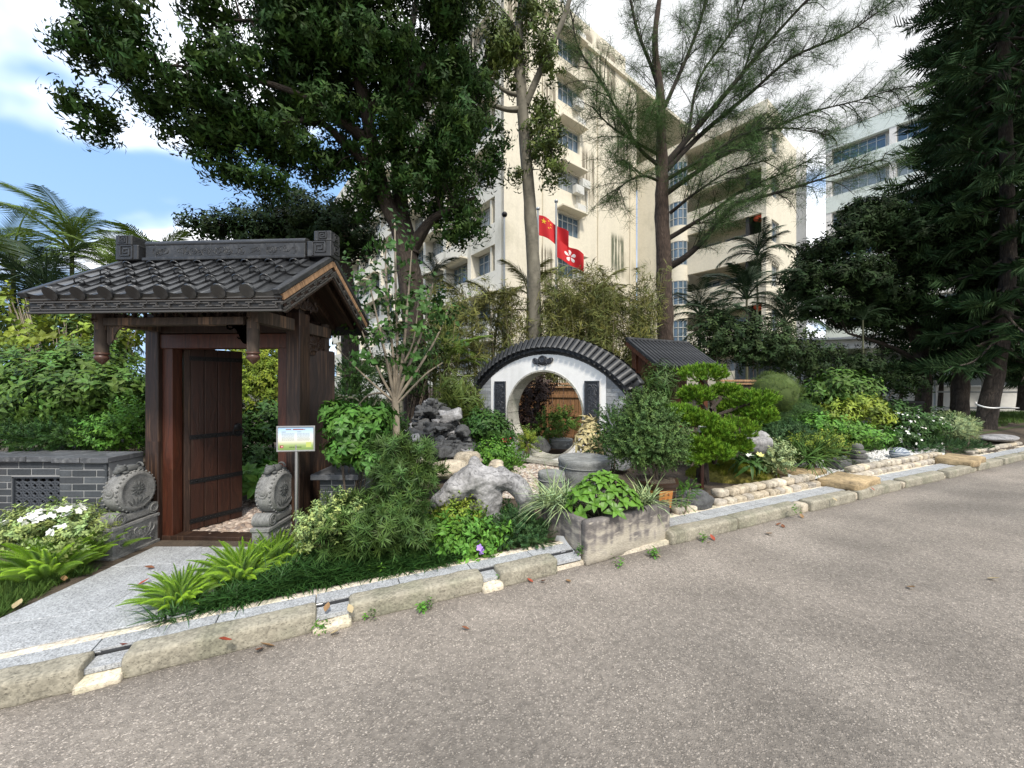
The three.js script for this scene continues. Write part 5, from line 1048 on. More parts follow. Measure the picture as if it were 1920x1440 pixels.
// ---------------------------------------------------------------- leaves
const PROFILE = { ovate: [[0, 0.12], [0.42, 1], [1, 0]], fine: [[0, 0.1], [0.18, 0.62], [0.42, 1], [0.72, 0.68], [1, 0]], strap: [[0, 0.55], [0.4, 1], [1, 0]], blade: [[0, 0.7], [0.3, 1], [0.65, 0.75], [1, 0]], needle: [[0, 1], [1, 0.1]] };
class Leaves {
  constructor() { this.p = []; this.c = []; }
  leaf(o, dir, up, L, W, { shape = 'ovate', fold = 0.18, droop = 0.25, tone = 1 } = {}) {
    dir = dir.clone().normalize(); const side = dir.clone().cross(up); if (side.lengthSq() < 1e-5) side.set(1, 0, 0); side.normalize(); const n = side.clone().cross(dir).normalize();
    const P = PROFILE[shape], row = P.map(([t, w]) => { const c = o.clone().addScaledVector(dir, t * L).addScaledVector(n, -droop * L * t * t); const k = w * W / 2; return [c.clone().addScaledVector(side, -k).addScaledVector(n, fold * k), c, c.clone().addScaledVector(side, k).addScaledVector(n, fold * k)]; });
    const tri = (a, b, c) => { for (const q of [a, b, c]) { this.p.push(q.x, q.y, q.z); this.c.push(tone, tone, tone); } };
    const flat = shape === 'needle' || fold === 0;
    for (let i = 0; i + 1 < row.length; i++) {
      const [a, m, b] = row[i], [a2, m2, b2] = row[i + 1], last = P[i + 1][1] === 0;
      if (flat) { tri(a, b, last ? m2 : b2); if (!last) tri(a, b2, a2); continue; }
      tri(a, m, m2); tri(m, b, m2); if (!last) { tri(a, m2, a2); tri(m, b, b2) ; this.p.splice(-9); this.c.splice(-9); tri(b, b2, m2); }
    }
    return this;
  }
  geo() { const g = new THREE.BufferGeometry(); g.setAttribute('position', new THREE.Float32BufferAttribute(this.p, 3)); g.setAttribute('color', new THREE.Float32BufferAttribute(this.c, 3)); g.setAttribute('uv', new THREE.Float32BufferAttribute(new Float32Array(this.p.length / 3 * 2), 2)); g.computeVertexNormals(); return g; }
}
const sph = (az, el) => V(Math.cos(az) * Math.cos(el), Math.sin(el), Math.sin(az) * Math.cos(el));
const UPV = V(0, 1, 0);
// a twig along +y with n leaves
function sprig(n, len, L, W, o = {}) {
  const { el = 0.5, spread = 0.5, shape = 'ovate', seed = 1, fold, droop, from = 0.15 } = o, r = rngOf(seed), B = new Leaves();
  for (let i = 0; i < n; i++) {
    const t = from + (1 - from) * i / Math.max(1, n - 1), az = i * 2.4 + r() * 0.8, e = el + (r() - 0.5) * spread, d = sph(az, e), s = 0.75 + r() * 0.5;
    B.leaf(V(0, t * len, 0), d, V(0, 1, 0), L * s, W * s, { shape, fold, droop, tone: 0.8 + r() * 0.4 });
  }
  return B.geo();
}
function leafMat(c, rough = 0.55, trans = 0, spec = 0.45) {
  return trans ? new THREE.MeshPhysicalMaterial({ color: lin(...c), roughness: 1, transmission: trans, thickness: 0, vertexColors: true, side: THREE.DoubleSide }) : new THREE.MeshPhysicalMaterial({ color: lin(...c), roughness: rough, specularIntensity: spec, vertexColors: true, side: THREE.DoubleSide });
}
const S = {
  broad: [1, 2, 3].map((k) => sprig(9, 0.24, 0.125, 0.052, { seed: k, el: 0.1, spread: 1.2, droop: 0.35 })),
  round: [1, 2].map((k) => sprig(7, 0.2, 0.075, 0.055, { seed: k + 5, el: 0.3, spread: 1 })),
  small: [1, 2].map((k) => sprig(14, 0.16, 0.034, 0.019, { seed: k + 9, el: 0.5, spread: 1.2 })),
  tiny: [1, 2].map((k) => sprig(18, 0.10, 0.02, 0.011, { seed: k + 12, el: 0.6, spread: 1.3 })),
  medium: [1, 2].map((k) => sprig(9, 0.16, 0.07, 0.034, { seed: k + 15, el: 0.35, spread: 1 })),
  whorl: [1, 2].map((k) => sprig(9, 0.05, 0.085, 0.042, { seed: k + 19, el: 0.35, spread: 0.7, shape: 'fine', droop: 0.4 })),
  strap: [1, 2].map((k) => sprig(26, 0.09, 0.075, 0.0085, { seed: k + 25, el: 0.6, spread: 1.0, shape: 'strap', fold: 0.1, droop: 0.15 })),
  pad: [1, 2].map((k) => sprig(18, 0.05, 0.055, 0.010, { seed: k + 31, el: 0.9, spread: 0.9, shape: 'strap', fold: 0.1, droop: -0.1 })),
  juniper: [1, 2].map((k) => sprig(40, 0.13, 0.028, 0.007, { seed: k + 35, el: 0.7, spread: 0.9, shape: 'needle', droop: 0 })),
  blade: [1, 2, 3].map((k) => { const r = rngOf(k + 40), B = new Leaves(); for (let i = 0; i < 11; i++) { const d = sph(r() * 6.3, 0.55 + r() * 0.8); B.leaf(V((r() - 0.5) * 0.04, 0, (r() - 0.5) * 0.04), d, UPV, 0.10 + r() * 0.10, 0.008, { shape: 'blade', fold: 0.15, droop: 0.7, tone: 0.75 + r() * 0.5 }); } return B.geo(); }),
  spider: [1, 2].map((k) => { const r = rngOf(k + 50), B = new Leaves(); for (let i = 0; i < 16; i++) { const d = sph(r() * 6.3, 0.5 + r() * 0.9); B.leaf(V((r() - 0.5) * 0.05, 0, (r() - 0.5) * 0.05), d, UPV, 0.24 + r() * 0.2, 0.015, { shape: 'blade', fold: 0.2, droop: 0.75, tone: 0.7 + r() * 0.6 }); } return B.geo(); }),
  grass: [1, 2].map((k) => { const r = rngOf(k + 60), B = new Leaves(); for (let i = 0; i < 12; i++) B.leaf(V((r() - 0.5) * 0.08, 0, (r() - 0.5) * 0.08), sph(r() * 6.3, 0.8 + r() * 0.6), UPV, 0.05 + r() * 0.05, 0.005, { shape: 'needle', tone: 0.75 + r() * 0.5 }); return B.geo(); }),
  // long hanging needles of the casuarina
  casuarina: [1, 2, 3].map((k) => { const r = rngOf(k + 70), B = new Leaves(); for (let i = 0; i < 13; i++) { const d = V((r() - 0.5) * 1.6, 0.1 + r() * 0.9, (r() - 0.5) * 1.6); B.leaf(V(0, i / 13 * 0.3, 0), d, UPV, 0.18 + r() * 0.22, 0.0075, { shape: 'strap', fold: 0, droop: 0.55 + r() * 0.4, tone: 0.8 + r() * 0.4 }); } return B.geo(); }),
  // upcurved cords of the araucaria
  cord: [1, 2].map((k) => { const r = rngOf(k + 80), B = new Leaves(); for (let i = 0; i < 9; i++) { const s = i % 2 ? 1 : -1, o = V(0, 0.08 + i * 0.035, 0), d = V(s * (0.55 + r() * 0.3), 0.7, 0.25 + r() * 0.3); for (let q = 0; q < 2; q++) B.leaf(o, d, q ? V(0, 0, 1) : V(s, 0, 0.2), 0.26 + r() * 0.1, 0.03, { shape: 'blade', fold: 0, droop: -0.15, tone: 0.75 + r() * 0.5 }); } for (let q = 0; q < 2; q++) B.leaf(V(0, 0, 0), UPV, q ? V(0, 0, 1) : V(1, 0, 0), 0.5, 0.034, { shape: 'blade', fold: 0, droop: 0 }); return B.geo(); }),
  bamboo: [1, 2].map((k) => { const r = rngOf(k + 90), B = new Leaves(); for (let i = 0; i < 7; i++) B.leaf(V((r() - 0.5) * 0.05, i * 0.03, 0), sph(r() * 6.3, -0.2 + r() * 0.7), UPV, 0.13 + r() * 0.06, 0.016, { shape: 'strap', droop: 0.5, tone: 0.75 + r() * 0.5 }); return B.geo(); }),
  flower: [(() => { const B = new Leaves(); for (let i = 0; i < 5; i++) B.leaf(V(0, 0, 0), sph(i * 1.2566, 0.35), UPV, 0.024, 0.02, { shape: 'fine', fold: 0, droop: 0.1 }); return B.geo(); })()],
};
function plume(len, rad, n, seed) { // one bottle-brush frond of the foxtail fern, along +y and arching to +x
  const r = rngOf(seed), B = new Leaves();
  const c = (t) => V(0.22 * len * t * t * t, len * t * (1 - 0.06 * t), 0);
  for (let i = 0; i < n; i++) { const t = 0.06 + 0.94 * i / n, q = rad * Math.pow(1 - t, 0.8) * (t < 0.15 ? t / 0.15 : 1) + 0.003, az = i * 2.399; const d = V(Math.cos(az), 0.75, Math.sin(az)); B.leaf(c(t), d, UPV, q * 1.3, 0.0055, { shape: 'needle', droop: 0, tone: 0.75 + r() * 0.5 }); }
  return B.geo();
}
const plumes = [0, 1, 2].map((k) => plume(0.36, 0.042, 460, k + 3));
function frondGeo(len, pairs, leafL, leafW, arch, seed, drop = 0.6) { // palm frond from the origin along +x, arching down
  const r = rngOf(seed), B = new Leaves(), c = (t) => V(len * t * (1 - 0.18 * arch * t), len * (0.42 * t - arch * 0.62 * t * t), 0);
  const pts = []; for (let i = 0; i <= 6; i++) pts.push(c(i / 6));
  for (let i = 0; i < pairs; i++) {
    const t = 0.16 + 0.84 * (i + 0.5) / pairs, o = c(t), tan = c(Math.min(1, t + 0.02)).sub(c(t - 0.02)).normalize();
    const L = leafL * (0.35 + 0.65 * Math.sin(Math.PI * clamp(0.15 + 0.78 * t))) * (0.85 + 0.3 * r());
    for (const s of [-1, 1]) { const d = tan.clone().multiplyScalar(0.75).add(V(0, 0.10 + 0.2 * r(), s * 1.0)); B.leaf(o, d, UPV, L, leafW, { shape: 'strap', fold: 0.25, droop: drop * (0.7 + 0.6 * r()), tone: 0.75 + r() * 0.5 }); }
  }
  const stem = clean(limb(pts, [0.016 * len, 0.004 * len], 4, 0)); stem.setAttribute('color', new THREE.BufferAttribute(new Float32Array(stem.attributes.position.count * 3).fill(1.1), 3));
  return merge([B.geo(), stem]);
}
// copies of sprigs on given spots: {p, up, s}
function scatter(parent, name, geos, mat, spots, seed, o = {}) {
  const { hue = 0.25, warm = 0.12, base = V(0, 0, 0), lean = 0 } = o, r = rngOf(seed), out = [];
  geos.forEach((g, k) => {
    const mine = spots.filter((_, i) => i % geos.length === k); if (!mine.length) return;
    const im = new THREE.InstancedMesh(g, mat, mine.length), m = new THREE.Matrix4(), q = new THREE.Quaternion(), q2 = new THREE.Quaternion();
    mine.forEach((sp, i) => {
      q.setFromUnitVectors(UPV, sp.up.clone().normalize()); q2.setFromAxisAngle(UPV, r() * 6.2832); q.multiply(q2);
      const s = sp.s ?? 1; m.compose(sp.p.clone().sub(base), q, V(s, s, s)); im.setMatrixAt(i, m);
      const a = 1 + (r() - 0.5) * 2 * hue, w = (r() - 0.5) * 2 * warm; im.setColorAt(i, lin(a * (1 + w), a, a * (1 - w)));
    });
    im.name = name; im.castShadow = im.receiveShadow = true; parent.add(im); stuff(im); out.push(im);
  });
  return out;
}
// blobs: [u, v, depth, radius x px, radius y px, radius in depth m]
function blobSpots(blobs, n, seed, o = {}) {
  const { shell = 0.45, up = 0.35, droop = 0, jitter = 0.7, size = [0.8, 1.25], minY, cl = 0, clr = 0.36 } = o, r = rngOf(seed), out = [];
  let B = blobs.map(([u, v, d, ru, rv, rz]) => { const c = at(u, v, d), rx = ru / FPX * d, ry = rv / FPX * d; return { c, rx, ry, rz: rz ?? (rx + ry) / 2, w: rx * ry * (rz ?? (rx + ry) / 2) }; });
  if (cl) B = B.flatMap((b) => Array.from({ length: cl }, () => { const d = sph(r() * 6.2832, Math.asin(2 * r() - 1)), k = Math.pow(r(), 0.45) * 0.86, q = clr * (0.7 + 0.6 * r()); return { c: V(b.c.x + d.x * b.rx * k, b.c.y + d.y * b.ry * k, b.c.z + d.z * b.rz * k), rx: b.rx * q, ry: b.ry * q * 0.8, rz: b.rz * q, w: b.w * q }; }));
  B.forEach((b) => { b.w = Math.pow(b.w, 0.8); }); const W = B.reduce((s, b) => s + b.w, 0);
  for (let i = 0; i < n; i++) {
    let t = r() * W, b = B[0]; for (const q of B) { if ((t -= q.w) <= 0) { b = q; break; } }
    const d = sph(r() * 6.2832, Math.asin(2 * r() - 1)), k = Math.pow(r(), shell) * (1 + 0.16 * noise3(d.x * 2.5 + b.c.x, d.y * 2.5, d.z * 2.5 + b.c.z) * 2);
    const p = V(b.c.x + d.x * b.rx * k, b.c.y + d.y * b.ry * k, b.c.z + d.z * b.rz * k);
    if (minY !== undefined && p.y < soilH(p.x, p.z) + minY) p.y = soilH(p.x, p.z) + minY + r() * 0.05;
    out.push({ p, up: V(d.x, d.y + up - droop, d.z).add(V((r() - 0.5) * jitter, (r() - 0.5) * jitter, (r() - 0.5) * jitter)), s: mix(size[0], size[1], r()) });
  }
  return out;
}
function worldMesh(name, geo, mat, parent) { const m = mesh(name, geo, mat, parent); m.position.copy(parent.position).negate(); return m; }
const LM = {
  darkTree: leafMat([0.026, 0.058, 0.011], 0.6, 0, 0.3), darker: leafMat([0.017, 0.034, 0.010], 0.6, 0, 0.25), pine: leafMat([0.028, 0.056, 0.020], 0.7, 0, 0.2), olive: leafMat([0.085, 0.12, 0.026], 0.55), casu: leafMat([0.066, 0.115, 0.038], 0.8, 0, 0.2),
  palm: leafMat([0.105, 0.165, 0.028], 0.5), palmDark: leafMat([0.022, 0.044, 0.018], 0.5), palmDry: leafMat([0.13, 0.13, 0.042], 0.6), bamboo: leafMat([0.12, 0.13, 0.036], 0.7),
  green: leafMat([0.072, 0.14, 0.024], 0.5), bright: leafMat([0.10, 0.20, 0.03], 0.5, 0.25), deep: leafMat([0.038, 0.090, 0.018], 0.5), blue: leafMat([0.045, 0.100, 0.032], 0.6), pot: leafMat([0.075, 0.135, 0.036], 0.6), lime: leafMat([0.22, 0.30, 0.022], 0.5, 0.3), fern: leafMat([0.34, 0.55, 0.02], 0.6, 0.35),
  fresh: leafMat([0.085, 0.20, 0.026], 0.5), pad: leafMat([0.13, 0.245, 0.022], 0.6, 0, 0.3), topiary: leafMat([0.115, 0.17, 0.045], 0.7, 0, 0.2), varieg: leafMat([0.27, 0.35, 0.12], 0.55), strap: leafMat([0.060, 0.112, 0.026], 0.5), mondo: leafMat([0.030, 0.080, 0.018], 0.5), moss: leafMat([0.14, 0.17, 0.018], 0.9, 0, 0.1), grass: leafMat([0.065, 0.125, 0.022], 0.7), shade: leafMat([0.032, 0.056, 0.018], 0.6, 0, 0.3), maple: leafMat([0.040, 0.026, 0.024], 0.5), yellowish: leafMat([0.18, 0.24, 0.030], 0.5), spider: leafMat([0.30, 0.38, 0.18], 0.5), hosta: leafMat([0.092, 0.20, 0.024], 0.4, 0, 0.6), croton: leafMat([0.46, 0.39, 0.20], 0.5), white: leafMat([0.84, 0.85, 0.80], 0.6), pink: leafMat([0.7, 0.08, 0.10], 0.6), purple: leafMat([0.35, 0.22, 0.6], 0.6), dry: leafMat([0.22, 0.09, 0.035], 0.8),
};
// a generic shrub: stems from the ground to its blobs, then foliage, then flowers
function shrub({ name, label, cat = 'shrub', base, blobs, sp, mat, n, seed = 1, o = {}, stems = 3, stemR = 0.012, stemMat, flower, hue, warm, size, group }) {
  const b = base.isVector3 ? base : onSoil(...base), t = thing(name, label, cat, b, 0, group);
  if (stems) {
    const r = rngOf(seed + 99), g = [];
    for (let i = 0; i < stems; i++) { const bl = blobs[i % blobs.length], c = at(bl[0], bl[1], bl[2]); const e = c.add(V((r() - 0.5) * bl[3] / FPX * bl[2], (r() - 0.4) * bl[4] / FPX * bl[2], (r() - 0.5) * 0.1)); const s0 = b.clone().add(V((r() - 0.5) * 0.06, -0.03, (r() - 0.5) * 0.06)); g.push(limb([s0, s0.clone().lerp(e, 0.5).add(V((r() - 0.5) * 0.08, 0, (r() - 0.5) * 0.08)), e], [stemR, stemR * 0.7, stemR * 0.35], 6, 0.05, i)); }
    worldMesh('stem', g, stemMat ?? M.twig, t);
  }
  scatter(t, 'foliage', sp, mat, blobSpots(blobs, n, seed, { minY: 0.02, size: size ?? [0.8, 1.25], ...o }), seed + 7, { base: b, hue, warm });
  if (flower) scatter(t, 'flower', S.flower, flower.mat, blobSpots(flower.blobs ?? blobs, flower.n, seed + 3, { shell: 0.08, up: 0.8, minY: 0.05, size: flower.size ?? [0.9, 1.4] }), seed + 9, { base: b, hue: 0.1, warm: 0.02 });
  return t;
}
// ---------------------------------------------------------------- the tall trees
function tree({ name, label, base, limbs, crown, sp, mat, n, seed, o, barkMat, twigs = 0, cat = 'tree', hue = 0.3, warm }) {
  const [u, d] = base, x = (u - 960) / FPX * d, b = V(x, soilH(x, -d), -d), t = thing(name, label, cat, b);
  worldMesh('trunk', pxLimb(limbs[0], 12, 0.08, seed), barkMat, t);
  limbs.slice(1).forEach((l, i) => worldMesh('branch', pxLimb(l, 8, 0.06, seed + i), barkMat, t));
  const spots = blobSpots(crown, n, seed, o);
  if (twigs) { // fine twigs that reach from the nearest limb into the leaves
    const pts = limbs.flatMap((l) => { const c = new THREE.CatmullRomCurve3(l.map(([a, q, e]) => at(a, q, e))); return Array.from({ length: 14 }, (_, i) => c.getPoint((i + 1) / 14)); }), g = [];
    for (let i = 0; i < twigs; i++) { const e = spots[Math.floor(i * spots.length / twigs)].p, q = pts.reduce((m, p) => (p.distanceToSquared(e) < m.distanceToSquared(e) ? p : m), pts[0]); g.push(limb([q, q.clone().lerp(e, 0.55).add(V(0, 0.12 * q.distanceTo(e), 0)), e], [0.022, 0.012, 0.004], 4, 0, i)); }
    worldMesh('twig', g, barkMat, t).userData.kind = 'stuff';
  }
  scatter(t, 'crown', sp, mat, spots, seed + 5, { base: b, hue, warm });
  return t;
}
tree({
  name: 'broadleaf_tree', label: 'huge dark broadleaf tree spreading over the timber entrance gate', base: [778, 9.2], barkMat: M.bark, seed: 21, sp: S.broad, mat: LM.darkTree, n: 12500, twigs: 260, hue: 0.45, warm: 0.2,
  limbs: [[[784, 850, 9.2, 54], [778, 700, 9.2, 46], [774, 600, 9.2, 43], [767, 510, 9.2, 46], [750, 430, 9.1, 34], [727, 387, 9, 29], [704, 300, 8.8, 27], [690, 225, 8.6, 24], [672, 140, 8.4, 22], [645, 30, 8.2, 15], [610, -60, 8, 9]],
    [[765, 480, 9.2, 46], [752, 400, 9.3, 32], [745, 290, 9.4, 26], [742, 190, 9.5, 22], [770, 60, 9.6, 14], [790, -50, 9.6, 8]], [[690, 205, 8.6, 24], [740, 178, 8.6, 17], [800, 120, 8.7, 14], [825, 60, 8.8, 9]], [[694, 270, 8.8, 24], [640, 225, 8.3, 18], [565, 180, 7.8, 14], [465, 146, 7.5, 10], [380, 130, 7.2, 7], [300, 120, 7.0, 5]],
    [[715, 330, 9, 22], [640, 262, 8.6, 18], [600, 230, 8.2, 12], [480, 240, 7.8, 8], [420, 270, 7.7, 5]], [[775, 460, 9.2, 28], [810, 412, 9, 16], [850, 390, 8.8, 10], [890, 370, 8.7, 6]], [[740, 300, 9.4, 16], [800, 280, 9.2, 12], [870, 220, 9, 8], [900, 170, 9, 5]], [[640, 60, 8.3, 12], [520, 40, 7.8, 9], [400, 40, 7.4, 6]]],
  crown: [[235, 90, 7.0, 95, 95, 0.9], [175, 215, 6.9, 42, 62, 0.5], [330, 160, 7.2, 105, 105, 1.1], [430, 250, 7.6, 95, 85, 1.0], [500, 100, 7.8, 150, 120, 1.4], [640, 70, 8.3, 150, 110, 1.5], [545, 285, 8.0, 75, 65, 1.0], [490, 335, 8.0, 70, 38, 0.7], [640, 300, 9.2, 60, 50, 0.9], [760, 70, 8.8, 130, 110, 1.5], [870, 130, 9.0, 70, 120, 1.3], [885, 300, 9.0, 62, 120, 1.2], [800, 270, 9.3, 80, 100, 1.2], [865, 420, 8.9, 55, 42, 0.6], [700, 385, 9.4, 60, 45, 0.8], [590, -60, 8.0, 380, 70, 2.2], [680, 190, 9.4, 90, 90, 0.8], [810, 380, 9.3, 55, 50, 0.7], [740, 240, 8.4, 70, 70, 0.6], [700, 330, 8.5, 50, 45, 0.5], [790, 330, 8.6, 50, 50, 0.5], [620, 190, 8.0, 70, 50, 0.6], [720, 130, 8.2, 60, 60, 0.6]], o: { shell: 0.5, droop: 0.55, up: 0.2, size: [0.75, 1.2], cl: 15, clr: 0.31 },
});
tree({
  name: 'broadleaf_tree', label: 'lower dark broadleaf tree just above the left part of the gate ridge', base: [655, 13], barkMat: M.bark, seed: 33, sp: S.broad, mat: LM.darker, n: 2000, twigs: 50,
  limbs: [[[660, 740, 13, 36], [652, 560, 13, 30], [645, 470, 13, 26], [640, 420, 13, 18]], [[648, 460, 13, 20], [600, 425, 12.8, 14], [520, 418, 12.5, 8], [420, 422, 12.3, 4]]],
  crown: [[395, 428, 12.3, 40, 22, 0.7], [480, 428, 12.6, 50, 32, 0.9], [570, 415, 12.8, 70, 42, 1.2], [650, 440, 13, 50, 45, 1.2], [540, 455, 12.8, 90, 25, 1]], o: { shell: 0.4, up: 0.4, size: [1, 1.5] },
});
tree({
  name: 'slender_tree', label: 'slender grey-barked tree with sparse leaves beside the red flags', base: [1003, 10], barkMat: M.greyBark, seed: 43, sp: S.broad, mat: LM.olive, n: 1250, twigs: 120, hue: 0.4,
  limbs: [[[1006, 800, 10, 28], [1004, 650, 10, 26], [1000, 500, 10, 25], [993, 380, 10, 23], [984, 260, 10, 22], [976, 150, 10, 20], [972, 60, 10, 17], [985, -40, 10, 12]], [[986, 195, 10, 14], [1010, 140, 9.9, 12], [1035, 85, 9.8, 11], [1060, 25, 9.7, 10], [1078, -40, 9.6, 8]], [[979, 205, 10, 12], [950, 205, 9.9, 9], [925, 198, 9.8, 8], [893, 190, 9.7, 6]], [[977, 180, 10, 9], [950, 172, 10, 7], [915, 148, 9.9, 5], [885, 130, 9.9, 4]], [[990, 300, 10, 7], [1020, 275, 9.8, 5], [1045, 262, 9.7, 3]]],
  crown: [[925, 60, 9.8, 55, 60, 0.9], [1000, 30, 9.8, 55, 45, 0.8], [1005, 130, 9.8, 35, 60, 0.7], [1020, 215, 9.7, 32, 40, 0.5], [1045, 275, 9.6, 35, 48, 0.5], [1035, 325, 9.6, 32, 24, 0.4], [950, 130, 9.8, 50, 45, 0.6], [905, 190, 9.7, 30, 24, 0.4], [1000, 260, 9.9, 22, 50, 0.3], [975, 330, 9.9, 16, 20, 0.3]], o: { shell: 0.6, droop: 0.35, size: [0.7, 1.1], cl: 6, clr: 0.45 },
});
M.casuBark = texMat(T.bark, 0.95, 0.02, { color: lin(0.035, 0.029, 0.024) });
{ // casuarina: long ascending limbs with feathery hanging needles
  const D = 11, b = onSoil(1248, D), t = thing('casuarina_tree', 'tall feathery casuarina with reddish trunk and sweeping bare limbs', 'tree', b);
  const r = rngOf(61);
  const trunk = [[1250, 760, D, 36], [1248, 640, D, 31], [1246, 560, D, 29], [1244, 480, D, 29], [1240, 380, D, 25], [1241, 310, D, 24], [1239, 240, D, 17], [1238, 170, D, 15], [1228, 80, D, 11], [1240, -30, D, 8]];
  worldMesh('trunk', pxLimb(trunk, 14, 0.14, 3), M.redBark, t);
  const L = [[[1256, 500, D, 20], [1285, 482, 10.8, 17], [1308, 462, 10.7, 16], [1340, 425, 10.5, 14], [1376, 385, 10.3, 12], [1440, 366, 10, 9], [1510, 345, 9.8, 7], [1590, 320, 9.5, 5], [1665, 296, 9.3, 3]], [[1252, 448, D, 15], [1290, 425, 10.9, 12], [1330, 400, 10.8, 9], [1400, 352, 10.6, 7], [1455, 330, 10.4, 5], [1520, 300, 10.2, 3]], [[1247, 310, D, 20], [1282, 268, 11, 17], [1340, 200, 10.9, 15], [1390, 140, 10.8, 12], [1440, 80, 10.7, 10], [1522, -10, 10.5, 7]], [[1250, 318, D, 17], [1310, 256, 11.2, 14], [1410, 172, 11.3, 10], [1485, 108, 11.3, 8], [1585, 64, 11.3, 6], [1690, -10, 11.3, 4]], [[1250, 362, D, 15], [1340, 300, 10.8, 11], [1410, 262, 10.7, 8], [1510, 214, 10.5, 6], [1610, 188, 10.3, 4], [1680, 165, 10.2, 2]],
    [[1238, 215, D, 13], [1230, 150, 11.1, 10], [1196, 60, 11.2, 8], [1178, -20, 11.3, 6]], [[1246, 200, D, 12], [1280, 125, 11.2, 10], [1310, 50, 11.3, 8], [1328, -20, 11.4, 6]], [[1237, 312, D, 12], [1200, 280, 10.8, 9], [1160, 212, 10.6, 7], [1125, 150, 10.4, 6], [1085, 90, 10.2, 5], [1070, 20, 10.1, 3]], [[1235, 290, D, 9], [1180, 260, 10.6, 6], [1140, 232, 10.4, 4], [1110, 200, 10.3, 3]], [[1253, 335, D, 11], [1330, 290, 10.5, 8], [1400, 250, 10.2, 6], [1470, 240, 10, 4], [1560, 255, 9.8, 3]], [[1256, 400, D, 10], [1300, 365, 10.6, 7], [1370, 320, 10.3, 5], [1440, 300, 10, 3]], [[1238, 340, D, 9], [1205, 330, 10.6, 6], [1170, 345, 10.3, 4], [1150, 370, 10.2, 2]], [[1290, 260, 11, 9], [1310, 150, 11.2, 7], [1370, 60, 11.4, 5], [1400, -10, 11.5, 4]], [[1390, 145, 10.8, 7], [1420, 60, 10.9, 5], [1440, -20, 11, 4]]];
  const spots = [], tw = [];
  L.forEach((l, i) => {
    worldMesh('branch', pxLimb(l.map(([u, v, d, w]) => [u, v, d, w * 0.74]), 7, 0.06, i), M.casuBark, t);
    const c = new THREE.CatmullRomCurve3(l.map(([u, v, d]) => at(u, v, d)), false, 'centripetal'), len = c.getLength(), n = Math.round(len * 7.5);
    for (let k = 0; k < n; k++) {
      const f = 0.16 + 0.84 * (k + r()) / n, p = c.getPoint(f), tan = c.getTangent(f), side = tan.clone().cross(V(r() - 0.5, r() - 0.5, r() - 0.5)).normalize();
      const TL = (0.35 + r() * 1.15) * (1.15 - 0.6 * f), e = p.clone().addScaledVector(tan, TL * 0.7).addScaledVector(side, TL * 0.75).add(V(0, 0.12 - 0.3 * r(), 0));
      const mid = p.clone().lerp(e, 0.5).addScaledVector(tan, 0.06).add(V(0, 0.08, 0));
      tw.push(limb([p, mid, e], [0.013, 0.009, 0.004], 4, 0, k));
      const q = new THREE.QuadraticBezierCurve3(p, mid, e), m = 2 + Math.round(TL * 4);
      for (let j = 0; j < m; j++) {
        const o = q.getPoint(0.25 + 0.75 * (j + r()) / m), w = o.clone().add(V((r() - 0.5) * 0.5, (r() - 0.45) * 0.4, (r() - 0.5) * 0.5)).addScaledVector(tan, 0.12);
        tw.push(limb([o, w], [0.006, 0.002], 3, 0, j));
        for (let h = 0; h < 3; h++) spots.push({ p: o.clone().lerp(w, 0.3 + 0.35 * h), up: V((r() - 0.5) * 0.9 + tan.x * 0.5, tan.y * 0.4 - 0.2 + (r() - 0.5) * 0.7, (r() - 0.5) * 0.9 + tan.z * 0.5), s: 0.45 + r() * 0.5 });
      }
    }
  });
  // the dense hanging clump beside the trunk
  for (const s of blobSpots([[1205, 245, 10.5, 48, 55, 0.5], [1235, 215, 10.6, 30, 28, 0.4], [1170, 330, 10.3, 30, 26, 0.4], [1290, 330, 10.6, 40, 26, 0.5]], 330, 77, { droop: 1.2, up: 0 })) spots.push(s);
  worldMesh('twig', tw, M.casuBark, t).userData.kind = 'stuff';
  scatter(t, 'needle_tuft', S.casuarina, LM.casu, spots, 66, { base: b, hue: 0.35, warm: 0.1 });
}
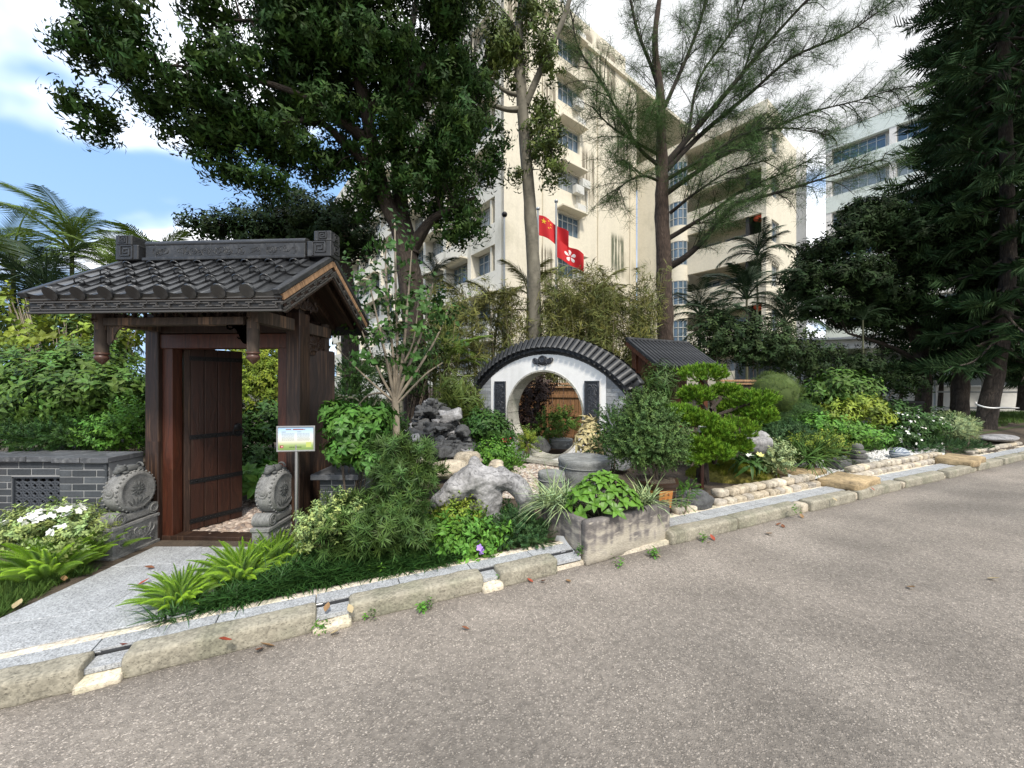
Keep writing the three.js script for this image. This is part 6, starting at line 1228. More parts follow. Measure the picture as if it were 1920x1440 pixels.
function araucaria(name, label, base, d, topV, trunkPts, maxPx, whorls, seed, v0) { // whorled, tiered dark conifer
  const b = onSoil(base, d), t = thing(name, label, 'tree', b), r = rngOf(seed);
  worldMesh('trunk', pxLimb(trunkPts, 14, 0.10, seed), M.araBark, t);
  const c = new THREE.CatmullRomCurve3(trunkPts.map(([u, v, q]) => at(u, v, q))), g = [], spots = [];
  const y1 = at(0, topV, d).y, y0 = at(0, v0, d).y;
  const trunkAt = (y) => { let best = null, m = 1e9; for (let i = 0; i <= 60; i++) { const p = c.getPoint(i / 60); if (Math.abs(p.y - y) < m) { m = Math.abs(p.y - y); best = p; } } return V(best.x, y, best.z); };
  for (let w = 0; w < whorls; w++) {
    const f = w / (whorls - 1), y = mix(y0, y1, f) + (r() - 0.5) * 0.2, o = trunkAt(y), R = maxPx / FPX * d * (1 - 0.42 * f) * (0.75 + 0.4 * r()), nb = 6 + Math.floor(r() * 3), a0 = r() * 6;
    for (let k = 0; k < nb; k++) {
      const a = a0 + k / nb * 6.2832 + (r() - 0.5) * 0.4, L = R * (0.7 + 0.5 * r()), dir = V(Math.cos(a), 0, Math.sin(a)), drop = 0.12 + 0.22 * (1 - f) + 0.1 * r();
      const pt = (q) => o.clone().addScaledVector(dir, L * q).add(V(0, L * (-drop * q * 1.6 + 0.26 * q * q * q + 0.05), 0));
      g.push(limb([pt(0), pt(0.5), pt(1)], [0.045, 0.028, 0.01], 5, 0, k));
      const n = Math.round(L * 9);
      for (let j = 0; j < n; j++) { const q = 0.15 + 0.85 * (j + r()) / n, p = pt(q), tan = pt(Math.min(1, q + 0.05)).sub(pt(q - 0.05)).normalize(), s = j % 2 ? 1 : -1, sd = tan.clone().cross(UPV).normalize(); spots.push({ p, up: tan.clone().multiplyScalar(0.75).addScaledVector(sd, s * (0.75 - 0.3 * q)).add(V(0, 0.05 + (r() - 0.5) * 0.35, 0)), s: (0.85 + r() * 0.5) * (1.15 - 0.25 * q) }); }
    }
  }
  worldMesh('branch', g, M.araBark, t);
  scatter(t, 'foliage', S.cord, LM.pine, spots, seed + 4, { base: b, hue: 0.4, warm: 0.1 });
  return t;
}
M.araBark = texMat(T.bark, 0.95, 0.02, { color: lin(0.075, 0.066, 0.058) });
araucaria('araucaria_tree', 'tall dark araucaria with a tape-ringed leaning trunk at the right edge', 1848, 11.3, -330, [[1844, 812, 11.3, 50], [1854, 760, 11.3, 43], [1870, 680, 11.3, 39], [1886, 560, 11.3, 36], [1890, 400, 11.3, 31], [1884, 200, 11.3, 27], [1880, 0, 11.3, 23], [1878, -340, 11.3, 14]], 170, 20, 5, 640);
araucaria('araucaria_tree', 'dark araucaria beside the tape-ringed one with a straight black trunk', 1798, 13.2, -60, [[1798, 800, 13.2, 40], [1802, 700, 13.2, 35], [1812, 560, 13.2, 30], [1822, 300, 13.2, 24], [1826, -60, 13.2, 10]], 120, 17, 9, 640);
araucaria('araucaria_tree', 'half-visible araucaria trunk and boughs cut off by the right edge', 1925, 13.5, 60, [[1922, 770, 13.5, 40], [1930, 680, 13.5, 36], [1950, 300, 13.5, 24], [1955, 60, 13.5, 12]], 150, 13, 15, 660);
tree({
  name: 'broadleaf_tree', label: 'dark spreading tree left of the araucarias before the mint building', base: [1730, 13.6], barkMat: M.bark, seed: 83, sp: S.broad, mat: LM.darker, n: 9500, twigs: 120, hue: 0.5,
  limbs: [[[1730, 775, 13.6, 34], [1732, 700, 13.6, 31], [1722, 640, 13.5, 32], [1708, 608, 13.4, 26], [1664, 586, 13.2, 18], [1630, 555, 13, 13], [1590, 520, 12.8, 8]], [[1726, 655, 13.6, 22], [1735, 580, 13.6, 18], [1720, 500, 13.5, 12], [1700, 430, 13.4, 6]], [[1735, 690, 13.6, 16], [1690, 660, 13.3, 12], [1640, 640, 13, 8], [1590, 625, 12.8, 5]], [[1710, 612, 13.4, 16], [1670, 520, 13.2, 12], [1640, 450, 13, 7]]],
  crown: [[1560, 470, 12.9, 62, 55, 1.0], [1625, 430, 13, 70, 55, 1.2], [1700, 440, 13.3, 85, 65, 1.5], [1580, 530, 12.8, 85, 42, 1.1], [1520, 545, 12.7, 42, 34, 0.7], [1690, 540, 13.2, 90, 60, 1.4], [1780, 520, 13.4, 80, 90, 1.4], [1770, 400, 13.6, 60, 60, 1.2], [1760, 620, 13.4, 60, 35, 1.0], [1640, 590, 13, 80, 36, 1.0], [1500, 530, 12.6, 36, 40, 0.7], [1560, 590, 12.7, 50, 26, 0.7]], o: { shell: 0.45, up: 0.3, size: [0.85, 1.3], cl: 8, clr: 0.46 },
});
{ // white tape
  const P = [at(1836, 758, 11.1), at(1850, 766, 10.85), at(1870, 768, 10.85), at(1890, 762, 11.1)], g = [];
  for (let i = 0; i + 1 < P.length; i++) g.push(xf(between(new THREE.BoxGeometry(0.05, 1, 0.006).translate(0, 0.5, 0), P[i], P[i + 1]), {}));
  const t = mesh('barrier_tape', [limb([at(1830, 754, 11.4), at(1833, 759, 11.0), at(1845, 763, 10.88), at(1862, 765, 10.88), at(1877, 764, 11.05), at(1880, 764, 11.35), at(1910, 765, 13)], [0.022], 5, 0)], M.white); tag(t, 'white tape tied round the leaning araucaria trunk', 'tape');
}
// ---------------------------------------------------------------- palms
const frondSets = { areca: [0, 1, 2].map((k) => frondGeo(1.5, 30, 0.42, 0.024, 0.75 + 0.15 * k, k + 1, 0.5)), big: [0, 1, 2].map((k) => frondGeo(2.2, 46, 0.55, 0.02, 0.8 + 0.2 * k, k + 5, 0.55)) };
function palm({ label, u, v, d, baseV, set = 'areca', mat, scale = 1, n = 11, seed, stems = 1, r0 = 0.05, group, trunkMat, lift = [0.1, 1.2] }) {
  const b = onSoil(u, d), t = thing('palm', label, 'palm', b), r = rngOf(seed);
  const crownY = at(u, v, d).y - b.y;
  for (let s = 0; s < stems; s++) {
    const ox = stems > 1 ? (r() - 0.5) * 0.7 * scale : 0, oz = stems > 1 ? (r() - 0.5) * 0.5 : 0, top = V(ox * 1.8, crownY * (1 - 0.25 * r() * (stems > 1 ? 1 : 0)), oz * 1.6);
    mesh('stem', limb([V(ox * 0.4, -0.1, oz * 0.4), V(ox, top.y * 0.5, oz), top], [r0, r0 * 0.85, r0 * 0.6], 8, 0.02, s), trunkMat ?? M.palmStem, t);
    const m = stems > 1 ? Math.ceil(n * 0.6) : n;
    for (let i = 0; i < m; i++) {
      const f = mesh('frond', frondSets[set][i % 3], mat, t, top); f.rotation.order = 'YZX';
      f.rotation.y = i * 2.4 + r() * 0.7; f.rotation.z = mix(lift[0], lift[1], (i + r()) / m); f.scale.setScalar(scale * (0.8 + 0.35 * r()));
    }
  }
  return t;
}
M.palmStem = std([0.10, 0.105, 0.055], 0.7);
[['tall feathery palm above the far left corner behind the gate', 135, 470, 7.6, 'big', LM.palm, 0.6, 12, 2], ['broad palm cut off by the left edge below the blue sky', 25, 505, 7.0, 'big', LM.palm, 0.55, 10, 3], ['palm tips showing just above the left half of the gate ridge', 300, 520, 10.5, 'areca', LM.palm, 1.1, 12, 4], ['low dark palm between the left edge and the gate roof', 85, 590, 6.6, 'big', LM.palmDark, 0.7, 12, 5], ['feathery palm right behind the left end of the gate roof', 225, 520, 7.4, 'big', LM.palm, 0.5, 9, 6]].forEach(([label, u, v, d, set, mat, scale, n, seed]) => palm({ label, u, v, d, set, mat, scale, n: n + 11, seed, lift: [-0.35, 1.4] }));
[['arching grey-green palm left of the slender grey trunk', 900, 560, 10.4, 1.0, 10, 12, LM.palmDry], ['palm clump directly behind the slender grey trunk', 985, 545, 11.2, 0.95, 10, 13, LM.palmDry], ['olive palm clump behind the top of the moon gate', 1075, 560, 10.8, 0.8, 10, 14, LM.palmDry], ['yellowish palm clump above the right shoulder of the moon gate', 1160, 560, 10.6, 0.8, 10, 15, LM.palmDry], ['fine palm between the young tree and the moon gate', 842, 640, 8.6, 0.75, 11, 16, LM.palm], ['thin palm whose fronds cross the white facade behind the young tree', 815, 520, 10.5, 0.62, 8, 17, LM.palmDark]].forEach(([label, u, v, d, scale, n, seed, mat]) => palm({ label, u, v, d, scale, n, seed, mat, stems: seed === 17 ? 1 : 2, lift: [0.0, 1.3] }));
[['single tall palm with a clear crown before the open balconies', 1420, 478, 15.5, 0.95, 11, 21, 'areca'], ['dark palm right of the casuarina trunk', 1312, 590, 11.6, 0.85, 11, 22, 'areca'], ['dark palm crown above the round clipped bush', 1400, 560, 12.4, 0.95, 13, 23, 'areca'], ['dark palm reaching towards the spreading dark tree', 1470, 610, 12.6, 0.9, 12, 24, 'areca'], ['dark drooping palm just behind the hut roof', 1345, 620, 10.8, 0.7, 11, 25, 'areca']].forEach(([label, u, v, d, scale, n, seed, set]) => palm({ label, u, v, d, scale: scale * 1.1, n: n + 5, seed, set, mat: LM.palmDark, lift: [-0.2, 1.25] }));
palm({ label: 'small thin-stemmed palm under the dark spreading tree', u: 1618, v: 600, d: 12.2, scale: 0.55, n: 9, seed: 29, mat: LM.palmDark, r0: 0.035 });
// ---------------------------------------------------------------- bamboo
{
  const mk = (label, u0, u1, d, n, vTop, seed, nl) => {
    const b = onSoil((u0 + u1) / 2, d), t = thing('bamboo_clump', label, 'bamboo', b), r = rngOf(seed), spots = [];
    for (let i = 0; i < n; i++) {
      const u = mix(u0, u1, r()), z = d + (r() - 0.5) * 1.0, p = onSoil(u, z), top = at(u + (r() - 0.5) * 46, vTop + r() * 90, z), c = new THREE.QuadraticBezierCurve3(p, V(p.x, mix(p.y, top.y, 0.6), p.z), top);
      const m = mesh('culm', limb([c.getPoint(0), c.getPoint(0.33), c.getPoint(0.66), c.getPoint(1)], [0.013, 0.011, 0.008, 0.003], 5, 0.02, i), i % 3 ? M.culm : M.culm2, t); m.position.copy(b).negate();
      for (let k = 0; k < nl; k++) { const f = 0.35 + 0.65 * r(); spots.push({ p: c.getPoint(f).add(V((r() - 0.5) * 0.3, (r() - 0.5) * 0.2, (r() - 0.5) * 0.3)), up: V(r() - 0.5, r() * 0.6 - 0.1, r() - 0.5), s: 0.7 + r() * 0.6 }); }
    }
    scatter(t, 'foliage', S.bamboo, LM.bamboo, spots, seed, { base: b, hue: 0.4, warm: 0.15 });
  };
  M.culm = std([0.16, 0.15, 0.07], 0.6); M.culm2 = std([0.19, 0.15, 0.10], 0.6);
  mk('thin bamboo clump directly behind the moon gate arch', 1020, 1130, 9.9, 44, 500, 3, 50); mk('straggly bamboo clump left of the timber hut', 1120, 1225, 9.8, 44, 500, 4, 46); mk('sparse bamboo behind the rockery and crane', 790, 905, 9.0, 24, 520, 5, 40); mk('bamboo stems left of the slender grey trunk', 905, 1000, 10.2, 24, 520, 6, 40);
}
LM.bush = leafMat([0.066, 0.16, 0.026], 0.45);
// ---------------------------------------------------------------- shrubs and flowers, left
shrub({ name: 'leafy_bush', label: 'tall fresh green leafy bush behind the brick planter wall', base: [110, 4.6], blobs: [[60, 720, 4.6, 80, 55, 0.5], [150, 745, 4.5, 80, 50, 0.5], [220, 740, 4.6, 50, 40, 0.4], [40, 770, 4.3, 60, 35, 0.4], [180, 690, 4.9, 60, 40, 0.4]], sp: S.medium, mat: LM.green, n: 1500, seed: 3, stems: 8, hue: 0.4, warm: 0.15 });
shrub({ name: 'bare_shrub', label: 'twiggy half-bare shrub with yellow-green leaves under the left roof corner', base: [150, 5.2], blobs: [[60, 640, 5.2, 70, 50, 0.6], [150, 630, 5.2, 80, 50, 0.6], [230, 650, 5.3, 50, 60, 0.5], [30, 580, 5.6, 40, 40, 0.5]], sp: S.round, mat: LM.yellowish, n: 190, seed: 4, stems: 70, stemR: 0.011, stemMat: M.paleTwig, hue: 0.4, o: { shell: 0.8 } });
shrub({ name: 'leafy_bush', label: 'pale mottled bush in the far left background under the palms', base: [30, 6.4], blobs: [[20, 640, 6.4, 80, 60, 0.8], [120, 600, 6.8, 90, 50, 0.8], [200, 600, 7, 60, 60, 0.6]], sp: S.medium, mat: LM.strap, n: 900, seed: 5, hue: 0.45 });
shrub({ name: 'leafy_bush', label: 'light green bush tip against the left gate column', base: [240, 4.2], blobs: [[245, 800, 4.2, 32, 34, 0.3], [215, 815, 4.1, 28, 20, 0.25]], sp: S.small, mat: LM.fresh, n: 380, seed: 6 });
shrub({ name: 'low_hedge', label: 'low dark ferny hedge along the top of the brick planter wall', cat: 'hedge', base: [60, 4.0], blobs: [[20, 822, 4.0, 60, 16, 0.3], [100, 818, 4.0, 60, 18, 0.3], [165, 815, 4.1, 40, 18, 0.3]], sp: S.juniper, mat: LM.deep, n: 620, seed: 7, stems: 0 });
shrub({ name: 'flowering_shrub', label: 'white-flowered variegated shrub in front of the left drum stone', base: [100, 3.2], blobs: [[55, 992, 3.2, 44, 16, 0.2], [110, 982, 3.25, 44, 16, 0.2], [150, 1000, 3.1, 24, 14, 0.14], [20, 1002, 3.1, 24, 14, 0.14]], sp: S.small, mat: LM.varieg, n: 480, seed: 8, size: [0.7, 1.1], hue: 0.45, flower: { mat: LM.white, n: 80, size: [0.9, 1.4], blobs: [[70, 966, 3.1, 26, 8, 0.1], [125, 956, 3.15, 24, 8, 0.1], [30, 980, 3.0, 16, 7, 0.08], [120, 990, 3.0, 20, 7, 0.08]] } });
shrub({ name: 'lime_shrub', label: 'bright yellow-green shrub seen through the open gate', base: [490, 7.2], blobs: [[480, 690, 7.2, 50, 44, 0.5], [510, 660, 7.4, 40, 40, 0.5], [470, 740, 7, 40, 40, 0.5], [520, 720, 7.2, 30, 40, 0.4]], sp: S.small, mat: LM.lime, n: 1500, seed: 9, size: [1.2, 1.9] });
shrub({ name: 'fern_clump', label: 'light green broad fern inside the gate beside the pebble path', base: [495, 4.9], blobs: [[490, 895, 4.9, 38, 22, 0.3], [515, 905, 4.8, 22, 18, 0.2]], sp: S.whorl, mat: LM.fresh, n: 150, seed: 10, stems: 4, size: [1.1, 1.6] });
shrub({ name: 'dark_shrub', label: 'dark low shrub inside the gate behind the open door', base: [465, 5.6], blobs: [[460, 830, 5.6, 30, 40, 0.3], [505, 790, 6, 34, 30, 0.4], [520, 840, 5.8, 24, 40, 0.3], [480, 870, 5.3, 40, 22, 0.3]], sp: S.medium, mat: LM.deep, n: 420, seed: 11 });
function foxtail(label, uv, n, scale, seed, lean) { // bottle-brush ferns
  const [u, v] = uv, b = onPlane(u, v, 0.09), t = thing('foxtail_fern', label, 'fern', b), r = rngOf(seed);
  for (let i = 0; i < n; i++) {
    const a = i * 2.399 + r() * 0.5, k = Math.sqrt((i + 0.5) / n), m = mesh('plume', plumes[i % 3], i % 4 ? LM.fern : LM.fern2, t, [Math.cos(a) * 0.10 * k * scale, 0, Math.sin(a) * 0.10 * k * scale]);
    m.rotation.order = 'YZX'; m.rotation.y = -a + lean * r(); m.rotation.z = -(0.02 + 0.92 * k * (0.7 + 0.45 * r())); m.scale.setScalar(scale * (0.75 + 0.45 * r()));
  }
  return t;
}
LM.fern2 = leafMat([0.22, 0.40, 0.02], 0.6, 0.35);
foxtail('yellow-green foxtail fern at the left edge beside the granite path', [95, 1080], 95, 1.0, 3, 0.3);
foxtail('smaller foxtail fern touching the left drum stone', [165, 1050], 40, 0.9, 4, 0.2);
foxtail('foxtail fern spilling over the granite path, nearest the road', [340, 1130], 85, 0.72, 5, 0.3);
foxtail('lush foxtail fern in front of the right drum stone', [455, 1090], 105, 0.86, 6, 0.3);
foxtail('foxtail fern reaching towards the sign pole', [515, 1060], 46, 0.8, 7, 0.3);
// ---------------------------------------------------------------- ground cover
function cover(name, label, sp, mat, n, pick, seed, o = {}) {
  const r = rngOf(seed), spots = []; while (spots.length < n) { const p = pick(r); if (p) spots.push({ p: p.setY((o.y ? o.y(p.x, p.z) : soilH(p.x, p.z)) - 0.005), up: V((r() - 0.5) * 0.5, 1, (r() - 0.5) * 0.5), s: mix(...(o.size ?? [0.7, 1.2]), r()) }); }
  const g = new THREE.Group(); g.name = name; scene.add(g); stuff(tag(g, label)); scatter(g, name, sp, mat, spots, seed, { hue: 0.35, warm: 0.15 }); return g;
}
const inPoly = (poly, x, y) => { let c = false; for (let i = 0, j = poly.length - 1; i < poly.length; j = i++) { const [a, b] = poly[i], [d, e] = poly[j]; if ((b > y) !== (e > y) && x < ((d - a) * (y - b)) / (e - b) + a) c = !c; } return c; };
function pickPoly(uvs, h = 0.1) { const P = uvs.map(([u, v]) => { const p = onPlane(u, v, h); return [p.x, p.z]; }), xs = P.map((p) => p[0]), zs = P.map((p) => p[1]), x0 = Math.min(...xs), x1 = Math.max(...xs), z0 = Math.min(...zs), z1 = Math.max(...zs); return (r) => { const x = mix(x0, x1, r()), z = mix(z0, z1, r()); return inPoly(P, x, z) ? V(x, 0, z) : null; }; }
cover('mondo_grass', 'dark green tufted mondo grass between the kerb strip and the shrubs', S.blade, LM.mondo, 2300, pickPoly([[268, 1172], [420, 1135], [520, 1110], [660, 1082], [820, 1058], [860, 1046], [800, 1020], [700, 1020], [600, 1030], [560, 1045], [520, 1085], [380, 1140]]), 3);
cover('grass_patch', 'patchy light green grass at the left edge beside the path', S.grass, LM.grass, 1500, pickPoly([[-160, 1230], [10, 1145], [130, 1080], [175, 1072], [120, 1060], [-60, 1090]]), 4);
cover('grass_patch', 'grassy lawn around the dark trunks at the far right', S.grass, LM.grass, 9000, (r) => kerb(mix(12, 30, r()), mix(1.5, 7, r())), 5, { size: [1, 1.9] });
cover('ground_cover', 'low mixed green ground cover filling the right bed', S.small, LM.deep, 2600, (r) => { const p = kerb(mix(4.2, 13, r()), mix(1.3, 4.2, Math.pow(r(), 1.6))); return p; }, 6, { size: [0.8, 1.5] });
cover('ground_cover', 'dark low ground cover under the shrubs in the middle bed', S.small, LM.deep, 800, (r) => { const p = kerb(mix(-1.6, 0.6, r()), mix(0.55, 2.0, r())); return p; }, 7, { size: [0.7, 1.2] });
{ // moss mound
  const c = onPlane(1372, 880, 0.22), R = [0.74, 0.46], mh = (x, z) => { const q = 1 - ((x - c.x) / R[0]) ** 2 - ((z - c.z) / R[1]) ** 2; return soilH(x, z) + (q > 0 ? 0.24 * Math.pow(q, 0.7) - 0.02 : -0.12 + Math.max(-1, q) * 0.2) + 0.012 * noise3(x * 9, z * 9, 3); };
  const g = new THREE.PlaneGeometry(2 * R[0], 2 * R[1], 60, 44).rotateX(-Math.PI / 2), p = g.attributes.position;
  for (let i = 0; i < p.count; i++) p.setY(i, mh(p.getX(i) + c.x, p.getZ(i) + c.z));
  g.computeVertexNormals();
  const m = struct('moss_mound', boxUV(g), texMat(T.soil, 1, 0.015, { color: lin(2.2, 2.6, 0.7) }), [c.x, 0, c.z]);
  cover('moss', 'yellow-green moss on the mound under the cloud-pruned tree', S.tiny, LM.moss, 7000, (r) => { const a = r() * 6.283, q = Math.sqrt(r()), x = c.x + Math.cos(a) * q * R[0] * 0.97, z = c.z + Math.sin(a) * q * R[1] * 0.97; return z > c.z + 0.22 && noise3(x * 4, z * 4, 1) > 0.0 ? null : V(x, 0, z); }, 8, { y: mh, size: [0.25, 0.5] });
}
// ---------------------------------------------------------------- middle bed
shrub({ name: 'leafy_bush', label: 'bright green bush with whorled leaves right of the sign board', base: [655, 3.75], blobs: [[660, 800, 3.7, 40, 34, 0.22], [700, 790, 3.75, 36, 30, 0.22], [655, 842, 3.65, 40, 24, 0.2], [705, 855, 3.6, 34, 26, 0.22], [630, 770, 3.8, 22, 14, 0.13]], sp: S.whorl, mat: LM.bush, n: 640, seed: 12, stems: 8, stemR: 0.009, size: [0.6, 0.95], hue: 0.35 });
shrub({ name: 'variegated_shrub', label: 'creamy variegated small shrub below the brick pillar', base: [612, 3.2], blobs: [[600, 985, 3.2, 36, 26, 0.18], [635, 970, 3.25, 30, 26, 0.15], [590, 1005, 3.15, 22, 16, 0.12]], sp: S.small, mat: LM.varieg, n: 260, seed: 13, size: [0.65, 1.0], hue: 0.3 });
shrub({ name: 'strappy_shrub', label: 'dark strap-leaved podocarpus bush in the middle of the near bed', base: [690, 3.35], blobs: [[655, 968, 3.35, 48, 30, 0.25], [712, 955, 3.4, 40, 34, 0.22], [645, 1000, 3.2, 50, 26, 0.2], [700, 1005, 3.2, 46, 22, 0.2], [740, 985, 3.3, 40, 36, 0.2]], sp: S.strap, mat: LM.strap, n: 430, seed: 14, stems: 6, size: [0.8, 1.2], hue: 0.4 });
{
  const t = shrub({ name: 'podocarpus_tree', label: 'small gnarled podocarpus with tiered strap leaves left of the scholar rock', cat: 'tree', base: [768, 3.5], blobs: [[735, 848, 3.5, 42, 18, 0.18], [785, 852, 3.5, 22, 14, 0.13], [800, 893, 3.5, 30, 14, 0.14], [742, 890, 3.45, 38, 18, 0.18], [772, 938, 3.4, 28, 12, 0.14], [770, 1000, 3.35, 40, 22, 0.15]], sp: S.strap, mat: LM.strap, n: 420, seed: 15, stems: 0, size: [0.75, 1.15], hue: 0.4 });
  worldMesh('trunk', [pxLimb([[768, 1030, 3.5, 16], [766, 985, 3.5, 13], [758, 950, 3.5, 12], [765, 905, 3.5, 11], [758, 870, 3.5, 8], [740, 848, 3.5, 5]], 8, 0.15, 2), pxLimb([[765, 985, 3.5, 9], [752, 962, 3.45, 8], [745, 940, 3.4, 5]], 6, 0.1, 3), pxLimb([[764, 905, 3.5, 6], [790, 890, 3.5, 5], [812, 888, 3.5, 3]], 6, 0.1, 4), pxLimb([[760, 880, 3.5, 5], [780, 860, 3.5, 4], [792, 850, 3.5, 3]], 6, 0.1, 5)], M.redBark, t);
}
shrub({ name: 'flowering_shrub', label: 'low light green lantana with two purple flowers at the kerb strip', base: [870, 3.75], blobs: [[850, 1010, 3.75, 36, 15, 0.18], [885, 1025, 3.6, 40, 16, 0.18], [845, 1030, 3.6, 34, 15, 0.18]], sp: S.small, mat: LM.fresh, n: 620, seed: 16, size: [1.1, 1.7], hue: 0.35, flower: { mat: LM.purple, n: 4, blobs: [[905, 1022, 3.33, 10, 14, 0.04]], size: [1.2, 1.6] } });
shrub({ name: 'yellow_shrub', label: 'small yellow-green shrub at the foot of the scholar rock', base: [862, 3.95], blobs: [[862, 972, 3.85, 30, 12, 0.13], [838, 978, 3.8, 22, 11, 0.1]], sp: S.small, mat: LM.yellowish, n: 150, seed: 17 });
shrub({ name: 'juniper_bush', label: 'spreading blue-green juniper between the scholar rock and the planter', base: [975, 3.75], blobs: [[970, 995, 3.75, 46, 26, 0.25], [945, 1012, 3.7, 34, 16, 0.2], [1000, 1010, 3.7, 26, 20, 0.2], [965, 975, 3.85, 20, 12, 0.12]], sp: S.juniper, mat: LM.blue, n: 760, seed: 18, size: [0.6, 0.95], hue: 0.4 });
shrub({ name: 'camellia_bush', label: 'round dark camellia with red flowers left of the moon opening', base: [925, 6.4], blobs: [[918, 805, 6.4, 26, 22, 0.28], [898, 797, 6.4, 20, 17, 0.22], [940, 815, 6.3, 14, 17, 0.16]], sp: S.medium, mat: LM.deep, n: 520, seed: 19, flower: { mat: LM.pink, n: 7, blobs: [[946, 822, 6.1, 10, 8, 0.05]], size: [1.6, 2.4] } });
shrub({ name: 'leafy_bush', label: 'small bright green bush under the dark camellia', base: [940, 5.7], blobs: [[925, 857, 5.7, 24, 11, 0.2], [952, 864, 5.8, 14, 8, 0.14]], sp: S.small, mat: LM.fresh, n: 320, seed: 20, size: [1.1, 1.6] });
shrub({ name: 'weeping_shrub', label: 'drooping olive shrub with thin leaves behind the crane', base: [860, 6.9], blobs: [[855, 740, 6.9, 34, 34, 0.3], [880, 770, 6.8, 24, 34, 0.25], [835, 770, 6.9, 22, 26, 0.2]], sp: S.bamboo, mat: LM.olive, n: 420, seed: 21, o: { droop: 1.1 } });
shrub({ name: 'leafy_bush', label: 'dark layered pine-like bush right behind the gate column', base: [660, 5.6], blobs: [[665, 700, 5.6, 36, 15, 0.3], [650, 742, 5.5, 36, 15, 0.3], [690, 770, 5.6, 40, 16, 0.3], [640, 782, 5.4, 30, 14, 0.25]], sp: S.juniper, mat: LM.deep, n: 640, seed: 22, size: [0.9, 1.4], stems: 4 });
{ // young multi-stemmed tree
  const t = shrub({ name: 'young_tree', label: 'young pale-barked tree fanning into many thin sparse-leaved stems', cat: 'tree', base: [744, 4.5], blobs: [[740, 470, 4.5, 30, 60, 0.2], [700, 560, 4.5, 50, 60, 0.35], [780, 570, 4.5, 60, 60, 0.35], [830, 600, 4.6, 40, 50, 0.3], [675, 640, 4.4, 40, 50, 0.3], [760, 650, 4.5, 60, 50, 0.4], [660, 520, 4.3, 18, 50, 0.2]], sp: S.round, mat: LM.deep, n: 200, seed: 23, stems: 0, o: { shell: 0.75 }, size: [0.7, 1.1], hue: 0.45 });
  worldMesh('trunk', pxLimb([[746, 905, 4.5, 15], [744, 850, 4.5, 14], [743, 790, 4.5, 13], [740, 745, 4.5, 12]], 9, 0.06, 2), M.paleTwig, t);
  [[[740, 750, 7], [728, 690, 6], [708, 600, 4], [690, 520, 2]], [[741, 748, 7], [738, 680, 6], [726, 560, 5], [722, 460, 3]], [[741, 748, 7], [745, 660, 6], [742, 540, 5], [740, 410, 3]], [[742, 748, 7], [755, 670, 6], [765, 560, 4], [772, 470, 2]], [[742, 750, 7], [765, 690, 6], [795, 610, 4], [812, 530, 2]], [[742, 752, 7], [778, 700, 5], [820, 630, 3], [845, 570, 2]], [[740, 752, 6], [712, 700, 5], [682, 630, 3], [650, 545, 2]], [[740, 755, 6], [700, 720, 4], [668, 690, 3], [630, 650, 2]], [[741, 752, 6], [735, 700, 5], [718, 650, 4], [700, 560, 2]], [[742, 752, 6], [750, 700, 5], [775, 640, 3], [785, 560, 2]], [[742, 760, 5], [770, 730, 4], [800, 700, 3], [830, 680, 2]], [[740, 760, 5], [718, 738, 4], [690, 742, 3], [672, 760, 2]]].forEach((l, i) => worldMesh('branch', pxLimb(l.map(([u, v, w], k) => [u, v, 4.5 + (i % 3 - 1) * 0.08 * k, w]), 6, 0.05, i), M.paleTwig, t));
}
// ---------------------------------------------------------------- planter plants
function rosettes(name, label, cat, base, spots, L, W, mat, seed, per, o = {}) { // big leaves, each a part
  const t = thing(name, label, cat, base), r = rngOf(seed), gs = [0, 1, 2, 3].map((k) => { const B = new Leaves(); B.leaf(V(0, 0, 0), V(0, 0.35, 1), UPV, L, W, { shape: 'fine', fold: 0.22, droop: 0.45 + 0.12 * k, tone: 0.8 + 0.13 * k, ...o }); return B.geo(); });
  for (const [p, lean] of spots) {
    const a0 = r() * 6;
    const up = lean.clone().normalize(), q0 = new THREE.Quaternion().setFromUnitVectors(UPV, up);
    for (let i = 0; i < per; i++) { const m = mesh('leaf', gs[Math.floor(r() * 4)], mat, t, p.clone().sub(t.position)); m.quaternion.copy(q0).multiply(new THREE.Quaternion().setFromEuler(new THREE.Euler(-0.9 * (i / per) + (r() - 0.5) * 0.3 + 0.15, a0 + i * 2.4, 0, 'YXZ'))); m.scale.setScalar((1.1 - 0.5 * i / per) * (0.85 + 0.3 * r())); }
  }
  return t;
}
{
  const c = at(1130, 925, 3.72), spots = [], r = rngOf(8);
  for (let i = 0; i < 37; i++) { const a = i * 2.399, k = Math.sqrt((i + 0.5) / 37), p = V(c.x + Math.cos(a) * 0.37 * k, c.y - 0.03 + 0.24 * Math.sqrt(1 - k * k) - 0.16 * k + (r() - 0.5) * 0.04, c.z + Math.sin(a) * 0.24 * k); spots.push([p, V(Math.cos(a) * k * 0.8, 0.85, Math.sin(a) * k * 0.8 + 0.1)]); }
  const t = rosettes('hydrangea_plant', 'bushy bright green broad-leaved plant filling the concrete planter', 'plant', V(c.x, 0.31, c.z), spots, 0.098, 0.062, LM.hosta, 5, 8, { droop: 0.55 });
  mesh('stem', spots.map(([p]) => limb([V((p.x - c.x) * 0.3, 0, (p.z - c.z) * 0.3), p.clone().sub(t.position)], [0.007, 0.005], 5, 0)), M.palmStem, t);
}
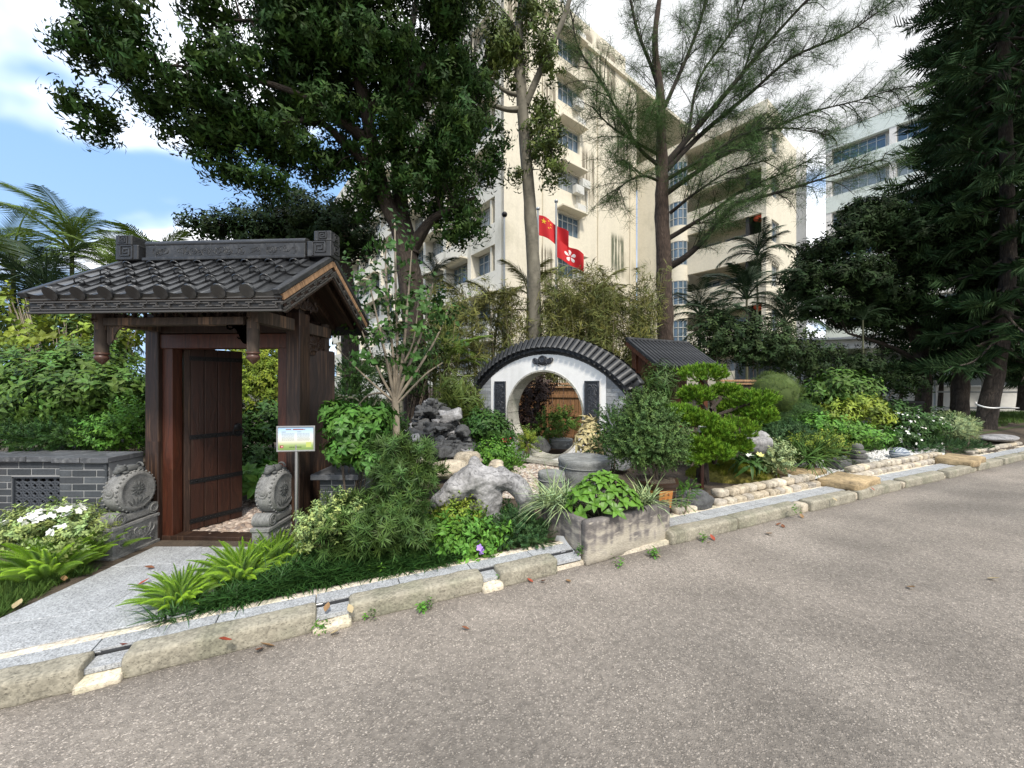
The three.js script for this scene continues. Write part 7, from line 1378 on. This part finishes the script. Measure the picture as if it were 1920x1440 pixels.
const tuft = (label, u, v, d, n, seed, s, h) => { const c = at(u, v, d), t = thing('spider_plant', label, 'plant', c), r = rngOf(seed), spots = []; for (let i = 0; i < n; i++) spots.push({ p: c.clone().add(V((r() - 0.5) * 0.26, (r() - 0.5) * 0.03, (r() - 0.5) * 0.2)), up: V((r() - 0.5) * 0.7, 1, (r() - 0.5) * 0.7), s: s * (0.7 + r() * 0.5) }); scatter(t, 'foliage', S.spider, LM.spider, spots, seed, { base: c, hue: 0.4 }); };
tuft('striped grassy spider plant at the left end of the concrete planter', 1040, 946, 3.9, 22, 4, 0.85);
tuft('few pale spider plant blades at the right end of the concrete planter', 1205, 945, 4.0, 8, 5, 0.9);
{ // croton
  const b = onSoil(1105, 5.5), t0 = [], r = rngOf(19);
  for (let i = 0; i < 30; i++) { const f = i / 30, a = i * 2.4, k = (0.2 + 0.8 * Math.sin(Math.PI * Math.min(1, 0.15 + f * 0.9))) * 0.22 * (1 - 0.35 * f), p = at(1106, mix(850, 785, f), 5.5).add(V(Math.cos(a) * k, 0, Math.sin(a) * k)); t0.push([p, V(Math.cos(a) * 0.8, 0.7, Math.sin(a) * 0.8)]); }
  const t = rosettes('croton_plant', 'cream and yellow croton with pointed leaves before the right rim of the moon opening', 'plant', b, t0, 0.14, 0.056, LM.croton, 20, 6, { droop: 0.9 });
  mesh('stem', t0.map(([p]) => limb([V(0, 0, 0), p.clone().sub(b)], [0.006, 0.004], 5, 0)), M.twig, t);
}
shrub({ name: 'potted_bush', label: 'tall airy green bush growing in the brown bonsai pot', base: at(1231, 905, 4.35), blobs: [[1212, 798, 4.4, 42, 36, 0.28], [1225, 838, 4.35, 42, 24, 0.26], [1185, 838, 4.4, 32, 26, 0.24], [1248, 828, 4.4, 28, 34, 0.22], [1204, 765, 4.4, 24, 18, 0.16]], sp: S.tiny, mat: LM.pot, n: 2500, seed: 24, stems: 9, stemR: 0.009, size: [1.0, 1.7], hue: 0.35, warm: 0.1 });
shrub({ name: 'leafy_bush', label: 'dark small-leaved bush between the stone table and the moon gate', base: [1150, 5.4], blobs: [[1150, 800, 5.4, 26, 34, 0.25], [1140, 840, 5.3, 24, 26, 0.2]], sp: S.tiny, mat: LM.deep, n: 420, seed: 25, size: [1, 1.6] });
// inside the moon opening
shrub({ name: 'purple_maple', label: 'dark purple-leaved shrub inside the left half of the moon opening', base: [1000, 8.4], blobs: [[1000, 745, 8.4, 28, 34, 0.3], [985, 785, 8.3, 22, 30, 0.25], [1015, 725, 8.5, 20, 16, 0.2]], sp: S.medium, mat: LM.maple, n: 300, seed: 26, stems: 6 });
shrub({ name: 'leafy_bush', label: 'green shrub low inside the moon opening', base: [1022, 8.2], blobs: [[1022, 800, 8.2, 18, 18, 0.2], [1060, 790, 8.6, 22, 14, 0.2], [992, 822, 7.6, 12, 10, 0.12]], sp: S.small, mat: LM.green, n: 260, seed: 27, size: [1.2, 1.8] });
shrub({ name: 'yellow_shrub', label: 'tiny yellow-green shrub at the left rim of the moon opening', base: [988, 7.3], blobs: [[990, 828, 7.3, 12, 14, 0.12]], sp: S.small, mat: LM.lime, n: 90, seed: 28 });
// ---------------------------------------------------------------- cloud-pruned tree and right bed
{
  const pads = [[1318, 702, 5.7, 43, 11, 0.33], [1303, 742, 5.6, 28, 11, 0.24], [1272, 778, 5.4, 34, 11, 0.27], [1310, 790, 5.35, 34, 10, 0.26], [1412, 750, 5.6, 38, 11, 0.3], [1366, 768, 5.8, 24, 9, 0.22], [1378, 806, 5.4, 36, 14, 0.28], [1362, 734, 6.0, 22, 8, 0.2], [1314, 834, 5.2, 32, 11, 0.25], [1382, 838, 5.4, 22, 8, 0.18], [1424, 780, 5.5, 26, 11, 0.22], [1346, 810, 5.2, 24, 10, 0.2], [1300, 858, 5.15, 26, 9, 0.2], [1345, 850, 5.1, 24, 9, 0.2]];
  const b = onSoil(1322, 5.35), t = thing('cloud_pruned_tree', 'bright green cloud-pruned podocarpus with flat leaf pads on the moss mound', 'tree', b);
  worldMesh('trunk', [pxLimb([[1318, 905, 5.35, 26], [1320, 860, 5.35, 18], [1330, 820, 5.45, 15], [1338, 770, 5.6, 12], [1328, 730, 5.7, 9], [1318, 712, 5.7, 6]], 9, 0.14, 4), ...pads.slice(1).map(([u, v, d], i) => pxLimb([[1332, clamp(v + 34, 750, 850), 5.5, 8], [(1332 + u) / 2, v + 18, (5.5 + d) / 2, 7], [u, v + 4, d, 5]], 6, 0.1, i))], M.bark, t);
  pads.map((p) => [p[0], p[1], p[2], p[3] * 0.95, p[4] * 1.25, p[5]]).forEach((p, i) => scatter(t, 'leaf_pad', S.pad, LM.pad, blobSpots([p], 330, 40 + i, { shell: 0.2, up: 1.1, jitter: 0.4, size: [0.75, 1.1] }), 50 + i, { base: b, hue: 0.3 }));
}
const topiary = (name, label, u, v, d, ru, rv, seed, mat, n, sp = S.tiny, s = [0.6, 0.9]) => {
  const t = shrub({ name, label, cat: 'topiary', base: [u, d], blobs: [[u, v, d, ru, rv, ru / FPX * d]], sp, mat, n, seed, stems: 3, o: { shell: 0.06, up: 0.2, jitter: 0.5 }, size: s, hue: 0.2 });
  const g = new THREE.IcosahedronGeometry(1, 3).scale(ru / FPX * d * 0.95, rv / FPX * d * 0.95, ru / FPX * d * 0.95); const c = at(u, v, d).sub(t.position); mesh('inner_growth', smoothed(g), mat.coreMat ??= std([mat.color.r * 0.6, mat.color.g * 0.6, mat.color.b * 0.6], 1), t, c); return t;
};
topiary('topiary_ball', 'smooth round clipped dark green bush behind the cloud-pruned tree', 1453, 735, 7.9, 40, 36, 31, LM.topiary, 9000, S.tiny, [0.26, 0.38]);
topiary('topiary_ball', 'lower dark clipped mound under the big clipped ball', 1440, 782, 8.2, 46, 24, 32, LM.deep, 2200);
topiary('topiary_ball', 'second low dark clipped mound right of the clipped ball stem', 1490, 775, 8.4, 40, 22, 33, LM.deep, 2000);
shrub({ name: 'leafy_bush', label: 'large leafy green bush right of the clipped ball', base: [1580, 9.2], blobs: [[1575, 735, 9.2, 48, 32, 0.5], [1540, 750, 9.2, 36, 30, 0.4], [1605, 745, 9.2, 30, 30, 0.4]], sp: S.broad, mat: LM.green, n: 420, seed: 34, size: [0.9, 1.3], hue: 0.35 });
shrub({ name: 'leafy_bush', label: 'yellow-tinged bush below the large leafy bush', base: [1600, 8.6], blobs: [[1560, 780, 8.6, 40, 20, 0.4], [1620, 768, 8.7, 40, 20, 0.4], [1640, 785, 8.5, 24, 20, 0.3]], sp: S.medium, mat: LM.yellowish, n: 360, seed: 35, size: [0.9, 1.4], hue: 0.4 });
shrub({ name: 'flowering_shrub', label: 'periwinkle bush dotted with white flowers at right', base: [1690, 8.8], blobs: [[1670, 785, 8.8, 40, 26, 0.5], [1720, 795, 8.8, 44, 26, 0.5], [1690, 815, 8.5, 50, 20, 0.4]], sp: S.medium, mat: LM.deep, n: 640, seed: 36, flower: { mat: LM.white, n: 260, size: [1.0, 1.6] } });
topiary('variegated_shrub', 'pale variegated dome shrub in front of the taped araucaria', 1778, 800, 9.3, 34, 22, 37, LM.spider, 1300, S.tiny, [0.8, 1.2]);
shrub({ name: 'leafy_bush', label: 'fine grey-green bush above the grey boulder', base: [1475, 6.9], blobs: [[1478, 812, 6.9, 34, 14, 0.3], [1452, 820, 6.8, 20, 10, 0.2]], sp: S.tiny, mat: LM.blue, n: 620, seed: 38, size: [1.1, 1.7] });
shrub({ name: 'leafy_bush', label: 'bright low leafy plants in the middle of the right bed', base: [1560, 7.6], blobs: [[1530, 800, 7.6, 34, 18, 0.4], [1580, 815, 7.5, 40, 18, 0.4], [1620, 820, 7.4, 36, 14, 0.35]], sp: S.medium, mat: LM.fresh, n: 480, seed: 39, hue: 0.4 });
shrub({ name: 'yellow_shrub', label: 'yellow variegated low plants along the front of the right bed', base: [1530, 6.7], blobs: [[1510, 835, 6.7, 36, 10, 0.3], [1545, 832, 6.8, 30, 10, 0.3]], sp: S.small, mat: LM.yellowish, n: 260, seed: 40, size: [1, 1.5] });
shrub({ name: 'grassy_plant', label: 'arching grassy clump beside the stone trough', cat: 'plant', base: [1510, 6.3], blobs: [[1500, 855, 6.3, 40, 8, 0.25], [1540, 852, 6.4, 30, 8, 0.2]], sp: S.spider, mat: LM.grass, n: 34, seed: 41, stems: 0, o: { up: 1.2 } });
shrub({ name: 'variegated_shrub', label: 'small round variegated shrub right of the magnolia flowers', base: [1455, 5.95], blobs: [[1455, 858, 5.95, 22, 20, 0.18]], sp: S.small, mat: LM.spider, n: 240, seed: 42, size: [0.8, 1.1] });
shrub({ name: 'low_hedge', label: 'low feathery juniper at the far right end of the bed', cat: 'hedge', base: [1800, 8.9], blobs: [[1770, 838, 8.6, 40, 12, 0.35], [1815, 842, 8.9, 30, 10, 0.3], [1725, 840, 8.3, 40, 10, 0.3]], sp: S.juniper, mat: LM.blue, n: 620, seed: 43, stems: 0, size: [0.9, 1.4] });
shrub({ name: 'hanging_fern', label: 'small feathery fern between the bonsai pot and the dark boulder', cat: 'fern', base: [1275, 4.45], blobs: [[1275, 930, 4.45, 16, 24, 0.12], [1290, 915, 4.6, 14, 14, 0.1]], sp: S.juniper, mat: LM.fresh, n: 90, seed: 44, size: [0.5, 0.8] });
{ // magnolia
  const b = onPlane(1405, 885, 0.3), spots = [], r = rngOf(28);
  for (let i = 0; i < 9; i++) { const a = i * 2.4, k = Math.sqrt((i + 0.5) / 9); spots.push([b.clone().add(V(Math.cos(a) * 0.2 * k, 0.10 + 0.14 * (1 - k), Math.sin(a) * 0.14 * k)), V(Math.cos(a) * k, 0.8, Math.sin(a) * k)]); }
  const t = rosettes('magnolia_plant', 'low dark plant with big strap leaves and two pale lily-like flowers', 'plant', b, spots, 0.22, 0.055, LM.deep, 29, 5, { droop: 0.8 });
  const fl = (u, v, m) => { const B = new Leaves(); for (let i = 0; i < 7; i++) B.leaf(V(0, 0, 0), sph(i * 0.9, 0.45), UPV, 0.075, 0.045, { shape: 'fine', fold: 0.3, droop: -0.2 }); mesh('flower', B.geo(), m, t, at(u, v, b.z * -1 - 0.05).sub(b)).rotation.x = 0.5; };
  fl(1405, 858, LM.white); fl(1424, 856, leafMat([0.72, 0.72, 0.3], 0.6));
}
// darker loose shrubs behind
shrub({ name: 'dark_shrub', label: 'tall loose grey-green shrub behind the round clipped bush', base: [1420, 10.6], blobs: [[1400, 640, 10.6, 70, 48, 0.7], [1470, 655, 10.6, 60, 50, 0.7], [1340, 640, 10.8, 50, 50, 0.6], [1530, 680, 10.8, 50, 40, 0.6]], sp: S.medium, mat: LM.shade, n: 1700, seed: 45, stems: 14, hue: 0.5, size: [1, 1.5], o: { shell: 0.65 } });
shrub({ name: 'dark_shrub', label: 'dark shrub in the shade under the spreading dark tree', base: [1640, 11.5], blobs: [[1620, 690, 11.5, 60, 30, 0.6], [1690, 720, 11.5, 40, 24, 0.5]], sp: S.medium, mat: LM.darker, n: 520, seed: 46, stems: 8, size: [1, 1.5], o: { shell: 0.65 } });
shrub({ name: 'hut_bamboo', label: 'fine dark bamboo plant in front of the timber hut', cat: 'bamboo', base: [1240, 7.3], blobs: [[1237, 720, 7.3, 22, 34, 0.25], [1232, 760, 7.2, 18, 22, 0.2]], sp: S.bamboo, mat: LM.strap, n: 260, seed: 47, stems: 8, stemR: 0.006 });
shrub({ name: 'dark_shrub', label: 'mixed dark shrubs behind the thin young tree', base: [760, 8], blobs: [[720, 690, 8, 50, 40, 0.6], [790, 670, 8.2, 50, 40, 0.6], [760, 720, 7.8, 70, 24, 0.5]], sp: S.medium, mat: LM.shade, n: 300, seed: 48, stems: 12, size: [0.9, 1.4], o: { shell: 0.7 }, hue: 0.45 });
shrub({ name: 'leafy_bush', label: 'low green bush left of the dark rockery', base: [720, 5.5], blobs: [[720, 815, 5.5, 36, 30, 0.3], [700, 850, 5.2, 36, 22, 0.25]], sp: S.medium, mat: LM.deep, n: 360, seed: 49 });
for (const [u, d, top, w, word] of [[1648, 14, 640, 9, 'first thin dark trunk before the low white wall'], [1688, 14.5, 650, 7, 'second thin dark trunk before the low white wall'], [1762, 15, 640, 10, 'thin leaning trunk between the two big araucaria trunks']]) { const b = onSoil(u, d), t = thing('thin_trunk', word, 'tree', b); worldMesh('trunk', pxLimb([[u, 765, d, w + 2], [u + 3, 720, d, w], [u + 8, top, d, w - 2]], 7, 0.08, u), M.bark, t); scatter(t, 'crown', S.broad, LM.darker, blobSpots([[u + 10, top - 10, d, 44, 34, 0.7]], 110, u, {}), u, { base: b }); }
{ const p = onSoil(1690, 13), t = thing('plant_tub', 'black round plant tub under the dark spreading tree', 'tub', p); mesh('tub', lathe([[0.3, 0], [0.46, 0.1], [0.5, 0.62], [0.54, 0.64], [0.54, 0.7], [0.46, 0.7], [0.44, 0.6], [0.01, 0.6]], 24), M.dark, t); }
// ---------------------------------------------------------------- weeds and fallen leaves
{
  const w = [[607, 1183], [690, 1165], [942, 1098], [1052, 1062], [1082, 1055], [1160, 1062], [1225, 1045], [1325, 1014], [1500, 962], [800, 1145], [560, 1070], [665, 1070], [710, 1078], [1090, 1040]];
  const ww = ['tiny weed in the second kerb gap from the left', 'small weed at the middle of the kerb block below the ground cover', 'bushy weed in the gap left of the short kerb block', 'small weed at the right end of the short kerb block', 'small weed between the short kerb block and the planter', 'weed at the foot of the concrete planter front', 'weed near the right foot of the concrete planter', 'weed in front of the kerb block right of the planter', 'weed beside the white stone in the far kerb gap', 'faint weed at the left part of the kerb block below the ground cover', 'light green seedling in the dark ground cover below the podocarpus', 'light green seedling in the mondo grass near the strip', 'second light seedling in the mondo grass', 'upright weed against the left corner of the planter'];
  w.forEach(([u, v], i) => { const road = v > 1000 && i < 10; const p = onPlane(u, v, road ? 0.0 : 0.09), t = thing('weed', ww[i], 'weed', p, 0, 'weeds along the kerb'), r = rngOf(i + 5), s = []; const n = i % 3 === 0 ? 6 : 3; for (let k = 0; k < n; k++) s.push({ p: p.clone().add(V((r() - 0.5) * 0.09, 0, (r() - 0.5) * 0.05)), up: V(r() - 0.5, 0.9, r() - 0.5), s: 0.3 + r() * 0.3 }); scatter(t, 'foliage', S.medium, LM.fresh, s, i, { base: p }); });
  const B = new Leaves(); B.leaf(V(0, 0, 0), V(0, 0.1, 1), UPV, 0.075, 0.045, { shape: 'fine', fold: 0.35, droop: -0.3 }); const lg = B.geo(), r = rngOf(77);
  const cols = [leafMat([0.20, 0.085, 0.045], 0.8), leafMat([0.26, 0.16, 0.08], 0.8), leafMat([0.42, 0.34, 0.20], 0.8), leafMat([0.30, 0.065, 0.035], 0.7)];
  const first = mesh('fallen_leaf', lg, cols[0]); tag(first, 'dry curled leaf', 'fallen leaf', 'fallen dry leaves'); const lw = ['dry leaf on the kerb block front, left of centre', 'dry leaf at the foot of the long near kerb block', 'dry leaf on the road at the second kerb gap', 'dry leaf on the road before the short kerb block', 'second dry leaf before the short kerb block', 'dry leaf at the left foot of the planter', 'reddish leaf before the kerb block right of the planter', 'small leaf beside the reddish one right of the planter', 'dry leaf below the bonsai pot on the road', 'dry leaf near the white gap stone', 'lone dry leaf out on the right part of the road', 'dry leaf by the long near kerb block, left part', 'dry leaf on the granite path below the gate threshold', 'dry leaf at the left edge of the granite path', 'pale leaf in the grass at the far left', 'dry leaf in the middle of the granite path', 'dry leaf in the mondo grass near the sign', 'dry leaf on the cement pad of the second kerb gap', 'second leaf on the cement pad of the second kerb gap', 'dry leaf on the granite strip by the path', 'pale leaf by the far kerb gap', 'pale leaf on the road before the cobble edging', 'pale leaf on the road below the flat ochre stone', 'pale leaf by the kerb right of the flat ochre stone', 'small leaf on the road below the planter, left side', 'pale leaf far out on the road at lower right', 'dry leaf under the right corner of the planter'];
  const L = [[490, 1215], [515, 1212], [620, 1188], [1000, 1092], [1015, 1090], [1062, 1087], [1325, 1018], [1340, 1014], [1455, 985], [1505, 972], [1850, 1085], [435, 1200], [290, 1065], [120, 1090], [25, 1142], [258, 1098], [560, 1068], [610, 1148], [660, 1150], [230, 1210], [1470, 990], [1435, 1000], [1570, 940], [1640, 920], [880, 1180], [1700, 1100], [1240, 1045]];
  L.forEach(([u, v], i) => { const m = i ? first.clone() : first; if (i) { m.name = numbered('fallen_leaf'); scene.add(m); } m.userData.label = lw[i]; m.material = cols[i % 4]; const g0 = v > 720 && kerbT(onPlane(u, v, 0).x, onPlane(u, v, 0).z) > 0.02, p = onPlane(u, v, g0 ? 0.11 : 0.004); m.position.set(p.x, p.y + 0.004, p.z); m.rotation.set((r() - 0.5) * 0.5, r() * 6.3, (r() - 0.5) * 0.6); m.scale.setScalar(0.7 + r() * 0.5); });
}
renderer.render(scene, camera);
